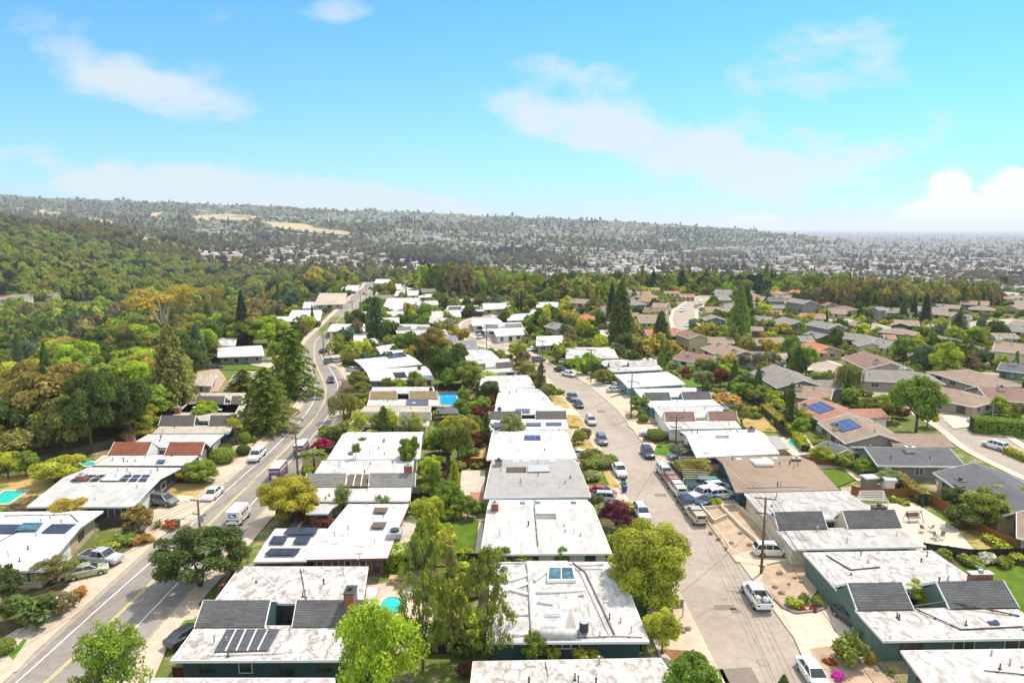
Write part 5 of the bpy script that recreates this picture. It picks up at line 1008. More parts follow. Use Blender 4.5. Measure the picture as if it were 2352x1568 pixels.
def lamps(root, xf, xb, W, zf, zb_, hw=.34):
    for s in (-1, 1):
        k = MB(); y = s*(W/2-.32); k.box(xf-.16, xf+.012, y-.19, y+.19, zf-.07, zf+.07, .0); k.build('headlight', LAMP, root)
        k = MB(); k.box(xb-.012, xb+.12, y-.16+s*.06, y+.16+s*.06, zb_-.09, zb_+.09); k.build('tail_light', TAIL, root)
    k = MB(); k.box(xf-.02, xf+.02, -W*.24, W*.24, zf-.14, zf+.03); k.build('grille', TRIM, root)
    k = MB(); k.box(xb-.018, xb+.02, -.2, .2, zb_-.28, zb_-.14); k.build('number_plate', PLATE, root)
    for s in (-1, 1):
        k = MB(); k.box(xf-1.75, xf-1.6, s*(W/2)-.02, s*(W/2)+.02+s*.12, zf+.2, zf+.34) if s > 0 else k.box(xf-1.75, xf-1.6, -W/2-.14, -W/2+.02, zf+.2, zf+.34); k.build('mirror', PAINT, root)
def proto_car(kind):
    r = empty(kind, (0,0,-500)); b = MB()
    if kind == 'sedan':
        L, W = 4.65, 1.82; h = W/2
        loft(b, [(-2.32,h*.8,h*.84,.38,.72,.80,h*.66),(-2.2,h*.9,h*.94,.26,.82,.97,h*.8),(-1.6,h*.95,h,.22,.86,1.02,h*.84),(-.2,h*.95,h,.2,.88,.99,h*.88),(1.0,h*.95,h,.2,.86,.96,h*.86),(1.9,h*.92,h*.96,.22,.76,.84,h*.76),(2.25,h*.84,h*.86,.3,.62,.70,h*.62),(2.33,h*.7,h*.74,.36,.54,.60,h*.55)])
        b.build('body', PAINT, r, smooth=True, bevel=.03); cabin(r, W, ((-1.75,1.15),(-1.0,.35),1.42,h*.84,h*.66), .96, (-.35,)); wheels(r, (-1.38,1.42), W, .33); lamps(r, 2.22, -2.26, W, .66, .78)
    elif kind == 'suv':
        L, W = 4.7, 1.9; h = W/2
        loft(b, [(-2.35,h*.85,h*.88,.42,.9,1.0,h*.78),(-2.22,h*.93,h*.97,.32,.98,1.1,h*.86),(-1,h*.96,h,.28,1.0,1.12,h*.9),(.8,h*.96,h,.28,1.0,1.1,h*.9),(1.75,h*.94,h*.97,.3,.92,1.03,h*.82),(2.25,h*.86,h*.9,.36,.78,.86,h*.7),(2.35,h*.74,h*.78,.42,.66,.72,h*.62)])
        b.build('body', PAINT, r, smooth=True, bevel=.03); cabin(r, W, ((-2.2,1.2),(-1.85,.45),1.66,h*.88,h*.72), 1.08, (-.95,-.1)); wheels(r, (-1.4,1.42), W, .37, .25); lamps(r, 2.24, -2.3, W, .82, 1.0)
        k = MB(); [k.beam((-1.5,s*h*.66,1.75),(.2,s*h*.66,1.75),.05,.04) for s in (-1,1)]; k.build('roof_rack', TRIM, r)
    elif kind in ('pickup', 'camper_pickup'):
        L, W = 5.5, 1.98; h = W/2
        loft(b, [(-2.75,h*.9,h*.93,.55,.98,1.06,h*.9),(-2.7,h*.95,h,.5,1.0,1.08,h*.97),(-.6,h*.95,h,.42,1.0,1.08,h*.95),(.9,h*.95,h,.38,1.02,1.12,h*.92),(1.4,h*.94,h*.98,.38,1.0,1.14,h*.86),(2.5,h*.92,h*.95,.42,.92,1.06,h*.8),(2.72,h*.84,h*.88,.46,.82,.92,h*.72)])
        b.build('body', PAINT, r, smooth=True, bevel=.03); cabin(r, W, ((-.85,1.35),(-.7,.65),1.78,h*.88,h*.74), 1.08, (.05,)); wheels(r, (-1.75,1.75), W, .40, .27); lamps(r, 2.66, -2.74, W, .9, .95)
        if kind == 'pickup':
            k = MB(); k.box(-2.62,-.95,-h*.82,h*.82,1.045,1.10); k.build('bed_liner', TRIM, r)
            k = MB(); [k.box(-2.72,-.85,y-.045,y+.045,1.05,1.2) for y in (-h*.9,h*.9)]; k.box(-2.74,-2.66,-h*.86,h*.86,1.05,1.19); k.build('bed_side', PAINT, r)
        else:
            k = MB(); k.box(-2.72,-.9,-h*.9,h*.9,1.05,1.74,.12); k.build('camper_shell', PAINT, r, bevel=.05)
            k = MB(); k.box(-2.5,-1.1,-h*.9+.02,h*.9-.02,1.25,1.55,.0); k.build('shell_window', CGLASS, r); k = MB(); k.box(-2.735,-2.6,-h*.6,h*.6,1.25,1.55); k.build('rear_window', CGLASS, r)
    elif kind in ('mail_truck', 'delivery_van'):
        big = kind == 'delivery_van'; L, W, H = (6.2, 2.15, 2.75) if big else (4.5, 1.95, 2.25); h = W/2
        x0 = -L/2; xc = L/2-(1.3 if big else 1.0)
        b.box(x0, xc, -h, h, .45, H, .03); b.build('body', PAINT, r, bevel=.05)
        k = MB(); k.box(x0-.03, xc+.05, -h-.03, h+.03, H+.002, H+.07); k.build('roof', FRAME_W, r, bevel=.03)
        k = MB(); k.add([(xc,-h*.97,.45),(L/2,-h*.9,.45),(L/2,h*.9,.45),(xc,h*.97,.45),(xc,-h*.94,H*.93),(L/2-.75,-h*.9,H*.9),(L/2-.75,h*.9,H*.9),(xc,h*.94,H*.93),(L/2-.02,-h*.86,1.15),(L/2-.02,h*.86,1.15)],
              [(3,2,1,0),(0,1,8,5,4),(1,2,9,8),(8,9,6,5),(2,3,7,6,9),(4,5,6,7)]); k.build('cab', PAINT, r, bevel=.03)
        k = MB(); k.add([(L/2-.05,-h*.74,1.2),(L/2-.05,h*.74,1.2),(L/2-.70,h*.74,H*.86),(L/2-.70,-h*.74,H*.86),(L/2-.02,-h*.74,1.22),(L/2-.02,h*.74,1.22),(L/2-.66,h*.74,H*.88),(L/2-.66,-h*.74,H*.88)],[(0,1,2,3),(7,6,5,4),(0,4,5,1),(1,5,6,2),(2,6,7,3),(3,7,4,0)]); k.build('windscreen', CGLASS, r)
        wheels(r, (x0+1.0, L/2-.95), W, .38, .25); lamps(r, L/2-.01, x0, W, .85, .9)
        if big:
            MARK_W, MARK_O = PLATE, M('orange_band', (.62,.13,.03), .05, 3, .5)
            k = MB(); k.box(x0-.02, x0, -h*.86, h*.86, 1.95, 2.25); [k.box(x0+.4, xc-.3, s*h-.012, s*h+.012, 1.95, 2.2) for s in (-1,1)]; k.build('lettering_band', MARK_W, r)
            k = MB(); [k.box(x0-.032, x0-.021, -h*.78+i*.21, -h*.78+i*.21+.13, 2.0, 2.2) for i in range(8)]; k.build('lettering', PAINT, r)
            k = MB(); k.box(x0-.02, x0, -h*.8, h*.8, 1.62, 1.72); [k.box(x0+.4, xc-.3, s*h-.012, s*h+.012, 1.4, 1.6) for s in (-1,1)]; k.build('orange_band', MARK_O, r)
            k = MB(); k.box(x0-.02, x0+.002, -h*.5, h*.5, .75, 1.3); k.build('emblem_panel', MARK_W, r)
        else:
            BLU = M('emblem_blue', (.03,.05,.22), .05, 3, .4)
            k = MB(); k.box(x0-.02, x0, -.52, .52, 1.42, 1.98); e = k.build('emblem', BLU, r)
            k = MB(); k.add([(x0-.035,-.42,1.60),(x0-.035,.1,1.9),(x0-.035,.44,1.86),(x0-.035,.30,1.74),(x0-.035,.40,1.66),(x0-.035,-.05,1.58)],[(5,4,3,2,1,0)]); k.add([(x0-.035,-.44,1.5),(x0-.035,.40,1.6),(x0-.035,.3,1.53),(x0-.035,-.44,1.45)],[(3,2,1,0)]); k.build('eagle_mark', PLATE, e)
            k = MB(); k.box(x0-.03, x0-.001, -h*.95, h*.95, 1.0, 1.1); k.build('bumper_bar', TRIM, r)
            k = MB(); [k.box(x, x+.5, s*h-.012, s*h+.012, 1.35, 1.85) for s in (-1,1) for x in (-1.2,-.4,.5)]; k.build('side_window', CGLASS, r)
            k = MB(); [k.box(x0+.2, L/2-1.2, s*h-.012, s*h+.012, 1.02, 1.1) for s in (-1,1)]; k.build('blue_stripe', BLU, r)
    elif kind == 'camper_van':
        L, W, H = 6.6, 2.2, 2.9; h = W/2
        b.box(-3.3, 1.9, -h, h, .5, H, .05); b.box(1.9, 2.7, -h*.95, h*.95, 1.9, H, .1); b.build('body', PAINT, r, bevel=.1)
        k = MB(); k.box(1.88, 3.3, -h*.9, h*.9, .5, 1.35, .08); k.build('cab', PAINT, r, bevel=.05); k = MB(); k.box(1.9, 2.6, -h*.8, h*.8, 1.3, 1.9, .05); k.build('windscreen', CGLASS, r)
        k = MB(); [k.box(x, x+.9, s*h-.012, s*h+.012, 1.5, 2.1) for s in (-1,1) for x in (-2.6,-.8)]; k.build('side_window', CGLASS, r); wheels(r, (-1.9,2.3), W, .38); lamps(r, 3.25, -3.3, W, .9, .9)
    tag(r, 'prototype', 'car'); return r
PROTO = {}; PUSED = set()
def road_dir(edge, y):
    i = int(np.argmin(abs(edge[:,1]-y))); i = min(max(i, 1), len(edge)-2); d = edge[i+1]-edge[i-1]; return math.atan2(d[1], d[0])
CARG = {'sedan': 'cars', 'suv': 'cars'}
def car(kind, px, face, color, label, group=None, cat=None, name=None, scale=1):
    if kind not in PROTO: PROTO[kind] = proto_car(kind)
    p = P(px[0], px[1], .6)
    if face in ('L+', 'L-'): a = road_dir(RR_, p.y)+(0 if face == 'L+' else math.pi)
    elif face in ('R+', 'R-'): a = road_dir(QR_, p.y)+(0 if face == 'R+' else math.pi)
    else:
        q = P(px[0]+face[0], px[1]+face[1], .6); a = math.atan2(q.y-p.y, q.x-p.x)
    o = PROTO[kind] if kind not in PUSED else copy_tree(PROTO[kind]); PUSED.add(kind)
    onroad = .02
    o.location = (p.x, p.y, p.z+(.14 if group == 'cars parked in driveways' else onroad)+(.05 if px[1] < 800 else 0)); o.rotation_euler = (0, 0, a); o.scale = (scale,)*3
    o.name = name or {'sedan':'sedan_car','suv':'suv_car'}.get(kind, kind)
    tag(o, label, cat or {'pickup':'pickup','camper_pickup':'pickup','mail_truck':'mail truck','delivery_van':'van','camper_van':'motorhome'}.get(kind, 'car'), group)
    for ch in o.children:
        ch.color = (*color, 1)
        for g in ch.children: g.color = (*color, 1)
    return o
wht, slv, blk, blu, gry, red, tan_, navy, teal, org = (.72,.72,.71),(.42,.43,.44),(.025,.027,.03),(.035,.06,.13),(.13,.14,.16),(.42,.02,.04),(.42,.36,.25),(.012,.02,.055),(.04,.24,.25),(.28,.13,.08)
GK, GD, GS = 'cars parked along the kerb', 'cars parked in driveways', 'vehicles on the striped road'
for a in [
 ('camper_pickup',(590,1046),'L-',wht,'white pickup with a camper shell by the clipped round shrubs',GS), ('sedan',(489,1133),'L-',wht,'white sedan at the kerb by the dry yellow lawn',GS),
 ('mail_truck',(549,1187),'L+',wht,'boxy white mail truck with a blue emblem on its back',GS), ('delivery_van',(641,1086),'L+',(.06,.03,.15),'purple delivery van half hidden by the spreading street tree',GS,None,None,.84),
 ('delivery_van',(693,1034),'L+',(.06,.03,.15),'purple delivery van beside the fan palm and utility pole',GS,None,None,.84), ('sedan',(760,872),'L-',navy,'dark blue car driving round the bend',GS),
 ('sedan',(783,706),'L-',blk,'black car driving on the straight upper road',GS), ('sedan',(806,690),'L-',wht,'white car on the straight upper road',GS), ('suv',(850,662),'L+',blk,'dark car near the top of the upper road',GS), ('sedan',(836,674),'L+',red,'dark red car parked on the upper road',GS),
 ('sedan',(766,744),(12,2),red,'red car at the corner under the purple leaved tree',GD), ('suv',(375,1151),(30,4),gry,'dark grey wagon in the driveway with square paving strips',GD), ('pickup',(233,1283),(30,3),slv,'silver pickup parked below the white roof with solar fields',GD),
 ('sedan',(200,1312),(28,-6),(.34,.36,.2),'pale yellow green sedan beside the silver pickup',GD), ('sedan',(432,1458),(25,-14),blk,'black car under the eave beside the stepping slabs',GD), ('sedan',(493,843),(25,-2),blk,'black car outside the beige house',GD), ('sedan',(567,829),(-8,10),blu,'blue car inside the open carport',GD),
 ('suv',(757,830),(14,-5),gry,'grey car nose out by the bend',GD), ('suv',(779,828),(14,-5),slv,'silver car nearest the hedge at the bend',GD), ('sedan',(745,806),(14,-4),navy,'dark blue car under the carport wires',GD), ('sedan',(811,850),(14,2),slv,'silver car beside the dark shrubs above the bend',GD), ('sedan',(829,878),(14,-2),slv,'silver sedan in front of the windowed grey wall',GD),
 ('pickup',(1316,913),'R-',gry,'dark grey pickup parked above the black sedan',GK), ('sedan',(1329,928),'R-',navy,'dark blue sedan behind the grey pickup',GK), ('suv',(1357,966),'R-',slv,'champagne silver minivan at the kerb by the mailbox',GK), ('suv',(1382,1010),'R-',gry,'dark grey crossover beside the dry grass bank',GK),
 ('pickup',(1422,1080),'R-',wht,'white pickup with a rack beside the round hedge',GK), ('suv',(1474,1177),'R-',(.55,.57,.6),'pale silver crossover beside the purple plum',GK), ('suv',(1488,1040),'R-',navy,'dark blue hatchback beside the mown lawn',GK),
 ('camper_pickup',(1528,1086),'R-',slv,'silver extended cab truck at the head of the old trucks',GK), ('camper_pickup',(1539,1101),'R+',org,'rusty orange truck with a silver shell',GK), ('camper_pickup',(1555,1122),'R+',(.6,.55,.5),'faded cream truck with a ladder rack shell',GK), ('suv',(1575,1152),'R+',navy,'glossy navy crossover between the old trucks',GK), ('camper_pickup',(1597,1183),'R+',tan_,'tan boxy old wagon last in the kerb row',GK),
 ('pickup',(1737,1368),'R+',wht,'white pickup with loaded bed and pipe rack',GK), ('sedan',(1868,1546),'R-',wht,'white sedan with a dark sunroof at the bottom edge',GK),
 ('sedan',(1337,1044),(25,3),wht,'white sedan beside the dry grass bank',GD), ('sedan',(1383,1130),(25,4),red,'red hatchback beside the silver wagon',GD), ('suv',(1378,1145),(-25,-1),slv,'silver wagon next to the red hatchback',GD), ('pickup',(1500,997),(-25,-3),wht,'white truck beside the clipped oval hedge',GD), ('suv',(1562,1048),(-28,3),gry,'grey covered car under the bare shrub',GD),
 ('pickup',(1614,1114),(30,-3),teal,'teal old pickup with an empty bed',GD), ('sedan',(1640,1109),(30,-2),teal,'turquoise old sedan beneath the wires',GD), ('suv',(1648,1121),(30,-3),wht,'white roofed old wagon between the teal and white cars',GD), ('camper_pickup',(1616,1136),(-30,8),(.6,.55,.55),'white truck with a red brown hatch',GD), ('suv',(1655,1137),(30,-3),wht,'white wagon in the driveway by the terraced beds',GD), ('sedan',(1626,1151),(-25,8),blu,'small blue car beside the terraced beds',GD),
 ('suv',(1772,1266),(40,1),(.62,.60,.56),'cream white crossover on the sloping driveway',GD), ('sedan',(1800,1235),(20,16),slv,'silver car nosed under the cream wall eave',GD), ('sedan',(1954,1420),(26,20),blk,'black car in the shade of the carport',GD),
 ('sedan',(1413,896),(28,-2),slv,'silver sedan in front of the turquoise wall',GD), ('suv',(1301,833),(20,3),wht,'white wagon under the shade tree',GD), ('sedan',(1289,849),(20,3),blk,'black sedan nearest the low box hedge',GD), ('sedan',(1306,859),(20,4),wht,'white coupe beside the planted rock bed',GD), ('suv',(1237,826),(16,-1),gry,'grey car crossing at the street corner',GK), ('sedan',(1223,802),(20,-4),wht,'white car beneath the drooping green tree',GD),
 ('suv',(1106,766),(14,-1),(.08,.2,.14),'dark green wagon by the slate roofed garage',GK), ('suv',(1102,774),(4,6),slv,'silver van by the slate roofed garage',GK), ('sedan',(1179,716),(6,8),wht,'white car beside the twin cypresses',GD),
 ('sedan',(1566,713),(-10,4),wht,'white car on the drive above the curving street',GD), ('suv',(1599,703),(3,-8),slv,'silver car behind the motorhome',GK), ('camper_van',(1610,698),(3,-8),wht,'white motorhome parked on the curving street',GK), ('sedan',(1598,737),(12,1),blu,'blue car beside the dark round tree',GD), ('sedan',(1578,746),(-3,7),wht,'white car at the foot of the curving street',GK), ('sedan',(1704,640),(5,2),wht,'white car on the far crest drive',GD),
 ('suv',(1798,839),(14,8),(.05,.12,.13),'dark teal car between two street trees',GK), ('sedan',(1759,818),(12,5),wht,'white car nosed behind the box bushes',GD), ('sedan',(1994,876),(-12,4),blu,'blue sedan farther in the double driveway',GD), ('sedan',(1999,883),(-12,4),navy,'navy sedan nearer in the double driveway',GD), ('sedan',(1926,761),(-6,5),(.3,.36,.42),'pale blue car under the two storey house carport',GD),
 ('suv',(2285,1023),(-24,-7),wht,'white wagon parked at the kerb of the wide corner',GK), ('suv',(2276,980),(-6,-16),wht,'white van behind the spreading street tree',GK), ('sedan',(2250,966),(12,1),slv,'silver car in the shade of the corner',GK), ('sedan',(2250,748),(10,0),wht,'white car near the edge of the far wood',GD)]:
    car(*a)
# pipe rack and load on the white pickup nearest the sloping driveway
for o in list(C.objects):
    if o.get('label', '').startswith('white pickup with loaded bed'):
        m = MB(); h_ = .86
        for s in (-1, 1): m.beam((-2.6,s*h_,1.75),(1.2,s*h_,1.95),.05,.05); [m.beam((x,s*h_,1.05),(x,s*h_,1.8),.05,.05) for x in (-2.55,-1.0)]
        m.beam((-2.55,-h_,1.76),(-2.55,h_,1.76),.05,.05); m.beam((-1.0,-h_,1.83),(-1.0,h_,1.83),.05,.05); m.build('pipe_rack', METAL, o)
        m = MB(); m.tube([(-1.9,-.35,1.1),(-1.9,-.3,1.35),(-1.9,-.2,1.5)], .42, .16, 9); m.tube([(-1.4,.3,1.1),(-1.4,.3,1.3),(-1.4,.25,1.42)], .38, .15, 9); m.build('load', WHITE_M, o, smooth=True)
        m = MB(); [m.beam((-2.55,y,1.2),(-1.0,y,1.25),.06,.04) for y in (.45,.55,.68)]; m.build('timber', M('timber_load', (.45,.33,.2), .15, 3, .8), o); break
PT = PROTO['pickup']
# ------------------------------------------------------------------ foliage
def leafmat(name, attr):
    m, t, p, o = newmat(name); 
    if attr: c0 = tn(t, 'ShaderNodeAttribute', attribute_name='col').outputs['Color']
    else:
        oi = tn(t, 'ShaderNodeObjectInfo'); at = tn(t, 'ShaderNodeAttribute', attribute_name='tint')
        c0 = mixc(t, 1.0, oi.outputs['Color'], at.outputs['Color'], 'MULTIPLY')
    t.nodes.remove(p); d = tn(t, 'ShaderNodeBsdfDiffuse'); tr = tn(t, 'ShaderNodeBsdfTranslucent'); gl = tn(t, 'ShaderNodeBsdfGlossy'); gl.inputs['Roughness'].default_value = .45
    gl.inputs['Color'].default_value = (.9,.95,.8,1)
    t.links.new(c0, d.inputs[0]); t.links.new(mixc(t, 1.0, c0, (1.0,1.0,.55), 'MULTIPLY'), tr.inputs[0])
    a = tn(t, 'ShaderNodeMixShader'); a.inputs[0].default_value = .42; t.links.new(d.outputs[0], a.inputs[1]); t.links.new(tr.outputs[0], a.inputs[2])
    b = tn(t, 'ShaderNodeMixShader'); b.inputs[0].default_value = .014; t.links.new(a.outputs[0], b.inputs[1]); t.links.new(gl.outputs[0], b.inputs[2])
    t.links.new((a if attr else b).outputs[0], o.inputs[0]); return m
LEAF = leafmat('leaves', False); LEAFF = leafmat('far_leaves', True)
BARKM = M('tree_bark', (.13,.095,.07), .3, 5, .95, .1); BARKW = M('pale_bark', (.50,.44,.38), .25, 3, .9, .1)
def npmesh(name, V, F, mats, tint=None, col=None, k=4):
    me = bpy.data.meshes.new(name); F = np.asarray(F, np.int32); V = np.asarray(V, np.float32)
    me.vertices.add(len(V)); me.vertices.foreach_set('co', V.ravel()); me.loops.add(F.size); me.loops.foreach_set('vertex_index', F.ravel())
    me.polygons.add(len(F)); me.polygons.foreach_set('loop_start', np.arange(0, F.size, k, dtype=np.int32)); me.polygons.foreach_set('loop_total', np.full(len(F), k, np.int32))
    if tint is not None or col is not None:
        nm = 'tint' if tint is not None else 'col'; at = me.attributes.new(nm, 'FLOAT_COLOR', 'FACE' if False else 'CORNER')
        c = tint[:, None]*np.ones((1, 3)) if tint is not None and tint.ndim == 1 else (tint if tint is not None else col)
        c = np.concatenate([c, np.ones((len(c), 1))], 1); c = np.repeat(c, k, axis=0); at.data.foreach_set('color', c.astype(np.float32).ravel())
    for m in mats: me.materials.append(m)
    me.update(); return me
def cards(C_, Nn, size, R, asp=1.5, fold=0):
    """leaf cards: centres, normals, sizes -> quads"""
    n = len(C_); Nn = Nn/np.linalg.norm(Nn, axis=1)[:,None]
    r = R.randn(n, 3); t = np.cross(Nn, r); t /= np.linalg.norm(t, axis=1)[:,None]+1e-9; b = np.cross(Nn, t)
    s = (size*(0.6+0.8*R.rand(n)))[:,None] if np.ndim(size) == 0 else (size*(0.6+.8*R.rand(n)))[:,None]
    a1 = t*s*asp*.5; b1 = b*s*.5
    V = np.stack([C_-a1, C_+b1*.9, C_+a1, C_-b1*.9], 1).reshape(-1, 3)
    return V, np.arange(4*n).reshape(-1, 4)
def blob(R, c, rad, n, size, tint, up=.35, inner=.72):
    d = R.randn(n, 3); d /= np.linalg.norm(d, axis=1)[:,None]; d[:,2] = np.where(d[:,2] < -.55, -d[:,2], d[:,2])
    k = inner+(1.08-inner)*R.rand(n)**.6
    Cc = c+d*k[:,None]*rad; Nn = d+R.randn(n, 3)*.55; Nn[:,2] += up
    V, F = cards(Cc, Nn, size, R); return V, F, tint*(.78+.44*R.rand(n))
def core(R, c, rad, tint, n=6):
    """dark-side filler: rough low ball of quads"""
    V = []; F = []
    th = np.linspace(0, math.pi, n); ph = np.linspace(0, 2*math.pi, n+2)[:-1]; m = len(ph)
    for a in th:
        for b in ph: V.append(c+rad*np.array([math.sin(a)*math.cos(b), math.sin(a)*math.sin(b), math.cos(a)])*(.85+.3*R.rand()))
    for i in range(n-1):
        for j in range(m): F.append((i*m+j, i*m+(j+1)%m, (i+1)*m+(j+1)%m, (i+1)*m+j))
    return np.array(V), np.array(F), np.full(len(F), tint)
class Acc:
    def __init__(s): s.V = []; s.F = []; s.T = []; s.n = 0
    def add(s, V, F, T): s.V.append(V); s.F.append(F+s.n); s.T.append(T); s.n += len(V)
    def mesh(s, name, mat=None): return npmesh(name, np.concatenate(s.V), np.concatenate(s.F), [mat or LEAF], np.concatenate(s.T))
def crown(kind, seed, q=1.0):
    R = np.random.RandomState(seed); A = Acc(); up = np.array([0,0,1.])
    def lobes(pts, rads, leaf, dens, inner=.72, cores=True, up_=.35):
        for c, r in zip(pts, rads):
            r = np.asarray(r)*np.ones(3); tnt = .72+.56*R.rand(); area = 4*math.pi*np.mean(r)**2
            n = max(30, int(area/(leaf*leaf)*dens*q))
            A.add(*blob(R, c, r, n, leaf, tnt, up_, inner))
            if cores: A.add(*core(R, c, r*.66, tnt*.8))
    if kind in ('round', 'dome', 'sparse'):
        n = {'round': 34, 'dome': 60, 'sparse': 62}[kind]; pts = []; rad = []
        zc, zh = {'round': (.55,.42), 'dome': (.47,.47), 'sparse': (.52,.46)}[kind]
        for i in range(n):
            d = R.randn(3); d /= np.linalg.norm(d); 
            if d[2] < -.7: d[2] *= -1
            k = (.55+.35*R.rand()) if kind != 'sparse' else .3+.65*R.rand(); r = {'round':.12,'dome':.10,'sparse':.085}[kind]*(.7+.7*R.rand())
            c = np.array([d[0]*k*.46, d[1]*k*.46, zc+d[2]*k*zh*(.92)]); pts.append(c); rad.append((r, r, r*.8))
        if kind != 'sparse':
            pts.append(np.array([0,0,zc])); rad.append((.27,.27,.22))
        lobes(pts, rad, {'round':.030,'dome':.019,'sparse':.020}[kind], .95 if kind != 'sparse' else .62, .45 if kind == 'sparse' else .7, kind != 'sparse')
    elif kind == 'oak':
        pts = []; rad = []
        for i in range(22):
            a = R.rand()*6.283; k = math.sqrt(R.rand())*.38; z = .52+.30*R.rand()*(1-k*1.5)+.05; r = .13*(.7+.6*R.rand())
            pts.append(np.array([math.cos(a)*k, math.sin(a)*k, z])); rad.append((r, r, r*.75))
        for i in range(8):
            a = R.rand()*6.283; pts.append(np.array([math.cos(a)*.33, math.sin(a)*.33, .33+.12*R.rand()])); rad.append((.12,.12,.1))
        lobes(pts, rad, .04, .8)
    elif kind == 'pine':
        for i in range(64):
            a = R.rand()*6.283; k = math.sqrt(R.rand())*.46; z = .34+.56*R.rand()*(1-k*.9); r = .078*(.7+.7*R.rand())
            lobes([np.array([math.cos(a)*k, math.sin(a)*k, z])], [(r*1.1, r*1.1, r*.8)], .019, 1.5, .3, False, .9)
    elif kind == 'conifer':
        m = int(820*q)
        for i in range(m):
            t = R.rand()**.8; z = .05+.93*t; r = .54*(1-t)**.66*(.65+.4*R.rand())+.012; a = R.rand()*6.283; n = int(14)
            s = .35+.65*R.rand(n); d = np.array([math.cos(a), math.sin(a), 0]); C_ = d*(s*r)[:,None]+up*(z-(s*r)[:,None]*.28)+R.randn(n, 3)*.014
            Nn = up[None]*.9+d*.5+R.randn(n, 3)*.35; V, F = cards(C_, Nn, .030, R, 1.7); A.add(V, F, np.full(n, .7+.6*R.rand())*(.8+.4*R.rand(n)))
        for z in np.linspace(.1, .85, 8):
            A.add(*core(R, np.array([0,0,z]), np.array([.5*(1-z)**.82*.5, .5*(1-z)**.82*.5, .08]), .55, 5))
    elif kind == 'deodar':
        for i in range(int(120*q)):
            t = (i+.5)/(120*q); z = .06+.9*t; r = .54*(1-t)**.5*(.6+.5*R.rand())+.02; a = i*2.399+R.rand()*.4; d = np.array([math.cos(a), math.sin(a), 0]); sd_ = np.array([-d[1], d[0], 0])
            n = int(70*(.3+r*1.6)); s = R.rand(n)**.7; w = (R.rand(n)-.5)*.26*(1.1-s*.6)
            C_ = d*(s*r)[:,None]+sd_*w[:,None]*r*1.6+up*(z-(s*s*r*.22)[:,None]+R.randn(n)[:,None]*.006); Nn = up[None]+R.randn(n, 3)*.38; V, F = cards(C_, Nn, .032, R, 1.8)
            A.add(V, F, np.full(n, .75+.5*R.rand())*(.75+.5*R.rand(n)))
    elif kind == 'column':
        m = int(90*q); pts = []; rad = []
        for i in range(m):
            t = R.rand(); prof = .46*math.sin(math.pi*min(1, (t*.93+.07)))**.6*(1-.35*t); a = R.rand()*6.283; k = prof*(.55+.35*R.rand())
            pts.append(np.array([math.cos(a)*k, math.sin(a)*k, .10+.86*t])); r = .13*(.6+.5*R.rand())*(1-.45*t); rad.append((r, r, .045))
        lobes(pts, rad, .030, .38, .4, False, .1)
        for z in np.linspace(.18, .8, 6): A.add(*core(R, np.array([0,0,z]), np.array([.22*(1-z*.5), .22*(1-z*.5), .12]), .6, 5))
    elif kind == 'wispy':         # open dark tree of upright sprays with gaps
        for i in range(int(120*q)):
            t = R.rand(); prof = .46*math.sin(math.pi*(t*.8+.2))**.7; a = R.rand()*6.283; k = prof*math.sqrt(R.rand()); r = .075*(.6+.6*R.rand())
            lobes([np.array([math.cos(a)*k, math.sin(a)*k, .16+.80*t])], [(r, r, .05)], .019, .6, .1, False, .0)
    elif kind == 'spire':
        for i in range(int(150*q)):
            t = R.rand(); prof = .46*(math.sin(math.pi*min(1, t*.85+.12))**.5)*(1-.55*t); a = R.rand()*6.283
            lobes([np.array([math.cos(a)*prof*.8, math.sin(a)*prof*.8, .04+.92*t])], [(.10*(1-.5*t), .10*(1-.5*t), .04)], .045, .35, .5, False, .0)
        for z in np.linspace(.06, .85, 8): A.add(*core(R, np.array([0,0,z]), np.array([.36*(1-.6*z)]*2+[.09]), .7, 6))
    elif kind == 'euc':
        for i in range(16):
            a = R.rand()*6.283; k = math.sqrt(R.rand())*.38; z = .5+.42*R.rand()*(1-k*.6); r = .12*(.7+.6*R.rand())
            lobes([np.array([math.cos(a)*k, math.sin(a)*k, z])], [(r*1.1, r*1.1, r*.55)], .026, .7, .5, False, .5)
    elif kind == 'weep':
        for i in range(int(150*q)):
            a = R.rand()*6.283; k = .42*math.sqrt(R.rand()); z0 = .97-.5*k*k*4*.25-.25*k; ln = .25+.35*R.rand(); n = 34
            s = R.rand(n); C_ = np.array([math.cos(a)*k, math.sin(a)*k, z0])-up*(s*ln)[:,None]+R.randn(n, 3)*.014; Nn = R.randn(n, 3); Nn[:,2] *= .4
            V, F = cards(C_, Nn, .026, R, 1.9); A.add(V, F, np.full(n, .7+.6*R.rand())*(.8+.4*R.rand(n)))
    elif kind == 'bush':
        pts = []; rad = []
        for i in range(16):
            a = R.rand()*6.283; k = math.sqrt(R.rand())*.34; z = .30+.34*R.rand()*(1-k); r = .19*(.7+.6*R.rand()); pts.append(np.array([math.cos(a)*k, math.sin(a)*k, z])); rad.append((r, r, r*1.1))
        lobes(pts, rad, .075, .85, .6)
    elif kind == 'clipped':
        n = int(1600*q); d = R.randn(n, 3); d /= np.linalg.norm(d, axis=1)[:,None]; d[:,2] = np.where(d[:,2] < -.3, -d[:,2], d[:,2]); C_ = np.array([0,0,.45])+d*np.array([.5,.5,.53])*(.95+.06*R.rand(n))[:,None]
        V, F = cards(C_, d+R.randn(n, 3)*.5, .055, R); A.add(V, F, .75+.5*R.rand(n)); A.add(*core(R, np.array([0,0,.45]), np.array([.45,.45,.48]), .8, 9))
    elif kind == 'palm':
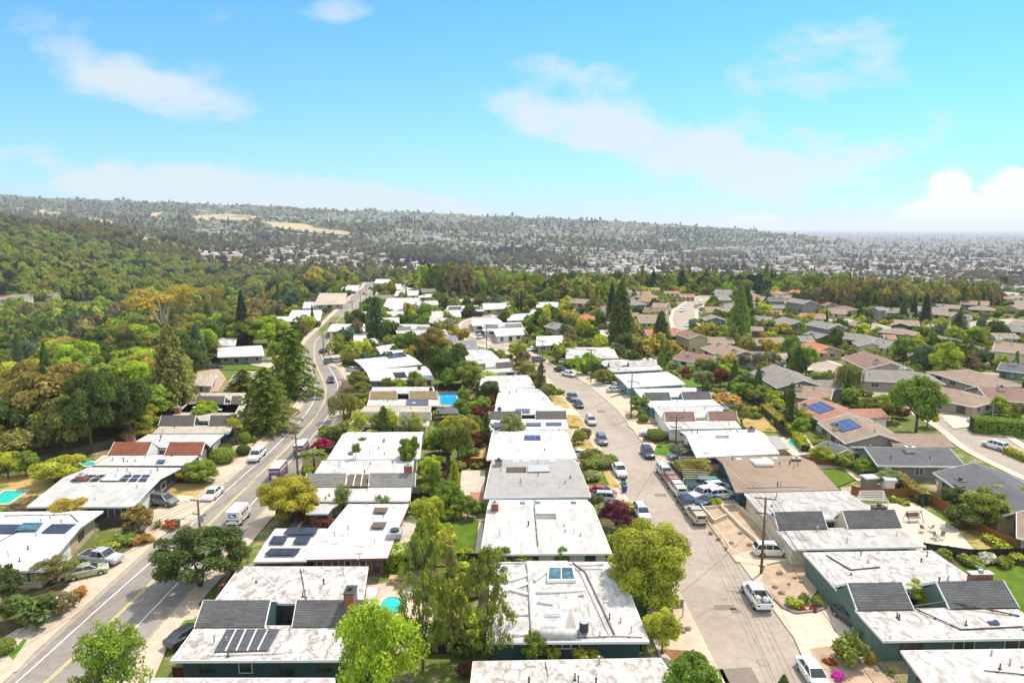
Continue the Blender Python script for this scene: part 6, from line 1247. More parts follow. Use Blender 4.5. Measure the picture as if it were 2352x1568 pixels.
        for i in range(34):
            a = R.rand()*6.283; el = .9-1.5*R.rand(); L_ = .48; n = 44; s = np.linspace(.08, 1, n); d = np.array([math.cos(a), math.sin(a), 0])
            C_ = d*(s*L_*math.cos(el*.6))[:,None]+up*(.86+(s*el*.22-s*s*.12)[:,None])+R.randn(n, 3)*.012; Nn = up[None]+R.randn(n, 3)*.4
            V, F = cards(C_, Nn, .05, R, 2.2); A.add(V, F, np.full(n, .7+.6*R.rand()))
    elif kind == 'yucca':
        for i in range(9):
            a = R.rand()*6.283; k = .3*R.rand(); c = np.array([math.cos(a)*k, math.sin(a)*k, .62+.28*R.rand()]); n = 60; d = R.randn(n, 3); d[:,2] = np.abs(d[:,2])*.9; d /= np.linalg.norm(d, axis=1)[:,None]
            s = .04+.12*R.rand(n); C_ = c+d*s[:,None]; t = d; b = np.cross(t, R.randn(n, 3)); b /= np.linalg.norm(b, axis=1)[:,None]
            V = np.stack([C_-t*.07-b*.012, C_-t*.07+b*.012, C_+t*.08+b*.003, C_+t*.08-b*.003], 1).reshape(-1, 3); A.add(V, np.arange(4*n).reshape(-1, 4), .7+.6*R.rand(n))
    elif kind == 'agave':
        n = 46; a = R.rand(n)*6.283; el = R.rand(n)*1.3+.1; d = np.stack([np.cos(a)*np.cos(el), np.sin(a)*np.cos(el), np.sin(el)], 1); b = np.cross(d, up); b /= np.linalg.norm(b, axis=1)[:,None]
        c = np.array([0,0,.08]); V = np.stack([c-b*.05+d*0, c+b*.05+d*0, c+d*.6+b*.008, c+d*.6-b*.008], 1).reshape(-1, 3); A.add(V, np.arange(4*n).reshape(-1, 4), .7+.6*R.rand(n))
    return A.mesh(kind+'_crown')
def trunk(kind, seed):
    R = np.random.RandomState(seed); m = MB()
    if kind in ('round','dome','sparse','oak','bush'):
        z0 = .30 if kind != 'bush' else .25; m.tube([(0,0,-.03),(.01,.0,z0*.6),(0,.01,z0)], .030, .022, 7)
        for i in range(8 if kind != 'bush' else 4):
            a = i*6.283/8+R.rand(); r = .22+.12*R.rand(); z = z0*.75+.06*R.rand(); m.tube([(0,0,z),(math.cos(a)*r*.5,math.sin(a)*r*.5,z+.15),(math.cos(a)*r,math.sin(a)*r,z+.28)], .014, .005, 5)
    elif kind == 'pine':
        for i in range(5):
            a = i*1.25+R.rand()*.4; r = .3; m.tube([(0,0,-.03),(math.cos(a)*.05,math.sin(a)*.05,.25),(math.cos(a)*r*.6,math.sin(a)*r*.6,.40),(math.cos(a)*r,math.sin(a)*r,.60)], .018, .007, 6)
    elif kind == 'euc':
        for i in range(6):
            a = i*1.05+R.rand()*.4; r = .16+.2*R.rand(); m.tube([(0,0,-.05),(math.cos(a)*.02,math.sin(a)*.02,.22),(math.cos(a)*r*.5,math.sin(a)*r*.5,.5),(math.cos(a)*r,math.sin(a)*r,.72)], .012, .003, 6)
    elif kind == 'wispy':
        for i in range(7):
            a = i*.9+R.rand()*.4; r = .1+.18*R.rand(); m.tube([(0,0,-.02),(math.cos(a)*.04,math.sin(a)*.04,.2),(math.cos(a)*r,math.sin(a)*r,.85)], .018, .004, 5)
    elif kind == 'palm': m.tube([(0,0,-.03),(.01,0,.4),(0,0,.87)], .04, .03, 8)
    elif kind == 'yucca':
        for i in range(5):
            a = i*1.3+R.rand(); r = .2*R.rand(); m.tube([(0,0,-.02),(math.cos(a)*r*.4,math.sin(a)*r*.4,.35),(math.cos(a)*r,math.sin(a)*r,.72)], .02, .012, 5)
    elif kind in ('agave','clipped'): return None
    else: m.tube([(0,0,-.03),(0,0,.5),(0,0,.95)], .022, .004, 7)
    return m.mesh(kind+'_trunk', BARKW if kind == 'euc' else BARKM, True)
CR = {}; TRK = {}
NV = {'round':5,'dome':3,'sparse':3,'oak':4,'conifer':4,'deodar':3,'column':3,'wispy':3,'euc':3,'bush':4,'weep':2}
def get(kind, v):
    v = v % NV.get(kind, 1)
    if (kind, v) not in CR: CR[(kind, v)] = crown(kind, 100+v*7+len(kind)*31); TRK[(kind, v)] = trunk(kind, 50+v)
    return CR[(kind, v)], TRK[(kind, v)]
COL = dict(lime=(.34,.45,.03), ygreen=(.40,.42,.04), green=(.20,.29,.034), mid=(.23,.265,.042), dark=(.095,.14,.024), deep=(.035,.062,.025), olive=(.25,.24,.055), gold=(.38,.30,.05), rust=(.31,.225,.055),
           brown=(.20,.155,.075), purple=(.16,.03,.06), maroon=(.18,.05,.035), blue=(.11,.165,.085), red=(.38,.08,.03), magenta=(.55,.04,.42), orange=(.45,.24,.05), pale=(.29,.33,.12), crimson=(.36,.015,.09), fan=(.26,.31,.09), white=(.55,.55,.48), grey=(.22,.22,.15))
TN = {'round':'broadleaf_tree','dome':'broadleaf_tree','sparse':'maple_tree','oak':'oak_tree','pine':'pine_tree','conifer':'conifer_tree','deodar':'cedar_tree','column':'poplar_tree','wispy':'cypress_tree','spire':'cypress_tree','euc':'eucalyptus_tree','weep':'weeping_tree',
      'bush':'shrub','clipped':'clipped_shrub','palm':'palm_tree','yucca':'yucca_plant','agave':'agave_plant'}
NTREE = [0]; TREEPOS = []
def plant_at(kind, p, w, h, col, label, group=None, v=None, name=None):
    v = rng.randrange(9) if v is None else v; c, t = get(kind, v); nm = name or TN[kind]
    shr = kind in ('bush','clipped','agave','yucca'); cat = 'shrub' if shr else ('palm' if kind == 'palm' else 'tree')
    if kind in ('agave','yucca'): cat = 'plant'
    r = empty(nm, (p[0], p[1], p[2]-.05), rng.random()*6.28, label, cat, group); r.scale = (w, w, h)
    o = link('crown' if not shr else 'foliage', c, r); k = .88+.24*rng.random(); cc = COL[col] if isinstance(col, str) else col
    o.color = (cc[0]*k*(.93+.14*rng.random()), cc[1]*k, cc[2]*k, 1)
    if t is not None and not (kind == 'bush'): link('trunk', t, r)
    TREEPOS.append((p[0], p[1], w/2)); NTREE[0] += (not shr); return r
def infoot(x, y, s=.95):
    for f in FOOT:
        if abs(f[0][0]-x)+abs(f[0][1]-y) > 70: continue
        cx = sum(p[0] for p in f)/4; cy = sum(p[1] for p in f)/4; q = [(cx+(p[0]-cx)*s, cy+(p[1]-cy)*s) for p in f]; sg = [(q[(i+1)%4][0]-q[i][0])*(y-q[i][1])-(q[(i+1)%4][1]-q[i][1])*(x-q[i][0]) for i in range(4)]
        if all(v > 0 for v in sg) or all(v < 0 for v in sg): return True
    return False
def T(kind, x, y, w, h, col, label, group=None, v=None):
    # a plant whose foot is hidden by a roof in the picture stands on the free ground next to that roof
    if 'courtyard' not in label and 'poking' not in label:
        p = P(x, y, 0)
        if infoot(p.x, p.y):
            for d in [k for i in range(1, 16) for k in (2*i, -i)]:
                q = P(x, y+d, 0)
                if not infoot(q.x, q.y): y += d; h += d; h = max(h, 8); break
    p = P(x, y, 0); k = pxs(p); return plant_at(kind, p, w*k*1.04, h*k/math.cos(math.atan2(CAMH-p.z, p.y))*1.0, col, label, group, v)
GTn, GSh = 'garden trees near the camera', 'garden shrubs near the camera'
for a in [
 ('pine',460,1348,192,142,'dark','wide flat topped dark pine standing over the striped road'), ('sparse',550,1316,62,78,'olive','thin airy olive green tree beside the wide dark pine'),
 ('sparse',268,1650,190,205,'green','loose mid green tree rising from the bottom edge by the striped road'), ('sparse',866,1690,235,282,'lime','tall bright lime maple in front of the round turquoise pool'),
 ('wispy',972,1540,125,300,'mid','dark open cypress just beyond the bright lime maple'), ('wispy',1040,1520,88,232,'olive','slim dark cypress between its two taller neighbours'), ('wispy',1122,1516,150,232,'mid','broad open cypress touching the ducted white roof'),
 ('column',990,1300,86,140,'ygreen','bushy yellow green column tree beside the beige garden room'), ('round',968,1330,60,90,'dark','dark leafy tree behind the vine covered pergola'), ('round',985,1222,76,85,'ygreen','yellow green tree at the top corner of the long lawn'),
 ('round',1032,1180,70,75,'green','mid green citrus like tree beside the red paved terrace'), ('round',1075,1190,55,50,'green','low leafy tree at the top of the long lawn'), ('dome',1490,1392,205,190,'ygreen','huge round yellow green tree overhanging the pale street'), ('round',1520,1503,84,98,'ygreen','small yellow green street tree beside the pale driveway'),
 ('round',1413,1217,70,66,'purple','larger purple leaved plum in the street garden'), ('bush',1447,1214,40,32,'purple','smaller purple leaved plum near the silver crossover'), ('dome',665,1200,142,112,(.40,.37,.04),'spreading golden green tree over the delivery van'),
 ('round',712,1205,60,50,'maroon','dark red maple between the pavilion and white roofs'), ('bush',745,1208,45,30,'maroon','low red maple against the L shaped white roof'), ('sparse',785,1172,38,58,'ygreen','slim two stemmed tree beside the pavilion'), ('sparse',880,1162,44,30,'green','leafy sapling above the L shaped roof'),
 ('palm',722,1082,60,52,'fan','fan palm beside the purple delivery van'), ('bush',708,1090,36,26,'lime','fresh green bush under the fan palm'), ('round',743,1040,44,36,'crimson','crimson leaved tree beside the fan palm'), ('bush',726,1032,24,20,'crimson','small crimson bush by the kerb above the fan palm'),
 ('round',754,1014,46,38,'mid','rounded olive bush tree uphill of the crimson tree'), ('round',855,1020,46,34,'ygreen','clipped golden green tree poking through the clean white roof'), ('yucca',830,1050,36,46,'olive','branching yucca in front of the clean white roof'), ('yucca',817,1058,38,38,'olive','shorter spiky yucca in front of the clean white roof'), ('round',942,1062,56,62,'green','glossy green tree at the corner of the clean white roof'),
 ('bush',800,1118,40,30,'green','green bush beside the grey gabled roof wall'), ('sparse',790,1168,46,62,'pale','pale leaved tree growing over the grey gabled roof'), ('bush',875,1160,40,26,'mid','pair topped shrub in the gap above the L shaped roof'), ('bush',930,1160,60,22,'mid','low hedge like shrub at the end of the grey gabled roof'),
 ('sparse',826,990,56,52,'ygreen','first young street tree of the row by the tan and white roof'), ('sparse',868,990,44,44,'mid','second young street tree in the row by the tan and white roof'), ('sparse',897,990,56,56,'ygreen','tallest young tree in the row by the tan and white roof'), ('sparse',932,990,40,42,'pale','thin young tree in the row by the tan and white roof'), ('sparse',958,990,48,48,'ygreen','last young tree in the row by the tan and white roof'),
 ('weep',790,968,80,66,'olive','weeping willow like tree beside the road pole'), ('bush',790,1002,46,32,'green','dense green bush below the willow like tree'), ('round',742,1000,24,20,'olive','small round tree at the kerb below the willow like tree'), ('round',830,912,46,36,'olive','layered little pine like tree by the golden brown gables'),
 ('round',1052,1062,78,104,'mid','tall narrow olive tree in the middle of the back yards'), ('round',1010,1050,60,74,'green','dark branching tree beside the clean white roof'), ('round',1078,1018,52,58,'gold','yellow leaved shrub tree by the bright white roofs'), ('round',1045,992,66,40,'ygreen','yellow green bushy tree below the pavilion roof by the blue pool'),
 ('round',1088,1000,40,46,'green','dark tree behind the white folded roof corner'), ('column',1000,1150,58,86,'green','bright green weeping shrub tree in the red fenced yard'), ('sparse',985,1115,60,70,'lime','light green feathery tree behind the grey gabled roof'), ('column',1045,1120,34,60,'ygreen','upright golden green shrub by the stone yard'), ('bush',1012,1170,36,26,'green','low green shrub in the shaded side yard'),
 ('round',1060,960,40,46,'green','rounded green tree between blue pool and small lawn'), ('round',1063,930,34,40,'green','green tree right beside the dark pool fence'), ('round',1175,990,60,42,'pale','pale flowered tree in front of the solar thermal roof'), ('sparse',1165,982,56,36,'green','leafy tree growing over the solar thermal roof'),
 ('round',1020,888,100,100,'dark','big dark oak clump between the white roofs'), ('round',1072,895,70,70,'mid','yellow brown oak in front of the dark clump'), ('round',1030,902,34,60,'green','upright green tree in front of the dark oak clump'), ('round',1000,830,70,80,'rust','brownish tree above the dark oak clump'), ('bush',1096,895,66,40,'olive','lemon green bush beside the weathered white roof'),
 ('column',1243,905,36,74,'brown','tall dusty brown green tree by the pale street'), ('round',1205,870,56,44,'olive','olive tree between the street and tan gables'), ('round',1190,832,50,50,'ygreen','fresh green tree at the inner street corner'), ('round',1258,918,46,40,'olive','dusty bush by the kerb beneath the tall brown tree'), ('bush',1112,872,60,26,'ygreen','long low bush in front of the twin tan gables'),
 ('deodar',676,912,128,160,'green','very tall dark cedar at the bend of the striped road'), ('deodar',612,992,152,150,'mid','broad light green deodar leaning over the striped road'), ('deodar',560,905,90,60,'mid','low drooping cedar branch tree behind the broad deodar'), ('conifer',400,950,130,200,'olive','massive brown green redwood behind the beige house'),
 ('conifer',560,792,46,125,'deep','slender near black redwood by the carport house'), ('euc',378,782,165,150,'gold','great golden eucalyptus with several pale limbs'), ('euc',497,768,66,125,'gold','golden eucalyptus with one straight white trunk'), ('round',635,828,44,48,'lime','neat round lime green tree beside the carport house'),
 ('conifer',455,845,60,100,'blue','blue green cypress in front of the great eucalyptus'), ('round',470,830,70,80,'lime','bright green tree on the canyon edge'), ('round',425,860,60,70,'green','dark rounded tree between redwood and eucalyptus'),
 ('round',300,1010,120,150,'dark','dark evergreen wall of trees behind the terracotta gables'), ('round',210,1040,110,190,'dark','tall dark evergreen above the fenced yard'), ('oak',110,1030,150,190,'rust','large rust coloured tree on the canyon rim'), ('oak',40,1050,110,150,'dark','dark tree at the picture edge on the canyon rim'), ('round',160,960,120,130,'rust','rust and gold crowned tree behind the large rusty one'),
 ('oak',340,975,110,100,'green','broad dark green tree above the brown gables'), ('dome',300,900,160,110,'lime','glowing lime green crown in the middle of the canyon'), ('round',225,960,70,90,'olive','grey green tree beside the lime crown'), ('yucca',290,1010,60,110,'orange','orange brown leaved spiky tree in front of the evergreens'), ('oak',390,930,100,90,'green','green crown beside the brown green redwood'),
 ('round',60,930,120,110,'ygreen','yellow green crown at the canyon rim by the picture edge'), ('round',130,880,110,90,'mid','olive crown behind the yellow green one'), ('dome',130,830,110,60,'gold','golden domed crown deep in the canyon'), ('round',20,1100,70,70,'ygreen','light green fruit tree beside the yard wall'), ('round',60,1095,60,60,'green','second fruit tree beside the yard wall'),
 ('round',140,1108,120,58,'ygreen','wide yellow green hedge tree behind the grey white folded roof'), ('bush',320,1008,76,30,'gold','golden flowering bush at the fence above the tiled gables'), ('round',475,972,64,54,'lime','lime green courtyard tree rising through the tan roof'), ('yucca',543,1022,44,62,'ygreen','bushy headed yucca in the gravel garden'),
 ('clipped',564,1018,28,26,'green','dark clipped ball in the gravel garden'), ('clipped',583,1016,12,16,'green','small egg shaped clipped shrub'), ('clipped',512,1062,56,34,'green','largest clipped mound in the gravel garden'), ('clipped',560,1045,32,24,'dark','clipped mound by the white camper pickup'), ('clipped',515,1032,34,14,'dark','flat clipped mound beside the white gable'), ('clipped',535,1022,20,12,'dark','smallest flat clipped mound by the yucca'), ('clipped',483,1052,14,24,'dark','clipped cone against the white gable wall'),
 ('dome',463,1110,80,58,'green','round leafy tree beside the dry yellow lawn'), ('bush',420,1100,54,26,'gold','golden low shrub at the dry lawn'), ('agave',430,1105,30,20,'pale','pale striped spiky plant by the round leafy tree'), ('agave',365,1212,38,28,'pale','large pale agave near the kerb'),
 ('oak',320,1228,70,70,'rust','rust red flowering shrub tree near the driveway'), ('bush',290,1248,60,30,'green','green bush below the rust red shrub'), ('bush',245,1266,54,30,'ygreen','yellow green bush at the white eave'), ('bush',330,1250,50,26,'orange','orange tinted ground shrub by the pavement'), ('bush',395,1212,44,24,'red','reddish low shrub by the green bin'),
 ('round',80,1190,110,44,'brown','brownish flowering tree row behind the solar white roof'), ('round',160,1190,110,42,'gold','gold tinted tree row behind the solar white roof'), ('bush',10,1195,70,30,'green','green shrub by the rectangular pool'),
 ('sparse',130,1345,100,66,'olive','twiggy olive brown shrub tree over the white eave'), ('bush',70,1435,120,80,'dark','big dark layered juniper by the pavement'), ('round',10,1390,90,90,'dark','dark shrub tree at the picture edge'), ('bush',150,1405,70,50,'brown','brown green bush behind the layered juniper'), ('clipped',8,1500,50,30,'mid','low clipped mound at the picture edge'), ('bush',180,1372,40,26,'orange','orange grass clump by the pale yellow sedan'),
 ('bush',2165,1545,0,0,'green','') if 0 else ('bush',1960,1530,92,76,'mid','broad leafy shrub beside the driveway bin'), ('bush',1905,1525,30,16,'red','red leaved low plant at the pavement'), ('bush',1925,1560,34,22,'magenta','vivid magenta flowering cushion at the bottom edge'), ('clipped',2000,1525,26,26,'gold','yellow green grassy tuft beside the broad leafy shrub'), ('agave',2045,1545,36,24,'fan','spiky yellow green plant by the lowest wall'),
 ('conifer',1795,1640,70,80,'dark','conifer tip poking up from the bottom edge by the pale street'), ('round',1590,1640,130,120,'green','leafy green tree cut by the bottom edge beside the stained roof'), ('bush',1345,1512,74,34,'ygreen','yellow green shrub against the teal wall of the ducted roof'), ('round',1225,1512,60,58,'mid','leafy tree against the end of the ducted roof'), ('bush',1270,1510,34,36,'ygreen','slim shrub beneath the small windows'), ('bush',1475,1505,24,34,'green','ivy like shrub at the corner of the teal wall'),
 ('round',2105,1395,70,58,'ygreen','lime green tree in the slate gabled courtyard'), ('bush',1822,1395,40,26,'ygreen','golden green shrub in the kerbed bed'), ('bush',1848,1388,30,30,'olive','olive shrub in the kerbed bed'), ('bush',1875,1392,30,26,'mid','grey green shrub in the kerbed bed'), ('bush',1840,1402,24,14,'red','pink red azalea in the kerbed bed'), ('bush',1868,1404,24,12,'crimson','second azalea in the kerbed bed'),
 ('bush',2165,1290,44,34,'mid','green shrub behind the bare paved yard wall'), ('bush',2230,1300,54,30,'mid','dark green shrub beside the white flowering one'), ('bush',2265,1292,50,30,'white','white flowering shrub behind the dark fence'), ('bush',2310,1305,44,30,'mid','shrub at the top of the mown garden'),
 ('round',2190,1170,60,52,'dark','round dark tree outside the long orange fence'), ('round',2260,1205,110,80,'mid','big loose green tree beside the long orange fence'), ('round',2310,1175,100,66,'ygreen','yellow green tree in front of the slate roofed tan house'), ('oak',2215,1215,90,50,'dark','dark spreading bush under the loose green tree'), ('round',2360,1190,70,70,'green','green tree at the right picture edge'),
 ('round',2104,992,112,132,'green','very large feathery green street tree on the wide corner'), ('weep',1946,915,70,82,'olive','weeping dark birch on the inner street'), ('round',2168,868,66,86,'lime','tall bright willow like tree in the middle of the houses'), ('round',2073,842,56,72,'green','tall green tree left of the bright willow like one'), ('round',2122,855,46,66,'blue','blue grey tree between the two bright ones'), ('round',2192,792,44,46,'lime','one of the pair of lime trees, beside the cedar'), ('round',2237,792,48,46,'lime','one of the pair of lime trees, nearer the edge'),
 ('round',1813,838,46,70,'green','dark green street tree behind its twin'), ('round',1850,868,52,76,'green','full green street tree with visible trunk'), ('conifer',1425,796,86,148,'dark','broad black green redwood in the middle distance'), ('conifer',1404,745,34,96,'deep','narrow black redwood behind the broad one'), ('conifer',1517,806,62,92,'dark','blue black fir above the shaded lawn'), ('conifer',1696,778,62,125,'green','tall layered fir among the brown roofs'), ('conifer',1712,735,50,80,'dark','dark fir behind the tall layered one'),
 ('deodar',865,782,66,104,'blue','blue green conifer cluster beyond the bend'), ('spire',1188,725,9,52,'deep','one of the twin pencil cypresses, the shorter'), ('spire',1197,725,9,58,'deep','one of the twin pencil cypresses, the taller'), ('conifer',1500,662,26,42,'deep','black pointed conifer, broader of the pair'), ('conifer',1541,663,18,40,'deep','black pointed conifer, narrower of the pair'),
 ('conifer',2097,732,22,54,'deep','black conifer in front of the brown wood'), ('conifer',2125,740,32,66,'deep','largest black conifer in front of the brown wood'), ('conifer',2074,732,26,52,'dark','dull green conifer beside the black ones'), ('deodar',2200,775,60,60,'dark','layered dark cedar behind the pair of lime trees'), ('round',1995,745,30,34,'dark','dark conifer like tree near the cul de sac'), ('round',1660,665,26,34,'dark','ivy covered dark round tree on the crest'), ('round',1713,660,24,40,'green','green fir like tree on the crest'), ('palm',2302,690,18,60,'dark','tall dark palm at the valley edge'), ('palm',1198,715,28,56,'fan','tall feathery palm behind the twin cypresses'), ('palm',1165,722,22,46,'fan','shorter feathery palm behind the twin cypresses'),
 ('round',1690,892,46,34,'purple','thin purple leaf tree on the red patio'), ('round',1648,790,0,0,'red','') if 0 else ('round',1645,782,38,32,'maroon','maroon round tree beside the grey brown gable'), ('round',1605,840,34,36,'rust','rust brown tree behind the small green lawn'), ('round',1620,865,56,46,'olive','olive green hedge tree above the curved lawn') , ('column',1682,800,40,56,'olive','olive green upright tree beside the mauve roof'),
 ('round',1708,850,34,40,'grey','first grey green garden tree against the mauve house'), ('round',1740,858,34,52,'grey','second grey green garden tree against the mauve house'), ('round',1768,858,36,52,'grey','third grey green garden tree against the mauve house'), ('round',1665,872,44,40,'lime','lime green tree by the little shed'), ('round',1700,905,46,44,'green','rounded green tree behind the purple leaf tree'), ('round',1725,905,50,42,'green','rounded green tree beside its twin'), ('bush',1660,930,80,34,'orange','orange and yellow shrub bank behind the purple leaf tree'),
 ('round',1805,946,40,46,'deep','black green cypress shrub by the salmon roof'), ('round',1750,925,44,44,'mid','leafy garden tree behind the salmon roof'), ('round',1780,935,46,40,'ygreen','bushy tree between garden and salmon roof'), ('round',1838,1003,50,46,'green','big round dark green bush above the kidney pool'), ('bush',1888,1038,50,40,'mid','leafy bush beside the kidney pool'), ('round',1890,1065,60,40,'ygreen','yellow green shrub behind the kidney pool'), ('bush',1935,1060,56,36,'mid','green shrub beside the garden building'),
 ('bush',1800,1052,44,24,'brown','reddish brown shrub at the pool edge'), ('bush',1845,1064,36,20,'red','red tipped shrub at the pool edge'), ('round',1992,1090,56,40,'green','dark green shrub along the slate roof'), ('round',2040,1120,60,44,'pale','pale green shrub tree along the slate roof'), ('bush',2030,1060,40,30,'mid','green shrub in front of the slate roof window'), ('round',1432,820,50,60,'dark','dark leaved garden tree by the white roof'), ('round',1455,905-60,40,40,'dark','dark garden bush by the white gables'), ('round',1363,806,40,32,'green','neat umbrella shaped green street tree'), ('round',1362,812,0,0,'green','') if 0 else ('bush',1316,838,50,18,'green','flat green ground shrub at the corner lot'),
 ('round',1452,812,70,48,'olive','wide golden green tree beside the shaded lawn'), ('round',1420,822,40,40,'pale','pale blue green tree beside the broad redwood'), ('round',1492,930,50,40,'olive','multi stemmed tree beside the mauve gables'), ('clipped',1478,968,24,18,'mid','round clipped shrub by the utility pole'), ('clipped',1507,1010,42,26,'mid','clipped oval hedge beside the white truck'), ('clipped',1515,1028,10,8,'lime','tiny lime clipped ball'),
 ('clipped',1556,1072,17,17,'lime','topmost of the five lime clipped balls'), ('clipped',1561,1080,17,17,'lime','second highest of the five lime clipped balls'), ('clipped',1569,1089,17,17,'lime','middle one of the five lime clipped balls'), ('clipped',1576,1098,17,17,'lime','second lowest of the five lime clipped balls'), ('clipped',1582,1108,18,18,'lime','lowest of the five lime clipped balls'),
 ('sparse',1600,1100,90,50,'gold','sprawling golden leaved tree over the lath pergola'), ('bush',1565,1050,60,34,'grey','bare twiggy shrub over the grey covered car'), ('bush',1642,1163,30,26,'ygreen','green shrub in the topmost terraced bed'), ('bush',1345,1095,70,34,'mid','wide hedge like shrub in front of the red hatchback garden') if 0 else ('clipped',1378,1072,62,26,'olive','long clipped yellow green hedge mound'), ('bush',1360,1060,60,34,'mid','feathery green shrub beside the white folded roof'), ('bush',1395,1068,46,30,'green','leafy shrub near the white pickup with rack'), ('clipped',1401,1078,12,10,'mid','small clipped ball beside the white pickup with rack'),
 ('bush',1330,1020,34,44,'mid','drooping green shrub at the solar thermal roof corner'), ('bush',1345,1005,34,30,'brown','brown green shrub above the dry grass bank'), ('bush',1285,905,30,16,'green','low round shrub near the dark pickup'), ('bush',1420,1180,70,34,'gold','golden hedge behind the purple plum'), ('bush',1430,1240,60,40,'dark','dark green shrub beneath the purple plum'), ('bush',1382,1290,50,34,'ygreen','yellow green shrub between the two folded roofs'), ('bush',1155,1292,44,48,'green','tall bush between the two folded roofs'), ('bush',1200,1290,70,30,'mid','wide dark shrub between the two folded roofs'), ('bush',1290,1288,34,44,'green','spiky green shrub between the two folded roofs'), ('bush',1180,1052,40,12,'olive','thin shrub at the eave of the bright white folded roof'),
 ]:
    if a[3] <= 0: continue
    T(*a, GSh if a[0] in ('bush','clipped','agave','yucca') else GTn)
# ------------------------------------------------------------------ fences, walls, hedges, pools, poles
WOODS = dict(grey=shinglemat('fence_grey', (.20,.17,.135), (.16,.135,.11), 3.0, .16), orange=shinglemat('fence_orange', (.66,.29,.09), (.58,.25,.075), 3.0, .16), dark=shinglemat('fence_dark', (.07,.055,.045), (.055,.045,.038), 3.0, .16), red=shinglemat('fence_red', (.33,.06,.03), (.28,.05,.025), 3.0, .16))
def boards(a, b, h, m, root, z0=0):
    a, b = Vector(a), Vector(b); d = b-a; l = d.length; n = max(1, int(l/.15)); k = MB(); dn = d.normalized()
    ang = math.atan2(d.y, d.x)
    for i in range(n): k.box(i*l/n+.004, (i+1)*l/n-.004, -.012+(.008 if i % 2 else 0), .012+(.008 if i % 2 else 0), 0, h-.02+rng.random()*.03)
    o = k.build('board_panel', m, root, (a.x, a.y, z0), rz=ang); return o
def fence(px, h, col, label, step=2.4, z=0):
    pts = [P(x, y, 0) for x, y in px]; c = pts[0]; e = empty('fence', tuple(c), 0, label, 'fence', 'garden fences')
    for p, q in zip(pts[:-1], pts[1:]):
        a, b = (p-c), (q-c); l = (b.xy-a.xy).length; n = max(1, round(l/step)); boards((a.x, a.y), (b.x, b.y), h, WOODS[col], e)
        for i in range(n+1):
            if i == n and q is not pts[-1]: continue
            t = i/n; x = a.x+(b.x-a.x)*t; y = a.y+(b.y-a.y)*t; k = MB(); k.box(-.055,.055,-.055,.055,-.3,h+.08); k.build('post', WOODS[col], e, (x, y, 0))
        k = MB(); k.beam((a.x, a.y, h*.85), (b.x, b.y, h*.85), .09, .06); k.beam((a.x, a.y, h*.2), (b.x, b.y, h*.2), .09, .06); k.build('rail', WOODS[col], e)
    return e
fence([(2355,1278),(2290,1250),(2140,1160),(2105,1145),(1990,1145),(1955,1138)], 1.7, 'orange', 'long bright orange board fence round the bare paved yard')
fence([(140,1060),(200,1046),(262,1027)], 1.8, 'grey', 'weathered grey board fence at the canyon edge behind the terracotta gables')
fence([(1050,1300),(1130,1301)], 1.8, 'dark', 'dark board fence beside the far corner of the ducted roof'); fence([(2120,1272),(2230,1288),(2350,1285)], 1.6, 'dark', 'dark fence behind the white flowering shrub')
fence([(1060,1075),(1140,1073)], 1.8, 'red', 'red painted fence behind the stone yard'); fence([(1010,1165),(1030,1095),(1034,1040)], 1.6, 'dark', 'dark fence dividing the back yards'); fence([(1095,918),(1140,918)], 1.8, 'grey', 'grey fence above the patchy lawn')
fence([(1008,895),(1058,895),(1065,945)], 1.8, 'dark', 'black fence around the bright blue pool'); fence([(990,950),(1070,948)], 1.6, 'red', 'brownish red fence below the bright blue pool'); fence([(1080,968),(1130,968)], 1.5, 'dark', 'dark fence between two small lawns')
fence([(1660,862),(1700,900),(1760,960),(1810,1010)], 1.7, 'grey', 'long weathered fence running down between the two rows of gardens'); fence([(1575,800),(1640,850),(1665,865)], 1.7, 'grey', 'weathered fence above the curved lawn'); fence([(1655,900),(1600,903)], 1.7, 'grey', 'brown fence under the purple leaf tree')
fence([(1845,1068),(1930,1070)], 1.6, 'orange', 'reddish board fence beyond the kidney pool garden'); fence([(1960,1150),(2010,1170),(2070,1165)], 1.3, 'orange', 'low orange fence beside the vegetable frames') if 0 else None
fence([(2105,1090),(2170,1095)], 1.7, 'dark', 'brown fence between the two slate roofs'); fence([(2040,1210),(2015,1198)], 1.0, 'dark', 'short dark gate panel beside the chimney') if 0 else None
fence([(930,1155),(985,1156)], 1.7, 'dark', 'dark fence at the corner of the L shaped roof'); fence([(230,1218),(290,1205)], 1.7, 'grey', 'grey fence round the storage corner beside the driveway'); fence([(285,1240),(330,1205)], 1.7, 'grey', 'grey slatted fence round the storage bins')
fence([(1215,1290),(1395,1290)], 1.5, 'dark', 'dark fence between the two folded white roofs'); fence([(400,1565),(700,1562)], 1.5, 'red', 'brown red fence in front of the teal wall'); fence([(940,1500),(1080,1502)], 1.8, 'dark', 'dark fence at the feet of the cypresses')
fence([(1958,1035),(2040,1105),(2120,1165)], 1.4, 'grey', 'pale railed fence along the red hedge')
def wall(px, h, th, m, label, name='retaining_wall', cat='wall', group='low garden walls'):
    pts = [P(x, y, 0) for x, y in px]; c = pts[0]; e = MB()
    for p, q in zip(pts[:-1], pts[1:]):
        a, b = p-c, q-c; e.beam((a.x, a.y, h/2-.1), (b.x, b.y, h/2-.1), th, h+.2)
    return tag(e.build(name, m, None, tuple(c)), label, cat, group)
LW_ = M('wall_block', (.58,.48,.36), .15, 1.5, .9)
wall([(1613,1172),(1665,1210),(1688,1263)][:2]+[(1618,1174)], .1, .1, LW_, 'x') if 0 else None
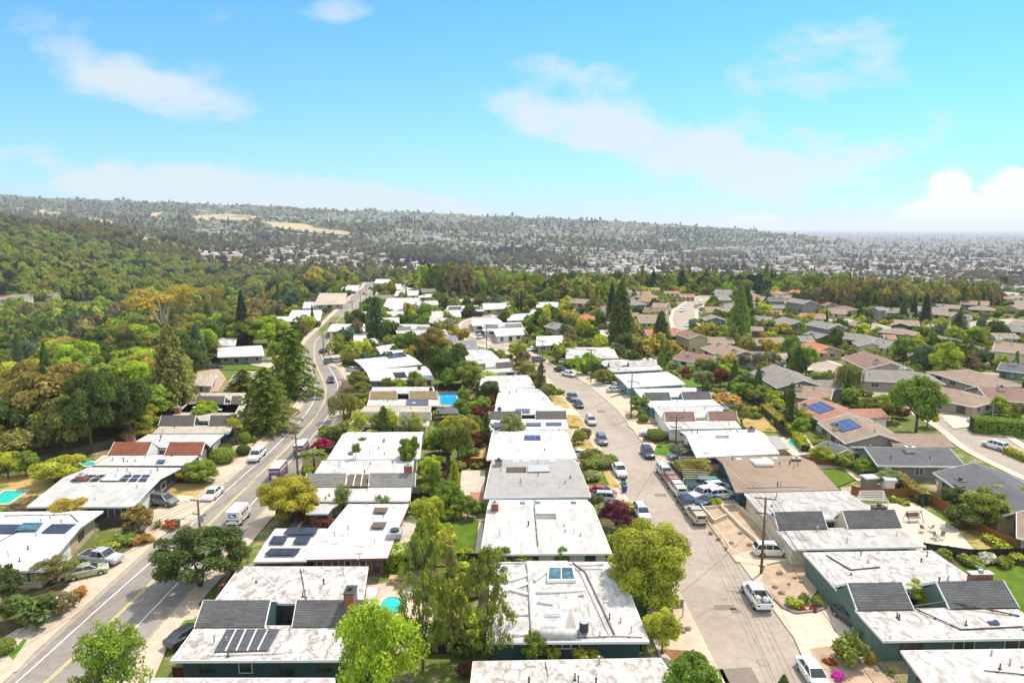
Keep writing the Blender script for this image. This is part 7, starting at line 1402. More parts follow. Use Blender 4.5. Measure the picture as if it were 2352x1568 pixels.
wall([(1655,1168),(1700,1215),(1765,1272)], .7, .22, LW_, 'long pale retaining wall stepping down between the bare terraces'); wall([(1690,1165),(1740,1205),(1800,1262)], .7, .22, LW_, 'upper pale retaining wall of the bare terraces')
wall([(1612,1172),(1640,1205),(1668,1192)], .8, .2, LW_, 'angled pale wall around the topmost terraced bed'); wall([(1612,1172),(1760,1157),(1800,1166)], .6, .2, LW_, 'back wall of the bare terraces'); wall([(1640,1207),(1680,1262),(1712,1282),(1740,1278)], .25, .15, LW_, 'curved edging at the foot of the bare terraces')
wall([(1872,1290),(1800,1292),(1762,1300)], .45, .2, LW_, 'low wall below the sloping driveway'); wall([(1745,1345),(1800,1400),(1826,1412),(1880,1406),(1898,1397)], .35, .3, M('stone_edge', (.24,.19,.15), .3, 3, .9), 'dark stone kerb around the azalea bed'); wall([(1540,1070),(1570,1100),(1600,1125)], .8, .25, M('timber_edge', (.08,.06,.05), .2, 3, .9), 'dark timber planter wall under the five clipped balls')
wall([(575,1300),(600,1240),(640,1205)], .5, .2, LW_, 'cream garden wall beside the dark red maple') if 0 else wall([(668,1240),(700,1200),(712,1192)], .6, .25, LW_, 'cream sloping wall beside the dark red maple')
wall([(634,1190),(700,1190)], 1.8, .2, WALLS['dark'], 'dark screen wall beneath the spreading golden green tree', 'screen_wall'); wall([(2015,1210),(2060,1215)], .1, .1, LW_, 'x') if 0 else None
wall([(1500,1440),(1540,1452),(1565,1440)], .5, .3, M('boulder_stone', (.16,.13,.11), .3, 2, .95), 'dark stacked stones at the kerb below the huge round tree', 'stone_edging')
def hedge(px, w, h, col, label):
    R = np.random.RandomState(len(label)*7); pts = [P(x, y, 0) for x, y in px]; c = pts[0]; A = Acc(); ins = MB()
    for p, q in zip(pts[:-1], pts[1:]):
        a, b = p-c, q-c; l = (b-a).length; d = (b-a).normalized(); s = Vector((-d.y, d.x, 0)); n = int(l*(w+2*h)*26)
        t = R.rand(n)*l; u = R.rand(n)*(w+2*h); o = np.where(u < h, -w/2, np.where(u < h+w, u-h-w/2, w/2)); z = np.where(u < h, u, np.where(u < h+w, h, w+2*h-u))
        Nn = np.where((u < h)[:,None], -np.array(s), np.where((u < h+w)[:,None], np.array([0,0,1.]), np.array(s)))+R.randn(n, 3)*.5
        C_ = np.array(a)+np.outer(t, np.array(d))+np.outer(o, np.array(s)); C_[:,2] = z+R.randn(n)*.08; V, F = cards(C_, Nn, .30, R); A.add(V, F, .65+.7*R.rand(n))
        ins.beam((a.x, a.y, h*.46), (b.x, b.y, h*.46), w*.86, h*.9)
    me = A.mesh('hedge'); e = empty('hedge', tuple(c), 0, label, 'hedge', 'garden hedges'); o = link('foliage', me, e); cc = COL[col]; o.color = (*cc, 1)
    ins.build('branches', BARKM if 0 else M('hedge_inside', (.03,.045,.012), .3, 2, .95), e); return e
hedge([(1960,1035),(2010,1065),(2060,1110),(2120,1160)], 1.6, 1.9, 'rust', 'long rust red hedge running diagonally through the gardens'); hedge([(1958,1078),(1992,1100)], 1.6, 1.6, 'green', 'neat box shaped green hedge beside the oval lawn'); hedge([(1810,985),(1850,1040)], 1.6, 1.6, 'ygreen', 'yellow green hedge along the golden gravel yard') 
hedge([(1850,985),(1900,985)], 1.2, 1.5, 'green', 'clipped green hedge behind the small lawn'); hedge([(835,1305),(935,1303)], 2.6, 2.6, 'lime', 'vine covered pergola beside the stained white roof'); hedge([(1755,945),(1800,985)], 2.0, 1.8, 'gold', 'golden hedge beside the brown board fence'); hedge([(2040,1145),(2085,1165)], .8, .6, 'ygreen', 'low yellow green edging beside the vegetable frames')
hedge([(1045,1335),(1050,1300)], 1.0, 1.2, 'green', 'short hedge at the foot of the long lawn') ; hedge([(2080,1240),(2190,1308)][:0] or [(2265,1240),(2345,1300)], 1.5, 1.0, 'ygreen', 'loose yellow green hedge outside the orange fence'); hedge([(2230,990),(2352,1000)], 3.5, 3.0, 'green', 'tall deep green hedge behind the shaded corner'); hedge([(2310,1040),(2360,1062)], 1.5, 1.2, 'ygreen', 'yellow green hedge beside the white wagon')
WATER = {}
def watermat(n, c):
    m, t, p, o = newmat(n); g = tn(t, 'ShaderNodeNewGeometry').outputs['Position']; a = noise(t, g, 1.2, 3, .5); t.links.new(ramp(t, a, [(.3, mul(c, .85)), (.7, mul(c, 1.1))]), p.inputs['Base Color'])
    p.inputs['Roughness'].default_value = .05; b = tn(t, 'ShaderNodeBump'); b.inputs['Strength'].default_value = .08; t.links.new(noise(t, g, 5, 2, .5), b.inputs['Height']); t.links.new(b.outputs[0], p.inputs['Normal']); return m
WT, WB = watermat('pool_turquoise', (.03,.42,.36)), watermat('pool_blue', (.02,.32,.60))
def pool(px, m, label, closed=True):
    pts = [P(x, y, .16) for x, y in px]; c = sum((Vector((p.x, p.y)) for p in pts), Vector((0,0)))/len(pts); q = [Vector((p.x, p.y))-c for p in pts]
    e = empty('swimming_pool', (c.x, c.y, 0), 0, label, 'pool', 'garden swimming pools'); n = len(q); o = [p*(1+.5/max(p.length, .5)) for p in q]; k = MB()
    k.add([(*p, .30) for p in q]+[(*p, .30) for p in o]+[(*p, -.1) for p in o]+[(*p, -.1) for p in q], [(i,(i+1)%n,n+(i+1)%n,n+i) for i in range(n)]+[(n+i,n+(i+1)%n,2*n+(i+1)%n,2*n+i) for i in range(n)]+[(3*n+i,3*n+(i+1)%n,(i+1)%n,i) for i in range(n)])
    k.build('coping', CONC_P, e); k = MB(); k.prism([tuple(p) for p in q], -.05, .24); k.build('water', m, e)
def ell(cx, cy, a, b, n=22): return [(cx+a*math.cos(i*6.283/n), cy+b*math.sin(i*6.283/n)) for i in range(n)]
pool(ell(902,1392,27,20), WT, 'round turquoise pool beside the stained white roof'); pool([(1012,930),(1052,931),(1046,902),(1008,903)], WB, 'bright blue rectangular pool inside the black fence'); pool([(1810,1012),(1828,1012),(1848,1020),(1862,1033),(1850,1038),(1830,1030),(1812,1020)], WT, 'kidney shaped turquoise pool behind the wide white roof')
pool([(-30,1158),(20,1157),(64,1128),(10,1128)], WT, 'turquoise rectangular pool at the picture edge'); pool(ell(203,1066,16,5), WT, 'small oval turquoise pool below the canyon fence')
# utility poles
POLEW = M('pole_wood', (.16,.10,.07), .25, 4, .9, .1)
POLES = []
def pole(b, top, label, arms=2, transformer=False, lamp=False):
    p = P(*b); k = pxs(p); h = (b[1]-top)*k/math.cos(math.atan2(CAMH*.8, p.y)); h = min(max(h, 7), 15)
    e = empty('utility_pole', tuple(p), 0, label, 'utility pole', 'wooden utility poles'); m = MB(); m.tube([(0,0,-.5),(0,0,h)], .17, .12, 9); m.build('pole', POLEW, e, smooth=True)
    ad = Vector((.96, -.28, 0))
    for i in range(arms):
        z = h-.25-i*1.9; w = 1.25-.2*i; m = MB(); m.beam(ad*-w+Vector((0,.16,z)), ad*w+Vector((0,.16,z)), .1, .13); o = m.build('crossarm', POLEW, e)
        m = MB(); [m.tube([ad*(w*t)+Vector((0,.16,z+.065)), ad*(w*t)+Vector((0,.16,z+.24))], .045, .03, 6) for t in (-.92,-.45,.45,.92)]; m.build('insulator', METAL, o)
    if transformer:
        m = MB(); m.tube([(.38,-.2,h-3.0),(.38,-.2,h-2.0)], .24, .24, 12); m.tube([(.38,-.2,h-2.0),(.38,-.2,h-1.9)], .2, .08, 12); m.build('transformer', METAL, e, smooth=False)
    if lamp:
        m = MB(); m.tube([(0,0,h-3.4),(-.8,.2,h-3.0),(-2.2,.5,h-2.9)], .04, .03, 6); o = m.build('lamp_arm', METAL, e); m = MB(); m.tube([(-2.2,.5,h-2.9),(-2.7,.6,h-2.92)], .12, .07, 8); m.build('lamp_head', METAL, o)
    POLES.append((p, h, ad)); return e, p, h
PR = [pole((1748,1318),1147,'tall pole with a grey transformer beside the sloping driveway',2,True), pole((1551,1038),973,'pole between the mown lawn and the wide white folded roof'), pole((1449,963),855,'pole casting its shadow across the pale street',2), pole((1357,878),802,'pole beside the planted rock bed'), pole((1243,868),793,'slim pole at the street corner',1) if 0 else pole((1246,852),782,'slim pole at the street corner',1), pole((1118,830-8),745,'pole beside the far crescent',1)]
PL = [pole((463,1262),1158,'pole with a grey transformer and street lamp above the wide dark pine',2,True,True), pole((684,1093),980,'pole beside the fan palm and delivery van'), pole((790,960),870,'pole standing by the willow like tree'), pole((744,826),757,'pole in the tangle of wires above the bend'), pole((809,712),684,'lower pole on the straight upper road',1), pole((828,700),668,'middle pole on the straight upper road',1), pole((842,682),664,'third pole on the straight upper road',1), pole((895,680),628,'farthest slim pole beyond the upper road',1)]
pole((693,775),738,'short pole beside the white roof with two solar panels',1); pole((1140,715),700,'pole behind the golden slope houses',1) if 0 else None; pole((1034,765),737,'pole behind the lime trees beyond the bend',1)
WIREM = M('wire_black', (.03,.03,.03), .05, 3, .6)
def wire(a, b, sag, label, r=.022, group='overhead power lines'):
    a, b = Vector(a), Vector(b); pts = []
    n = 14
    for i in range(n+1): t = i/n; p = a.lerp(b, t); p.z -= sag*4*t*(1-t); pts.append(p-a)
    m = MB(); m.tube(pts, r, r, 4); return tag(m.build('power_line', WIREM, None, tuple(a)), label, 'wire', group)
def string(L, first=None, nm=''):
    prev = first
    for k, (e, p, h) in enumerate(L):
        cur = [(p+Vector((0,.16,h-.02))+Vector((.96*t,-.27*t,0)), p+Vector((0,.16,h-1.95))+Vector((.8*t,-.2*t,0))) for t in (-1.1,-.5,.5,1.1)]
        if prev:
            sp = ['first','second','third','fourth','fifth','sixth'][k]
            for i in (0, 1, 2, 3): wire(prev[i][0], cur[i][0], .9, ['outermost','second','third','innermost'][i]+' upper wire in the '+sp+' span '+nm)
            if p.y < 200:
                for i in (0, 3): wire(prev[i][1], cur[i][1], .8, ['outer','','','inner'][i]+' lower wire in the '+sp+' span '+nm, .03)
        prev = cur
def ghost(x, y, h):  # where the next pole nearer than the camera would stand
    p = Vector(P0(x, y, 0)).to_3d() if 0 else Vector((*P0(x, y, 0), 0)); return [(p+Vector((.96*t,-.27*t,h)), p+Vector((.8*t,-.2*t,h-2))) for t in (-1.1,-.5,.5,1.1)]
string(PR, ghost(2250,2250,12), 'along the outer kerb of the pale street'); string(PL[:4], ghost(-420,1850,12), 'along the striped road'); string(PL[4:], None, 'along the straight upper road')
def drop(a, h_px, label, z=3.4):
    e, p, h = a; q = P0(*h_px, z); wire(p+Vector((0,0,h-2.6)), (q[0], q[1], z), .8, label, .018, 'service wires')
drop(PR[0],(1450,1440),'service wire crossing the pale street to the ducted roof'); drop(PR[1],(1395,1240),'service wire crossing the pale street to the slatted light well roof') ; drop(PR[1],(1315,1045),'service wire to the plain bright white folded roof'); drop(PL[0],(760,1440),'service wire to the stained white roof'); drop(PL[1],(830,1090),'service wire to the louvred grey gables'); drop(PR[0],(1860,1240),'service wire to the blotchy white roof'); drop(PR[2],(1300,960),'service wire to the solar thermal roof')
# street lamps of the subdivision
def lamp(b, top, label):
    p = P(*b); h = max(5, (b[1]-top)*pxs(p)); e = empty('street_lamp', tuple(p), 0, label, 'street lamp', 'slender street lamps'); m = MB(); m.tube([(0,0,-.2),(0,0,h)], .07, .05, 6); m.build('pole', METAL, e); m = MB(); m.tube([(0,0,h-.1),(-.9,0,h+.15)], .035, .03, 5); m.tube([(-.9,0,h+.15),(-1.3,0,h+.12)], .1, .06, 6); m.build('lamp_head', METAL, e)
lamp((1603,770),764-20,'street lamp at the foot of the curving street'); lamp((1654,758),723,'street lamp on the curving street beside the dark round tree'); lamp((2010,806-40),740,'street lamp near the cul de sac') ; lamp((2276,983),954,'white street lamp in the wide corner'); lamp((2010,808),780,'street lamp behind the tall green tree')
# bins, person, furniture
def bin_(px, col, label, h=1.05):
    p = P(*px); e = empty('wheeled_bin', tuple(p+Vector((0,0,.13))), rng.random()*1.5, label, 'bin', 'wheeled refuse bins'); m = MB(); m.add([(-.24,-.27,.05),(.24,-.27,.05),(.24,.27,.05),(-.24,.27,.05),(-.31,-.36,h),(.31,-.36,h),(.31,.36,h),(-.31,.36,h)],[(3,2,1,0),(4,5,6,7),(0,1,5,4),(1,2,6,5),(2,3,7,6),(3,0,4,7)]); b = m.build('body', col, e, bevel=.03)
    m = MB(); m.box(-.34,.34,-.39,.42,h+.002,h+.07,.04); m.build('lid', col, e); 
    for s in (-1, 1): m = MB(); m.tube([(s*.2,.3,.12),(s*.27,.3,.12)], .12, .12, 10); m.build('wheel', TYRE, e)
BG, BK, BB = M('bin_green', (.03,.13,.04), .1, 3, .5), M('bin_black', (.03,.03,.035), .1, 3, .5), M('bin_blue', (.03,.06,.22), .1, 3, .5)
bin_((408,1212),BG,'green wheeled bin at the kerb beside the agave'); bin_((1968,1522-50),BG,'green wheeled bin casting a shadow on the driveway'); bin_((1431,1112),BK,'black wheeled bin at the kerb by the dry bank'); bin_((1433,1123),BG,'green wheeled bin between the black and blue ones'); bin_((1434,1132),BB,'blue wheeled bin at the kerb by the dry bank')
bin_((2010,1478),BB,'blue wheeled bin in the shade of the green eave'); bin_((1992,1460),BK,'black wheeled bin in the shade of the green eave'); bin_((2262,1388),BG,'green wheeled bin beside the slate gable chimney') if 0 else bin_((2246,1322),BG,'green barrel shaped bin behind the mottled roof')
def person(px, face):
    p = P(*px); e = empty('person', tuple(p+Vector((0,0,.02))), face, 'person in a pale blue shirt and dark trousers walking behind the mail truck', 'person')
    J = {'pel':(0,0,.92,.15,.11),'chest':(0.02,0,1.28,.17,.11),'neck':(0.02,0,1.47,.06,.06),'hb':(.03,0,1.56,.075,.085),'ht':(.03,0,1.70,.07,.08),
         'lh':(0,.09,.88,.095,.095),'lk':(.10,.1,.50,.065,.065),'la':(-.02,.1,.09,.045,.045),'lf':(.16,.1,.04,.04,.035),'rh':(0,-.09,.88,.095,.095),'rk':(.02,-.1,.49,.065,.065),'ra':(-.20,-.1,.12,.045,.045),'rf':(-.04,-.1,.04,.04,.035),
         'ls':(.02,.19,1.40,.055,.055),'le':(-.06,.25,1.14,.043,.043),'lw':(.08,.26,.92,.032,.032),'rs':(.02,-.19,1.40,.055,.055),'re':(.06,-.24,1.14,.043,.043),'rw':(.24,-.15,1.05,.032,.032)}
    for k, i in (('l', 1), ('r', -1)):
        w = J[k+'w']
        for f, (dx, dy) in enumerate(((.02,.02),(.025,.007),(.025,-.006),(.02,-.018),(.0,.03*-i))): J[k+'f%d' % f] = (w[0]+dx*1.2, w[1]+dy, w[2]-.05, .011, .011); J[k+'t%d' % f] = (w[0]+dx*2, w[1]+dy*1.2, w[2]-(.10 if f < 4 else .07)-.008*(f == 1), .008, .008)
    E = [('pel','chest'),('chest','neck'),('neck','hb'),('hb','ht'),('pel','lh'),('lh','lk'),('lk','la'),('la','lf'),('pel','rh'),('rh','rk'),('rk','ra'),('ra','rf'),('chest','ls'),('ls','le'),('le','lw'),('chest','rs'),('rs','re'),('re','rw')]
    for k in 'lr':
        for f in range(5): E += [(k+'w', k+'f%d' % f), (k+'f%d' % f, k+'t%d' % f)]
    def skin(name, keys, mat, grow=0, sub=2):
        idx = {k: i for i, k in enumerate(keys)}; me = bpy.data.meshes.new(name); me.from_pydata([J[k][:3] for k in keys], [(idx[a], idx[b]) for a, b in E if a in idx and b in idx], [])
        me.materials.append(mat); o = link(name, me, e); s = o.modifiers.new('skin', 'SKIN'); 
        for i, k in enumerate(keys): me.skin_vertices[0].data[i].radius = (J[k][3]+grow, J[k][4]+grow); me.skin_vertices[0].data[i].use_root = (i == 0)
        u = o.modifiers.new('sub', 'SUBSURF'); u.levels = u.render_levels = sub; return o
    SK = M('skin', (.45,.27,.19), .08, 4, .6); skin('body', list(J), SK)
    skin('shirt', ['pel','chest','ls','le','rs','re'], M('shirt_blue', (.32,.40,.55), .12, 5, .8), .02); skin('trousers', ['pel','lh','lk','la','rh','rk','ra'], M('trousers_dark', (.04,.04,.07), .1, 5, .8), .018)
    m = MB(); m.tube([(.02,0,1.66),(.02,0,1.74),(.02,0,1.79)], .105, .05, 12); m.build('hat', M('hat_blue', (.25,.33,.5), .1, 4, .8), e, smooth=True)
    m = MB(); m.box(.10,.12,-.012,.012,1.60,1.64); m.box(.095,.112,-.035,-.02,1.635,1.65); m.box(.095,.112,.02,.035,1.635,1.65); m.build('face', SK, e)
    m = MB(); m.box(-.28,-.12,-.16,.16,.98,1.32,.03); m.build('mail_bag', M('bag_navy', (.05,.07,.15), .1, 4, .8), e)
person((546,1230), math.radians(240))
# patio furniture of the bare yard
def chair(px, rz, label):
    p = P(*px); e = empty('patio_chair', tuple(p+Vector((0,0,.3))), rz, label, 'chair', 'metal chairs on the bare yard'); K = M('chair_mesh', (.20,.17,.14), .1, 4, .6)
    m = MB(); m.box(-.26,.26,-.26,.26,.40,.44); m.build('seat', K, e); m = MB(); m.add([(-.26,.24,.44),(.26,.24,.44),(.26,.28,.44),(-.26,.28,.44),(-.26,.40,.98),(.26,.40,.98),(.26,.44,.98),(-.26,.44,.98)],[(3,2,1,0),(4,5,6,7),(0,1,5,4),(1,2,6,5),(2,3,7,6),(3,0,4,7)]); m.build('backrest', K, e)
    for sx_, sy in ((-1,-1),(1,-1),(1,1),(-1,1)): m = MB(); m.tube([(sx_*.24,sy*.24,.4),(sx_*.28,sy*.27,0)], .02, .02, 6); m.build('leg', METAL, e)
    for s in (-1, 1): m = MB(); m.beam((s*.28,-.24,.62),(s*.28,.3,.66),.04,.03); m.build('armrest', METAL, e)
chair((2118,1223),2.2,'metal chair nearest the swing seat on the bare yard'); chair((2136,1222),3.6,'metal chair on the far side of the group on the bare yard'); chair((2150,1243),.4,'metal chair nearest the mottled roof on the bare yard'); chair((2162,1241),5.3,'metal chair closest to the orange fence on the bare yard'); chair((2147,1238),1.2,'metal chair in the middle of the group on the bare yard')
p = P(2097,1200); e = empty('swing_seat', tuple(p+Vector((0,0,.3))), .1, 'brown cushioned swing seat on the bare paved yard', 'swing seat'); K = M('swing_brown', (.25,.17,.10), .2, 3, .8)
m = MB(); m.box(-.95,.95,-.3,.3,.5,.62); m.build('seat', K, e); m = MB(); m.box(-.95,.95,.28,.40,.62,1.15); m.build('backrest', K, e); m = MB(); [m.beam((s*1.1,-.7*q,0),(s*1.1,0,1.5),.06,.06) for s in (-1,1) for q in (-1,1)]; m.beam((-1.1,0,1.5),(1.1,0,1.5),.06,.06); m.build('stand', DARKM, e)
# dining table below the vines
p = P(925,1340); e = empty('garden_table', tuple(p+Vector((0,0,.14))), 0, 'long wooden garden table under the vine pergola', 'table'); K = M('teak', (.42,.26,.12), .2, 3, .7); m = MB(); m.box(-1.6,1.6,-.5,.5,.70,.76); m.build('tabletop', K, e)
for a_, b_ in ((-1,-1),(1,-1),(1,1),(-1,1)): m = MB(); m.box(a_*1.45-.05,a_*1.45+.05,b_*.4-.05,b_*.4+.05,0,.7); m.build('leg', K, e)
for i in range(2):
    q = P(913+i*16,1352); e = empty('garden_chair', tuple(q+Vector((0,0,.14))), math.pi, ('wooden chair at the near end of the garden table' if i == 0 else 'wooden chair further along the garden table'), 'chair', 'wooden chairs at the garden table'); m = MB(); m.box(-.25,.25,-.25,.25,.42,.46); m.build('seat', K, e); m = MB(); m.box(-.25,.25,.22,.26,.46,.9); m.build('backrest', K, e)
    for a_, b_ in ((-1,-1),(1,-1),(1,1),(-1,1)): m = MB(); m.box(a_*.22-.02,a_*.22+.02,b_*.22-.02,b_*.22+.02,0,.42); m.build('leg', K, e)
# pergolas and sheds
def pergola(px4, h, m, label, lath=10, name='pergola', solid=False):
    q = [Vector((*P0(x, y, h), 0)) for x, y in px4]; c = sum(q, Vector())/4; q = [p-c for p in q]; e = empty(name, tuple(c), 0, label, name.replace('_', ' '))
    for p in q: k = MB(); k.box(p.x-.07,p.x+.07,p.y-.07,p.y+.07,-.1,h); k.build('post', m, e)
    k = MB()
    if solid: k.add([(p.x,p.y,h) for p in q]+[(0,0,h+1.1)],[(0,1,4),(1,2,4),(2,3,4),(3,0,4),(3,2,1,0)])
    else:
        for i in range(lath+1): t = i/lath; a = q[0].lerp(q[3], t); b = q[1].lerp(q[2], t); k.beam((a.x,a.y,h+.06),(b.x,b.y,h+.06),.08,.1)
    k.build('roof' if solid else 'laths', m, e)
pergola([(1570,1060+38),(1630,1100),(1612,1050),(1560,1050)], 2.3, M('lath_white', (.55,.47,.38), .15, 3, .8), 'pale lath pergola under the golden leaved tree'); pergola([(1008,938+12),(1055,950),(1050,938),(1012,938)], 2.6, M('gazebo_dark', (.10,.10,.11), .15, 3, .7), 'dark pavilion roof beside the bright blue pool', name='gazebo', solid=True)
pergola([(1965,1148),(2040,1150),(2030,1128),(1975,1128)], 2.0, FRAME_W, 'white framed vegetable cage behind the brown roof', 5, 'vegetable_cage')
def shed(px4, h, m, wl, label): return House(px4, ze=h, kind='F', zr=.12, mat=m, wall=wl, label=label, cat='shed', group='garden sheds', name='garden_shed', near_win=0, over=.15)
shed([(2036,1102),(2060,1102),(2048,1090),(2022,1092)], 2.2, W_LGREY, 'white', 'pale shed beside the rust red hedge'); shed([(1990,1098),(2020,1096),(2005,1088),(1975,1090)], 2.1, W_LGREY, 'grey', 'low white topped shed by the box shaped hedge'); shed([(1740,880),(1760,878),(1752,872),(1738,873)], 2.1, W_GREY, 'grey', 'small grey shed beside the grey green garden trees'); shed([(1655,925),(1688,925),(1685,917),(1655,917)], 1.2, W_CLEAN, 'white', 'low white hot tub housing on the red patio')
shed([(1620,1262-3),(1622,1262),(1621,1260),(1619,1260)], 2, W_GREY, 'grey', 'x') if 0 else None
# mailbox frame, signs
p = P(1556,1420); e = empty('notice_frame', tuple(p), .2, 'pale metal frame standing at the kerb beside the huge round tree', 'sign frame'); m = MB(); [m.box(x-.05,x+.05,-.05,.05,0,2.2) for x in (-.6,.6)]; m.build('post', METAL, e); m = MB(); m.box(-.6,.6,-.03,.03,1.2,2.2); m.build('board', WALLS['grey'], e)
# stones in the terraced beds and bare garden
ST_M = M('garden_stone', (.34,.26,.20), .3, 3, .95)
for i, (x, y) in enumerate([(1632,1226),(1650,1240),(1680,1250),(1700,1228),(1722,1255),(1745,1262),(1758,1230),(1668,1262),(1790,1320),(1812,1345),(1795,1365),(1840,1340),(1825,1330),(1850,1372),(1780,1352),(1560,1445),(1570,1455),(1545,1455),(1580,1448)]):
    R = np.random.RandomState(i); p = P(x, y); v = []; k = MB(); s = .25+.25*R.rand()
    V_, F_, _ = core(R, np.array([0,0,.15]), np.array([s,s*.8,s*.7]), 1, 5); k.add([tuple(q) for q in V_], [tuple(f) for f in F_]); tag(k.build('garden_stone', ST_M, None, tuple(p+Vector((0,0,.12))), bevel=0), 'rough brown stone lying in the bare gardens of the pale street', 'stone', 'stones in the bare gardens')
# ------------------------------------------------------------------ what lies between and beyond
def inside(poly, x, y):
    r = False; n = len(poly); j = n-1
    for i in range(n):
        if (poly[i][1] > y) != (poly[j][1] > y) and x < (poly[j][0]-poly[i][0])*(y-poly[i][1])/(poly[j][1]-poly[i][1])+poly[i][0]: r = not r
        j = i
    return r
HN = [t for t in HN if t[1]]
import re
def near_house(x, y):
    best = min(HN, key=lambda t: (t[0].x/2-x)**2+(t[0].y/2-y)**2) if HN else None
    nm = re.split(r' (?:with|beside|behind|near|by|in|on|at|of|below|above|between|to|next|cut|among|amid|under|whose|beyond|half|tucked|spotted|filling|seen|glimpsed|patched|high|lost|just|before|reaching|overhanging|around|tucked|see|peeking)(?: |$)', best[1])[0]
    if len(nm.split()) < 3: nm = ' '.join(best[1].split()[:6])
    dy = y-best[0].y/2; dx = x-best[0].x/2
    return ('behind the ' if dy > 7 else 'in front of the ' if dy < -7 else 'beside the ')+nm
SEEN = {}
def uniq(lab, p):
    for ex in ('', 'nearer the horizon', 'nearer the bottom edge'):
        l = (lab+' '+ex).strip()
        if ex and l in SEEN: continue
        if l not in SEEN:
            if not ex: SEEN[l] = p.y; return l
            if (ex == 'nearer the horizon') == (p.y > SEEN[lab]): SEEN[l] = 1; return l
    return lab
def roadgap(x, y, m):
    if LEY[0] < y < 600:
        l = np.interp(y, RL_[:,1], RL_[:,0]); r = np.interp(y, RR_[:,1], RR_[:,0])
        if l-m < x < r+m: return True
    for e0, e1 in ((QL_, QR_),):
        d0 = np.min(np.hypot(e0[:,0]-x, e0[:,1]-y)); d1 = np.min(np.hypot(e1[:,0]-x, e1[:,1]-y))
        if d0 < m+1 or d1 < m+1 or (d0+d1 < 11.5): return True
    for p in ST:
        if np.min(np.hypot(p[:,0]-x, p[:,1]-y)) < 5+m: return True
    return False
_r = random.Random(21)
def bbx(): return [(min(p[0] for p in f)-1, max(p[0] for p in f)+1, min(p[1] for p in f)-1, max(p[1] for p in f)+1, f) for f in FOOT]
SW = {}
def add_houses(n, xr, yr, gap, lim):
    k = 0
    for _ in range(n):
        x, y = _r.uniform(*xr), _r.uniform(*yr); p = P(x, y, 3)
        if math.isnan(p.x) or p.y > lim or roadgap(p.x, p.y, 7): continue
        if min(math.hypot(p.x-t[0].x/2, p.y-t[0].y/2) for t in HN) < gap: continue
        if any(math.hypot(p.x-a, p.y-b) < w+7 for a, b, w in TREEPOS[:260] if w > 3): continue
        a = _r.choice([.25,-.5,.1,-1.0,-.7])+_r.uniform(-.15,.15); l = _r.uniform(9,14); w = _r.uniform(8,11); d = Vector((math.cos(a), math.sin(a)))*l/2; nn = Vector((-d.y, d.x)).normalized()*w/2; c = Vector((p.x, p.y))
        if nn.dot(c) < 0: nn = -nn
        if d.x*nn.y-d.y*nn.x < 0: d = -d
        wh = x < 1250; m = _r.choice([W_MID,W_CLEAN,W_MID,SH_LGREY] if wh else [SH_TAUPE,SH_TAUPE,SH_GREYR,SH_SALMON,SH_MAUVE,SH_GREYR,SH_ORANGE if _r.random() < .3 else SH_TAUPE]); wl = _r.choice(['cream','tan','taupe','white','grey'])
        rn = {'roof_worn':'worn white','roof_clean':'clean white','shingle_light_grey':'light grey','shingle_taupe':'taupe','shingle_mid_grey':'mid grey','shingle_salmon':'salmon','shingle_mauve':'mauve','shingle_orange':'orange'}[m.name]
        lab = uniq(rn+' roofed '+wl+' house '+near_house(p.x, p.y), p)
        h = House(None, ze=2.7, kind=_r.choice('GGH'), zr=w/2*.34, vr=.5, mat=m, wall=wl, label=lab, group='smaller pitched houses between the streets' if not wh else 'pale roofs beyond the bend', corners=[c-d-nn, c+d-nn, c+d+nn, c-d+nn], base=p.z, over=.6, near_win=2, thick=.2)
        if _r.random() < .5: h.chimney(.3, .3, 1.2, .8, .7, M('chimney_render', (.50,.42,.34), .12, 3))
        k += 1
    return k
add_houses(1300, (1400,2350), (640,870), 15.5, 640); add_houses(300, (1000,1420), (690,800), 20, 420); add_houses(150, (860,1000), (625,740), 19, 640)
FB = [(min(p[0] for p in f)-1, max(p[0] for p in f)+1, min(p[1] for p in f)-1, max(p[1] for p in f)+1, f) for f in FOOT]
def blocked(x, y, m=0.8):
    for a, b, c, d, f in FB:
        if a < x < b and c < y < d:
            cx = sum(p[0] for p in f)/4; cy = sum(p[1] for p in f)/4; s = 1+m*2/max(4, (b-a))
            if inside([(cx+(p[0]-cx)*s, cy+(p[1]-cy)*s) for p in f], x, y): return True
    return False
def hash01(*a): return (math.sin(sum(v*k for v, k in zip(a, (12.9898, 78.233, 37.719))))*43758.5453) % 1
CW = {'lime':'lime green','ygreen':'yellow green','green':'green','mid':'mid green','dark':'dark green','deep':'blackish','olive':'olive','gold':'golden','rust':'rusty','brown':'brown','blue':'blue green','pale':'pale green','purple':'purple','orange':'orange','maroon':'maroon','red':'red','grey':'grey green'}
# --- individual trees of the canyon wood (near part)
pr = random.Random(5); cand = []
poly = [(-20,1090),(-20,735),(220,720),(480,690),(610,650),(720,628),(780,640),(700,694),(665,712),(650,735),(620,750),(640,790),(600,800),(560,812),(500,812),(440,860),(430,900),(350,960),(250,1030),(120,1060)]
yy = 640.0
while yy < 1080:
    sp = max(13, (yy-560)*.135); xx = -10+pr.random()*sp
    while xx < 790:
        x, y = xx+pr.uniform(-.35,.35)*sp, yy+pr.uniform(-.3,.3)*sp*.6
        if inside(poly, x, y): cand.append((x, y))
        xx += sp
    yy += sp*.62
near_c = []
for x, y in cand:
    r = hits([x], [y], 0)[0]
    if np.isnan(r[0]): continue
    near_c.append((r[1], x, y, r))
near_c.sort(key=lambda t: t[0]); FARPTS = []
GC = 'trees of the canyon wood'
area = lambda x, y: ('near the canyon rim' if y > 930 else 'in the middle of the canyon' if y > 800 else 'on the far canyon slope')
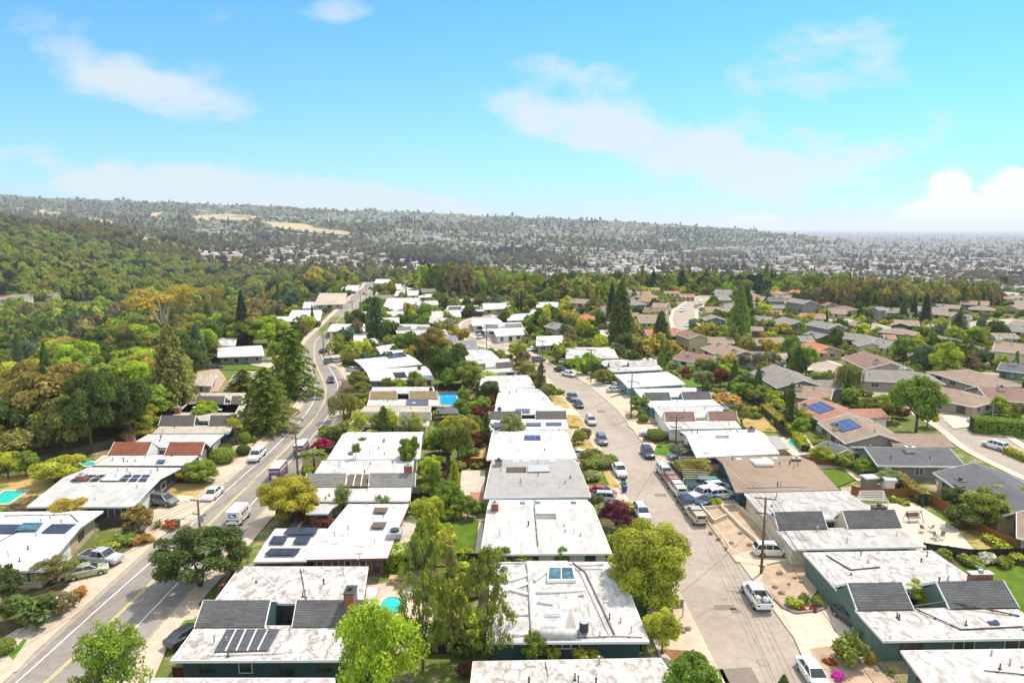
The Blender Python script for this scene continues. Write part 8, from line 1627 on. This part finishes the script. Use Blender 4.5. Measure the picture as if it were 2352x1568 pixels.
kinds = [('round','green'),('round','dark'),('oak','mid'),('oak','green'),('dome','ygreen'),('conifer','dark'),('round','olive'),('oak','dark'),('round','gold'),('oak','mid'),('round','lime'),('oak','olive'),('dome','dark'),('round','rust')]
kn = {'round':'rounded','oak':'spreading','dome':'domed','conifer':'pointed','column':'upright','sparse':'loose'}
used = 0
for Y, x, y, r in near_c:
    if roadgap(r[0], r[1], 5) or blocked(r[0], r[1], 4): continue
    if used < 90 and Y < 420:
        k, c = kinds[int(hash01(x, y)*len(kinds))]; w = pr.uniform(9, 15); h = pr.uniform(9, 14)*(1.5 if k == 'conifer' else 1)
        if k == 'conifer': w *= .6
        plant_at(k, (r[0], r[1], r[2]-1), w, h, c, uniq(f'{"smaller" if w < 12 else "bigger"} {kn[k]} {CW[c]} tree {area(x, y)}', Vector(r)), f'{"smaller" if w < 12 else "bigger"} {kn[k]} {CW[c]} trees {area(x, y)}'); used += 1
    else: FARPTS.append((r[0], r[1], r[2], 0))
# --- trees and shrubs filling the gardens
pr = random.Random(9); n_t = n_s = 0; GARD = []
def region(x, y):
    if x > 1450 and y < 1000: return 'among the pitched roofs'
    if y < 860 and 640 < x < 1450: return 'beyond the bend'
    if x < 720: return 'beside the striped road'
    if x < 1320: return 'in the back yards between the streets'
    return 'in the gardens beside the pale street'
yy = 640.0
while yy < 1560:
    sp = max(10, (yy-545)*.055+4); xx = 640+pr.random()*sp
    while xx < 2360:
        x, y = xx+pr.uniform(-.4,.4)*sp, yy+pr.uniform(-.4,.4)*sp*.5
        xx += sp
        if x < 1450 and y < 700 and not (760 < x < 960): 
            pass
        r = P(x, y, 0)
        if math.isnan(r.x): continue
        if y > 1000 and hash01(x, y) < .12: continue
        if blocked(r.x, r.y, 1.4 if y > 800 else .4) or roadgap(r.x, r.y, 2.8): continue
        if y > 990:   # near: keep lawns, drives and yards open
            if x > 1500 or any(inside(q, x, y) for q in ([(1340,1150),(1345,1115),(1430,1120),(1460,1165)],[(1300,1060),(1320,1010),(1390,1055)],[(850,1440),(840,1340),(940,1325),(1020,1420),(990,1560)],[(1035,1280),(1030,1200),(1110,1195),(1110,1285)],[(1050,1160),(1055,1075),(1120,1075),(1115,1160)],[(1430,1568),(1420,1395),(1600,1400),(1680,1568)],[(560,1330),(600,1200),(760,1150),(745,1300)],[(1420,1400),(1420,1320),(1560,1330),(1580,1400)],[(640,1240),(640,1150),(760,1150),(760,1240)])): continue
            if x < 740: continue
        if 985 < x < 1072 and 893 < y < 950 or 1790 < x < 1880 and 1000 < y < 1060: continue
        if y > 860 and x > 1440 and hash01(y, x) < .30: continue
        if any(abs(r.x-a)+abs(r.y-b) < w*.9 for a, b, w in TREEPOS): continue
        GARD.append((r.y, x, y, r))
    yy += sp*.55
GARD.sort(key=lambda t: t[0]); SHR = 0
gk = [('round','green'),('round','mid'),('oak','olive'),('round','ygreen'),('round','dark'),('oak','green'),('round','olive'),('conifer','dark'),('round','lime'),('column','dark'),('round','maroon'),('round','ygreen'),('oak','mid'),('oak','green'),('round','pale')]
sk = ['green','mid','olive','ygreen','dark','lime','pale','ygreen','olive','maroon','green','ygreen']
for Y, x, y, r in GARD:
    u = hash01(x*1.3, y*.7)
    if u < (.60 if Y < 330 else .72) or (x > 1420 and y < 880 and u < .85) or (985 < x < 1110 and y > 880):
        if SHR < 200:
            c = sk[int(hash01(y, x*2)*len(sk))]; w = pr.uniform(1.6, 3.4)*(1+min(Y, 400)/900); 
            plant_at('bush', (r.x, r.y, r.z), w, w*pr.uniform(.6,1.0), c, uniq(f'{"low" if w < 2.3 else "large"} {CW[c]} bush {near_house(r.x, r.y)}', r), f'{CW[c]} bushes {region(x, y)}'); SHR += 1
        else: FARPTS.append((r.x, r.y, r.z, 1))
    elif NTREE[0] < 298:
        k, c = gk[int(hash01(y*2, x)*len(gk))]; h = pr.uniform(3.2, 6.0)*(1+min(Y, 400)/2600)*(1.5 if k in ('conifer','column') else 1); w = h*pr.uniform(.8,1.1)*(.5 if k in ('conifer','column') else 1)
        plant_at(k, (r.x, r.y, r.z), w, h, c, uniq(f'{"short" if h < 5.2 else "tall"} {kn[k]} {CW[c]} tree {near_house(r.x, r.y)}', r), f'{kn[k]} {CW[c]} trees {region(x, y)}')
    else: FARPTS.append((r.x, r.y, r.z, 2))
# --- far foliage as merged masses
FR = np.random.RandomState(3)
def template(kind, seed, n):
    R = np.random.RandomState(seed)
    if kind == 'con':
        t = R.rand(n)**.8; a = R.rand(n)*6.283; rr = .42*(1-t)*(.8+.3*R.rand(n)); C_ = np.stack([np.cos(a)*rr, np.sin(a)*rr, t*.97+.03], 1); Nn = np.stack([np.cos(a), np.sin(a), .6+0*a], 1)+R.randn(n, 3)*.3; s = .17
        V, F = cards(C_, Nn, s, R, 1.5)
        c, f, _ = core(R, np.array([0,0,.4]), np.array([.2,.2,.42]), 1, 4)
    else:
        m = 6; lc = R.randn(m, 3)*np.array([.22,.22,.12])+np.array([0,0,.56]); d = R.randn(n, 3); d /= np.linalg.norm(d, axis=1)[:,None]; d[:,2] = np.abs(d[:,2])*np.sign(R.rand(n)-.22); li = R.randint(0, m, n); C_ = lc[li]+d*np.array([.27,.27,.25])*(.8+.25*R.rand(n))[:,None]; Nn = d+R.randn(n, 3)*.35; Nn[:,2] += .25
        V, F = cards(C_, Nn, .20, R, 1.3); c, f, _ = core(R, np.array([0,0,.48]), np.array([.36,.36,.36]), 1, 5)
    T_ = np.concatenate([.75+.5*R.rand(len(F)), np.full(len(f), .8)]); return np.concatenate([V, c]), np.concatenate([F, f+len(V)]), T_
def merge(name, pts, wh, cols, tid, tpl, label, cat, kind='stuff'):
    Vs, Fs, Cs = [], [], []; n0 = 0
    for k, (V, F, T_) in enumerate(tpl):
        s = np.where(tid == k)[0]
        if not len(s): continue
        a = FR.rand(len(s))*6.283; ca, sa = np.cos(a)[:,None], np.sin(a)[:,None]
        X = (V[None,:,0]*ca-V[None,:,1]*sa)*wh[s,0:1]+pts[s,0:1]; Y = (V[None,:,0]*sa+V[None,:,1]*ca)*wh[s,0:1]+pts[s,1:2]; Z = V[None,:,2]*wh[s,1:2]+pts[s,2:3]
        W = np.stack([X, Y, Z], -1).reshape(-1, 3); Ff = (F[None]+(np.arange(len(s))*len(V))[:,None,None]).reshape(-1, 4)+n0; n0 += len(W)
        Vs.append(W); Fs.append(Ff); Cs.append((cols[s][:,None,:]*T_[None,:,None]).reshape(-1, 3))
    me = npmesh(name, np.concatenate(Vs), np.concatenate(Fs), [LEAFF], col=np.concatenate(Cs)); return tag(link(name, me), label, cat, None, kind)
TPN = [template('rnd', i, 150) for i in range(4)]+[template('con', 9, 150)]
TPF = [template('rnd', 20+i, 26) for i in range(4)]+[template('con', 30, 26)]
PAL = np.array([COL[c] for c in ('green','mid','dark','olive','dark','ygreen','olive','gold','brown','green','dark','blue')])
def cols_for(n, pal, R=FR): i = R.randint(0, len(pal), n); return pal[i]*(.8+.4*R.rand(n))[:,None]
fp = np.array(FARPTS) if FARPTS else np.zeros((0, 4))
if len(fp):
    n = len(fp); ty = fp[:,3]; w = np.where(ty == 0, 9+6*FR.rand(n), np.where(ty == 1, 2.2+2.2*FR.rand(n), 4+3*FR.rand(n))); h = w*np.where(ty == 1, .8, .95+.3*FR.rand(n)); tid = FR.randint(0, 4, n); con = (FR.rand(n) < .1) & (ty != 1); tid[con] = 4; w[con] *= .6; h[con] *= 1.2
    merge('woodland', np.stack([fp[:,0], fp[:,1], fp[:,2]-.5], 1), np.stack([w, h], 1), cols_for(n, PAL), tid, TPN, 'mixed green trees and bushes between and behind the houses', 'woodland')
# hills and plain: scatter over what the rays meet, out to the far ridge
N_ = 44000
px = FR.rand(N_)*2500-74; py = 452+(690-452)*FR.rand(N_)**.92
H = hits(px, py); ok = ~np.isnan(H[:,0]) & (H[:,1] > 430) & (H[:,1] < 14000); H = H[ok]; px = px[ok]; py = py[ok]
flat = (H[:,2] < -46); Yv = H[:,1]; belt = wob(H[:,0], H[:,1], 600, 0)+.5*wob(H[:,0], H[:,1]*2.2, 260, 1); gold = wob(H[:,0], H[:,1], 700, 3)+.5*wob(H[:,0], H[:,1], 240, 4)
town = (wob(H[:,0], H[:,1], 900, 5) > .05) & (px > 450) & (px < 1500) & (Yv > 1100) & (Yv < 5000)
keep = np.where(flat, FR.rand(len(H)) < np.where(belt > .12, .95, .42), np.where((gold > .42) & (px < 1150), FR.rand(len(H)) < .15, np.where(town, FR.rand(len(H)) < .45, True)))
inr = np.array([roadgap(a, b, 3) if c < 620 else False for a, b, c in zip(H[:,0], H[:,1], Yv)]); keep &= ~inr
hb = np.array([blocked(a, b, 2) if c < 620 else False for a, b, c in zip(H[:,0], H[:,1], Yv)]); keep &= ~hb; keep &= ~((px > 1150) & (Yv < 1000) & (FR.rand(len(H)) < .45)); keep &= ~np.array([any(inside(q, a, b) for q in GOLDP) for a, b in zip(px, py)])
Q = H[keep]; qf = flat[keep]; qx = px[keep]; n = len(Q)
sz = np.where(Q[:,1] < 900, 9, np.where(Q[:,1] < 2500, 10, np.where(Q[:,1] < 5000, 12, 14)))*(.45+1.15*FR.rand(n)**1.4); sz = np.where(qf, sz*.85, sz); sz = np.where((qx > 1150) & (Q[:,1] < 1000), sz*.75, sz); hh = sz*(.6+.75*FR.rand(n)); tid = FR.randint(0, 4, n); con = FR.rand(n) < np.where(qf, .07, .03); tid[con] = 4; hh[con] *= 1.4; sz[con] *= .9
PH = np.array([COL[c] for c in ('dark','green','olive','dark','mid','deep','olive','olive','mid','olive','deep','mid')]); PFl = np.array([COL[c] for c in ('dark','green','olive','mid','dark','brown')])
cl = cols_for(n, PH); c2 = cols_for(n, PFl); cl = np.where(qf[:,None], c2, cl)
wood = (wob(Q[:,0], Q[:,1], 500, 2) > .30) & (qx > 900) & (Q[:,1] > 1300); cl = np.where(wood[:,None], np.array([.055,.042,.026])*(.8+.5*FR.rand(n))[:,None], cl); hh = np.where(wood, hh*1.25, hh); sz = np.where(wood, sz*1.15, sz)
nr_ = Q[:,1] < 1100
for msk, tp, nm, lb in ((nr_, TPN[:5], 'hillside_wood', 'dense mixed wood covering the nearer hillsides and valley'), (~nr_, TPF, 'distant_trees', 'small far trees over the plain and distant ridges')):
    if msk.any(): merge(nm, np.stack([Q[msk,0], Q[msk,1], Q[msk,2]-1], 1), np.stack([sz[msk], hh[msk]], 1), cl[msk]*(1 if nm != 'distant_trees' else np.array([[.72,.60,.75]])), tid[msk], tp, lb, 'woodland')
# explicit brown eucalyptus woods
def grove(cx, cy, wpx, hpx, n, hm, cols, label, name='eucalyptus_grove'):
    x = cx+(FR.rand(n)-.5)*wpx; y = cy+(FR.rand(n)-.5)*hpx; G = hits(x, y); G = G[~np.isnan(G[:,0])]; n = len(G); w = hm*(.55+.3*FR.rand(n)); h = hm*(.8+.4*FR.rand(n)); merge(name, np.stack([G[:,0],G[:,1],G[:,2]-1],1), np.stack([w,h],1), cols_for(n, np.array([COL[c] for c in cols])), FR.randint(0,4,n), TPN, label, 'grove')
grove(1065,672,130,18,70,17,('brown','olive','dark'),'tall brown eucalyptus grove on the knoll beyond the golden slope'); grove(1180,668,120,20,50,13,('dark','green','mid'),'dark green wood sloping down beside the brown grove','oak_grove'); grove(1980,703,220,16,110,13,('brown','olive','dark','brown'),'long brown eucalyptus wood behind the pitched roofs'); grove(2190,698,190,18,90,12,('brown','olive','dark'),'brown green wood behind the black conifers')
grove(1330,690,120,18,34,14,('dark','olive','green'),'dark trees around the green playing field','oak_grove'); grove(1640,590,170,6,40,20,('brown',),'far purple brown eucalyptus belt above the curving street'); grove(1260,592,160,8,40,18,('brown','dark'),'far dark tree belt beyond the playing field') ; grove(960,585,120,8,40,22,('dark','brown'),'far dark clump beyond the end of the upper road','oak_grove')
# --- far houses
FBM = newmat('far_building'); _m, _t, _p, _o = FBM; _a = tn(_t, 'ShaderNodeAttribute', attribute_name='col'); _t.links.new(_a.outputs['Color'], _p.inputs['Base Color']); _p.inputs['Roughness'].default_value = .85; FBM = FBM[0]
RC = np.array([(.34,.27,.24),(.25,.22,.21),(.42,.37,.34),(.20,.18,.18),(.36,.24,.20),(.55,.53,.52),(.28,.23,.21),(.31,.28,.28)])
N2 = 11000; px2 = FR.rand(N2)*2400-24; py2 = 470+(690-470)*FR.rand(N2); H2 = hits(px2, py2); ok = ~np.isnan(H2[:,0]) & (H2[:,1] > 520) & (H2[:,1] < 16000); H2 = H2[ok]; px2 = px2[ok]; py2 = py2[ok]
fl2 = H2[:,2] < -46; b2 = wob(H2[:,0], H2[:,1], 600, 0)+.5*wob(H2[:,0], H2[:,1]*2.2, 260, 1); tw2 = (wob(H2[:,0], H2[:,1], 900, 5) > -.05) & (px2 > 450) & (H2[:,1] > 1100)
hl = (px2 < 800) & (H2[:,1] < 1300); k2 = np.where(fl2, b2 < .12, np.where(tw2, FR.rand(len(H2)) < .8, FR.rand(len(H2)) < .012)); H2 = H2[k2]; px2 = px2[k2]; py2 = py2[k2]; fl2 = fl2[k2]
o_ = np.argsort(H2[:,1]); H2 = H2[o_]; px2 = px2[o_]; fl2 = fl2[o_]
def hverts(L, W, h, r):
    return np.array([(-L/2,-W/2,-1),(L/2,-W/2,-1),(L/2,W/2,-1),(-L/2,W/2,-1),(-L/2,-W/2,h),(L/2,-W/2,h),(L/2,W/2,h),(-L/2,W/2,h),(-L/2,0,h+r),(L/2,0,h+r)])
HF4 = np.array([(0,1,5,4),(2,3,7,6),(4,5,9,8),(6,7,8,9),(1,2,6,5),(3,0,4,7),(5,6,9,9),(7,4,8,8)])
indiv = 0; rest = []
WB_ = [WALLS[k] for k in ('cream','grey','tan','white','taupe')]; RM = [SH_TAUPE, SH_GREYR, W_LGREY, SH_SLATE, SH_SALMON, W_MID]
pr2 = random.Random(3)
FARV = {}
for i in range(len(H2)):
    if indiv < 160 and H2[i,1] < 3000:
        v = i % 8
        if v not in FARV:
            L_, W_, r_ = pr2.uniform(13,19), pr2.uniform(9,12), pr2.uniform(1.2,2.4); w = MB(); w.add([tuple(q) for q in hverts(L_-1, W_-1, 3.0, r_*.9)], [(0,1,5,4),(2,3,7,6),(1,2,6,9,5),(3,0,4,8,7),(4,5,9,8),(6,7,8,9)]); rf = MB()
            rf.add([(-L_/2,-W_/2,2.95),(L_/2,-W_/2,2.95),(L_/2,W_/2,2.95),(-L_/2,W_/2,2.95),(-L_/2,0,3+r_+.1),(L_/2,0,3+r_+.1),(-L_/2,-W_/2,3.15),(L_/2,-W_/2,3.15),(L_/2,W_/2,3.15),(-L_/2,W_/2,3.15),(-L_/2,0,3.35+r_),(L_/2,0,3.35+r_)],[(0,4,5,1),(4,3,2,5),(6,7,11,10),(10,11,8,9),(0,1,7,6),(2,3,9,8),(0,6,10,4),(4,10,9,3),(1,5,11,7),(5,2,8,11)])
            FARV[v] = (w.mesh('wall', WB_[v % 5]), rf.mesh('roof', RM[v % 6]))
        e = empty('distant_house', tuple(H2[i]), pr2.random()*3.14, 'small pitched roof house far off in the valley beyond the brown woods' if fl2[i] else 'small pitched roof house on the distant wooded slopes', 'house', 'small houses in the valley' if fl2[i] else 'small houses on the distant slopes')
        link('wall', FARV[v][0], e); link('roof', FARV[v][1], e); indiv += 1
    else: rest.append(i)
Vs, Fs, Cs = [], [], []
for k, i in enumerate(rest):
    big = FR.rand() < .05 and H2[i,1] > 2200; sc_ = 1 if H2[i,1] < 4000 else 1.5; L_, W_, h_, r_ = (FR.uniform(13,20)*(3.2 if big else sc_), FR.uniform(9,13)*(2 if big else sc_), 3.2 if not big else 6, 1.6 if not big else .3); V = hverts(L_, W_, h_, r_); a = round(float(wob(H2[i,0], H2[i,1], 2500, 4))*6)*.5+FR.rand()*.15 if not big else FR.rand()*.3; c_, s_ = math.cos(a), math.sin(a)
    Vs.append(np.stack([V[:,0]*c_-V[:,1]*s_+H2[i,0], V[:,0]*s_+V[:,1]*c_+H2[i,1], V[:,2]+H2[i,2]], 1)); Fs.append(HF4+10*k); rc = RC[FR.randint(len(RC))] if not big else np.array([.72,.71,.70]); wc = np.array([.34,.30,.27])*(.7+.4*FR.rand()); Cs.append(np.stack([wc, wc, rc, rc, wc, wc, wc, wc]))
me = npmesh('distant_houses', np.concatenate(Vs), np.concatenate(Fs), [FBM], col=np.concatenate(Cs)); tag(link('distant_houses', me), 'tiny roofs of the spread out town in the valley and on the ridges', 'town', None, 'stuff')
# --- named hillside houses
for (x, y, s, m, lb) in [(25,552,16,SH_SALMON,'salmon roofed hillside house at the picture edge'),(48,556,14,SH_SALMON,'second salmon roofed hillside house'),(110,588,15,SH_SALMON,'pinkish roofed house half way down the wooded slope'),(182,585,12,W_LGREY,'pale roofed house behind dark trees on the wooded slope'),(250,592,20,SH_MAUVE,'long mauve roofed house on the wooded slope'),(312,590,18,SH_TAUPE,'long low taupe roofed house on the wooded slope'),(405,612,18,W_CLEAN,'white villa with arches in the canyon wood'),(110,690,16,SH_MAUVE,'mauve roofed house at the canyon floor'),(42,694,18,SH_GREYR,'grey roofed house at the canyon floor'),(5,700,16,SH_SALMON,'salmon roofed house at the canyon floor edge'),(130,483,26,SH_SALMON,'house on the golden knoll'),(470,583,12,W_CLEAN,'white house beside the winding drive on the wooded slope'),(530,556,30,W_LGREY,'long pale building beyond the wooded slope'),(700,596,22,W_CLEAN,'long white topped building near the valley trees'),(1262,632,16,SH_TAUPE,'taupe roofed hall beside the playing field')]:
    r = hits([x],[y])[0]
    if np.isnan(r[0]): continue
    c = Vector(r[:2]); co = [c+Vector(q) for q in ((-s/2,-s*.3),(s/2,-s*.3),(s/2,s*.3),(-s/2,s*.3))]; House(None, ze=3.2+r[2]*0, kind='G', zr=1.6, vr=.5, mat=m, wall='cream', label=lb, group='scattered hillside houses', corners=co, base=float(r[2])+1.5, near_win=2, over=.5)
# --- haze
hm = bpy.data.materials.new('haze_air'); hm.use_nodes = True; t = hm.node_tree; t.nodes.clear(); o = t.nodes.new('ShaderNodeOutputMaterial'); pv = t.nodes.new('ShaderNodeVolumePrincipled'); pv.inputs['Color'].default_value = (.84,.87,1.0,1); pv.inputs['Density'].default_value = HAZE_D; pv.inputs['Anisotropy'].default_value = .15; t.links.new(pv.outputs[0], o.inputs['Volume'])
k = MB(); k.box(-31500,31500,-300,31800,-64,285); hz_ = k.build('haze', hm); tag(hz_, 'thin bluish haze lying over the valley', 'haze', None, 'stuff')
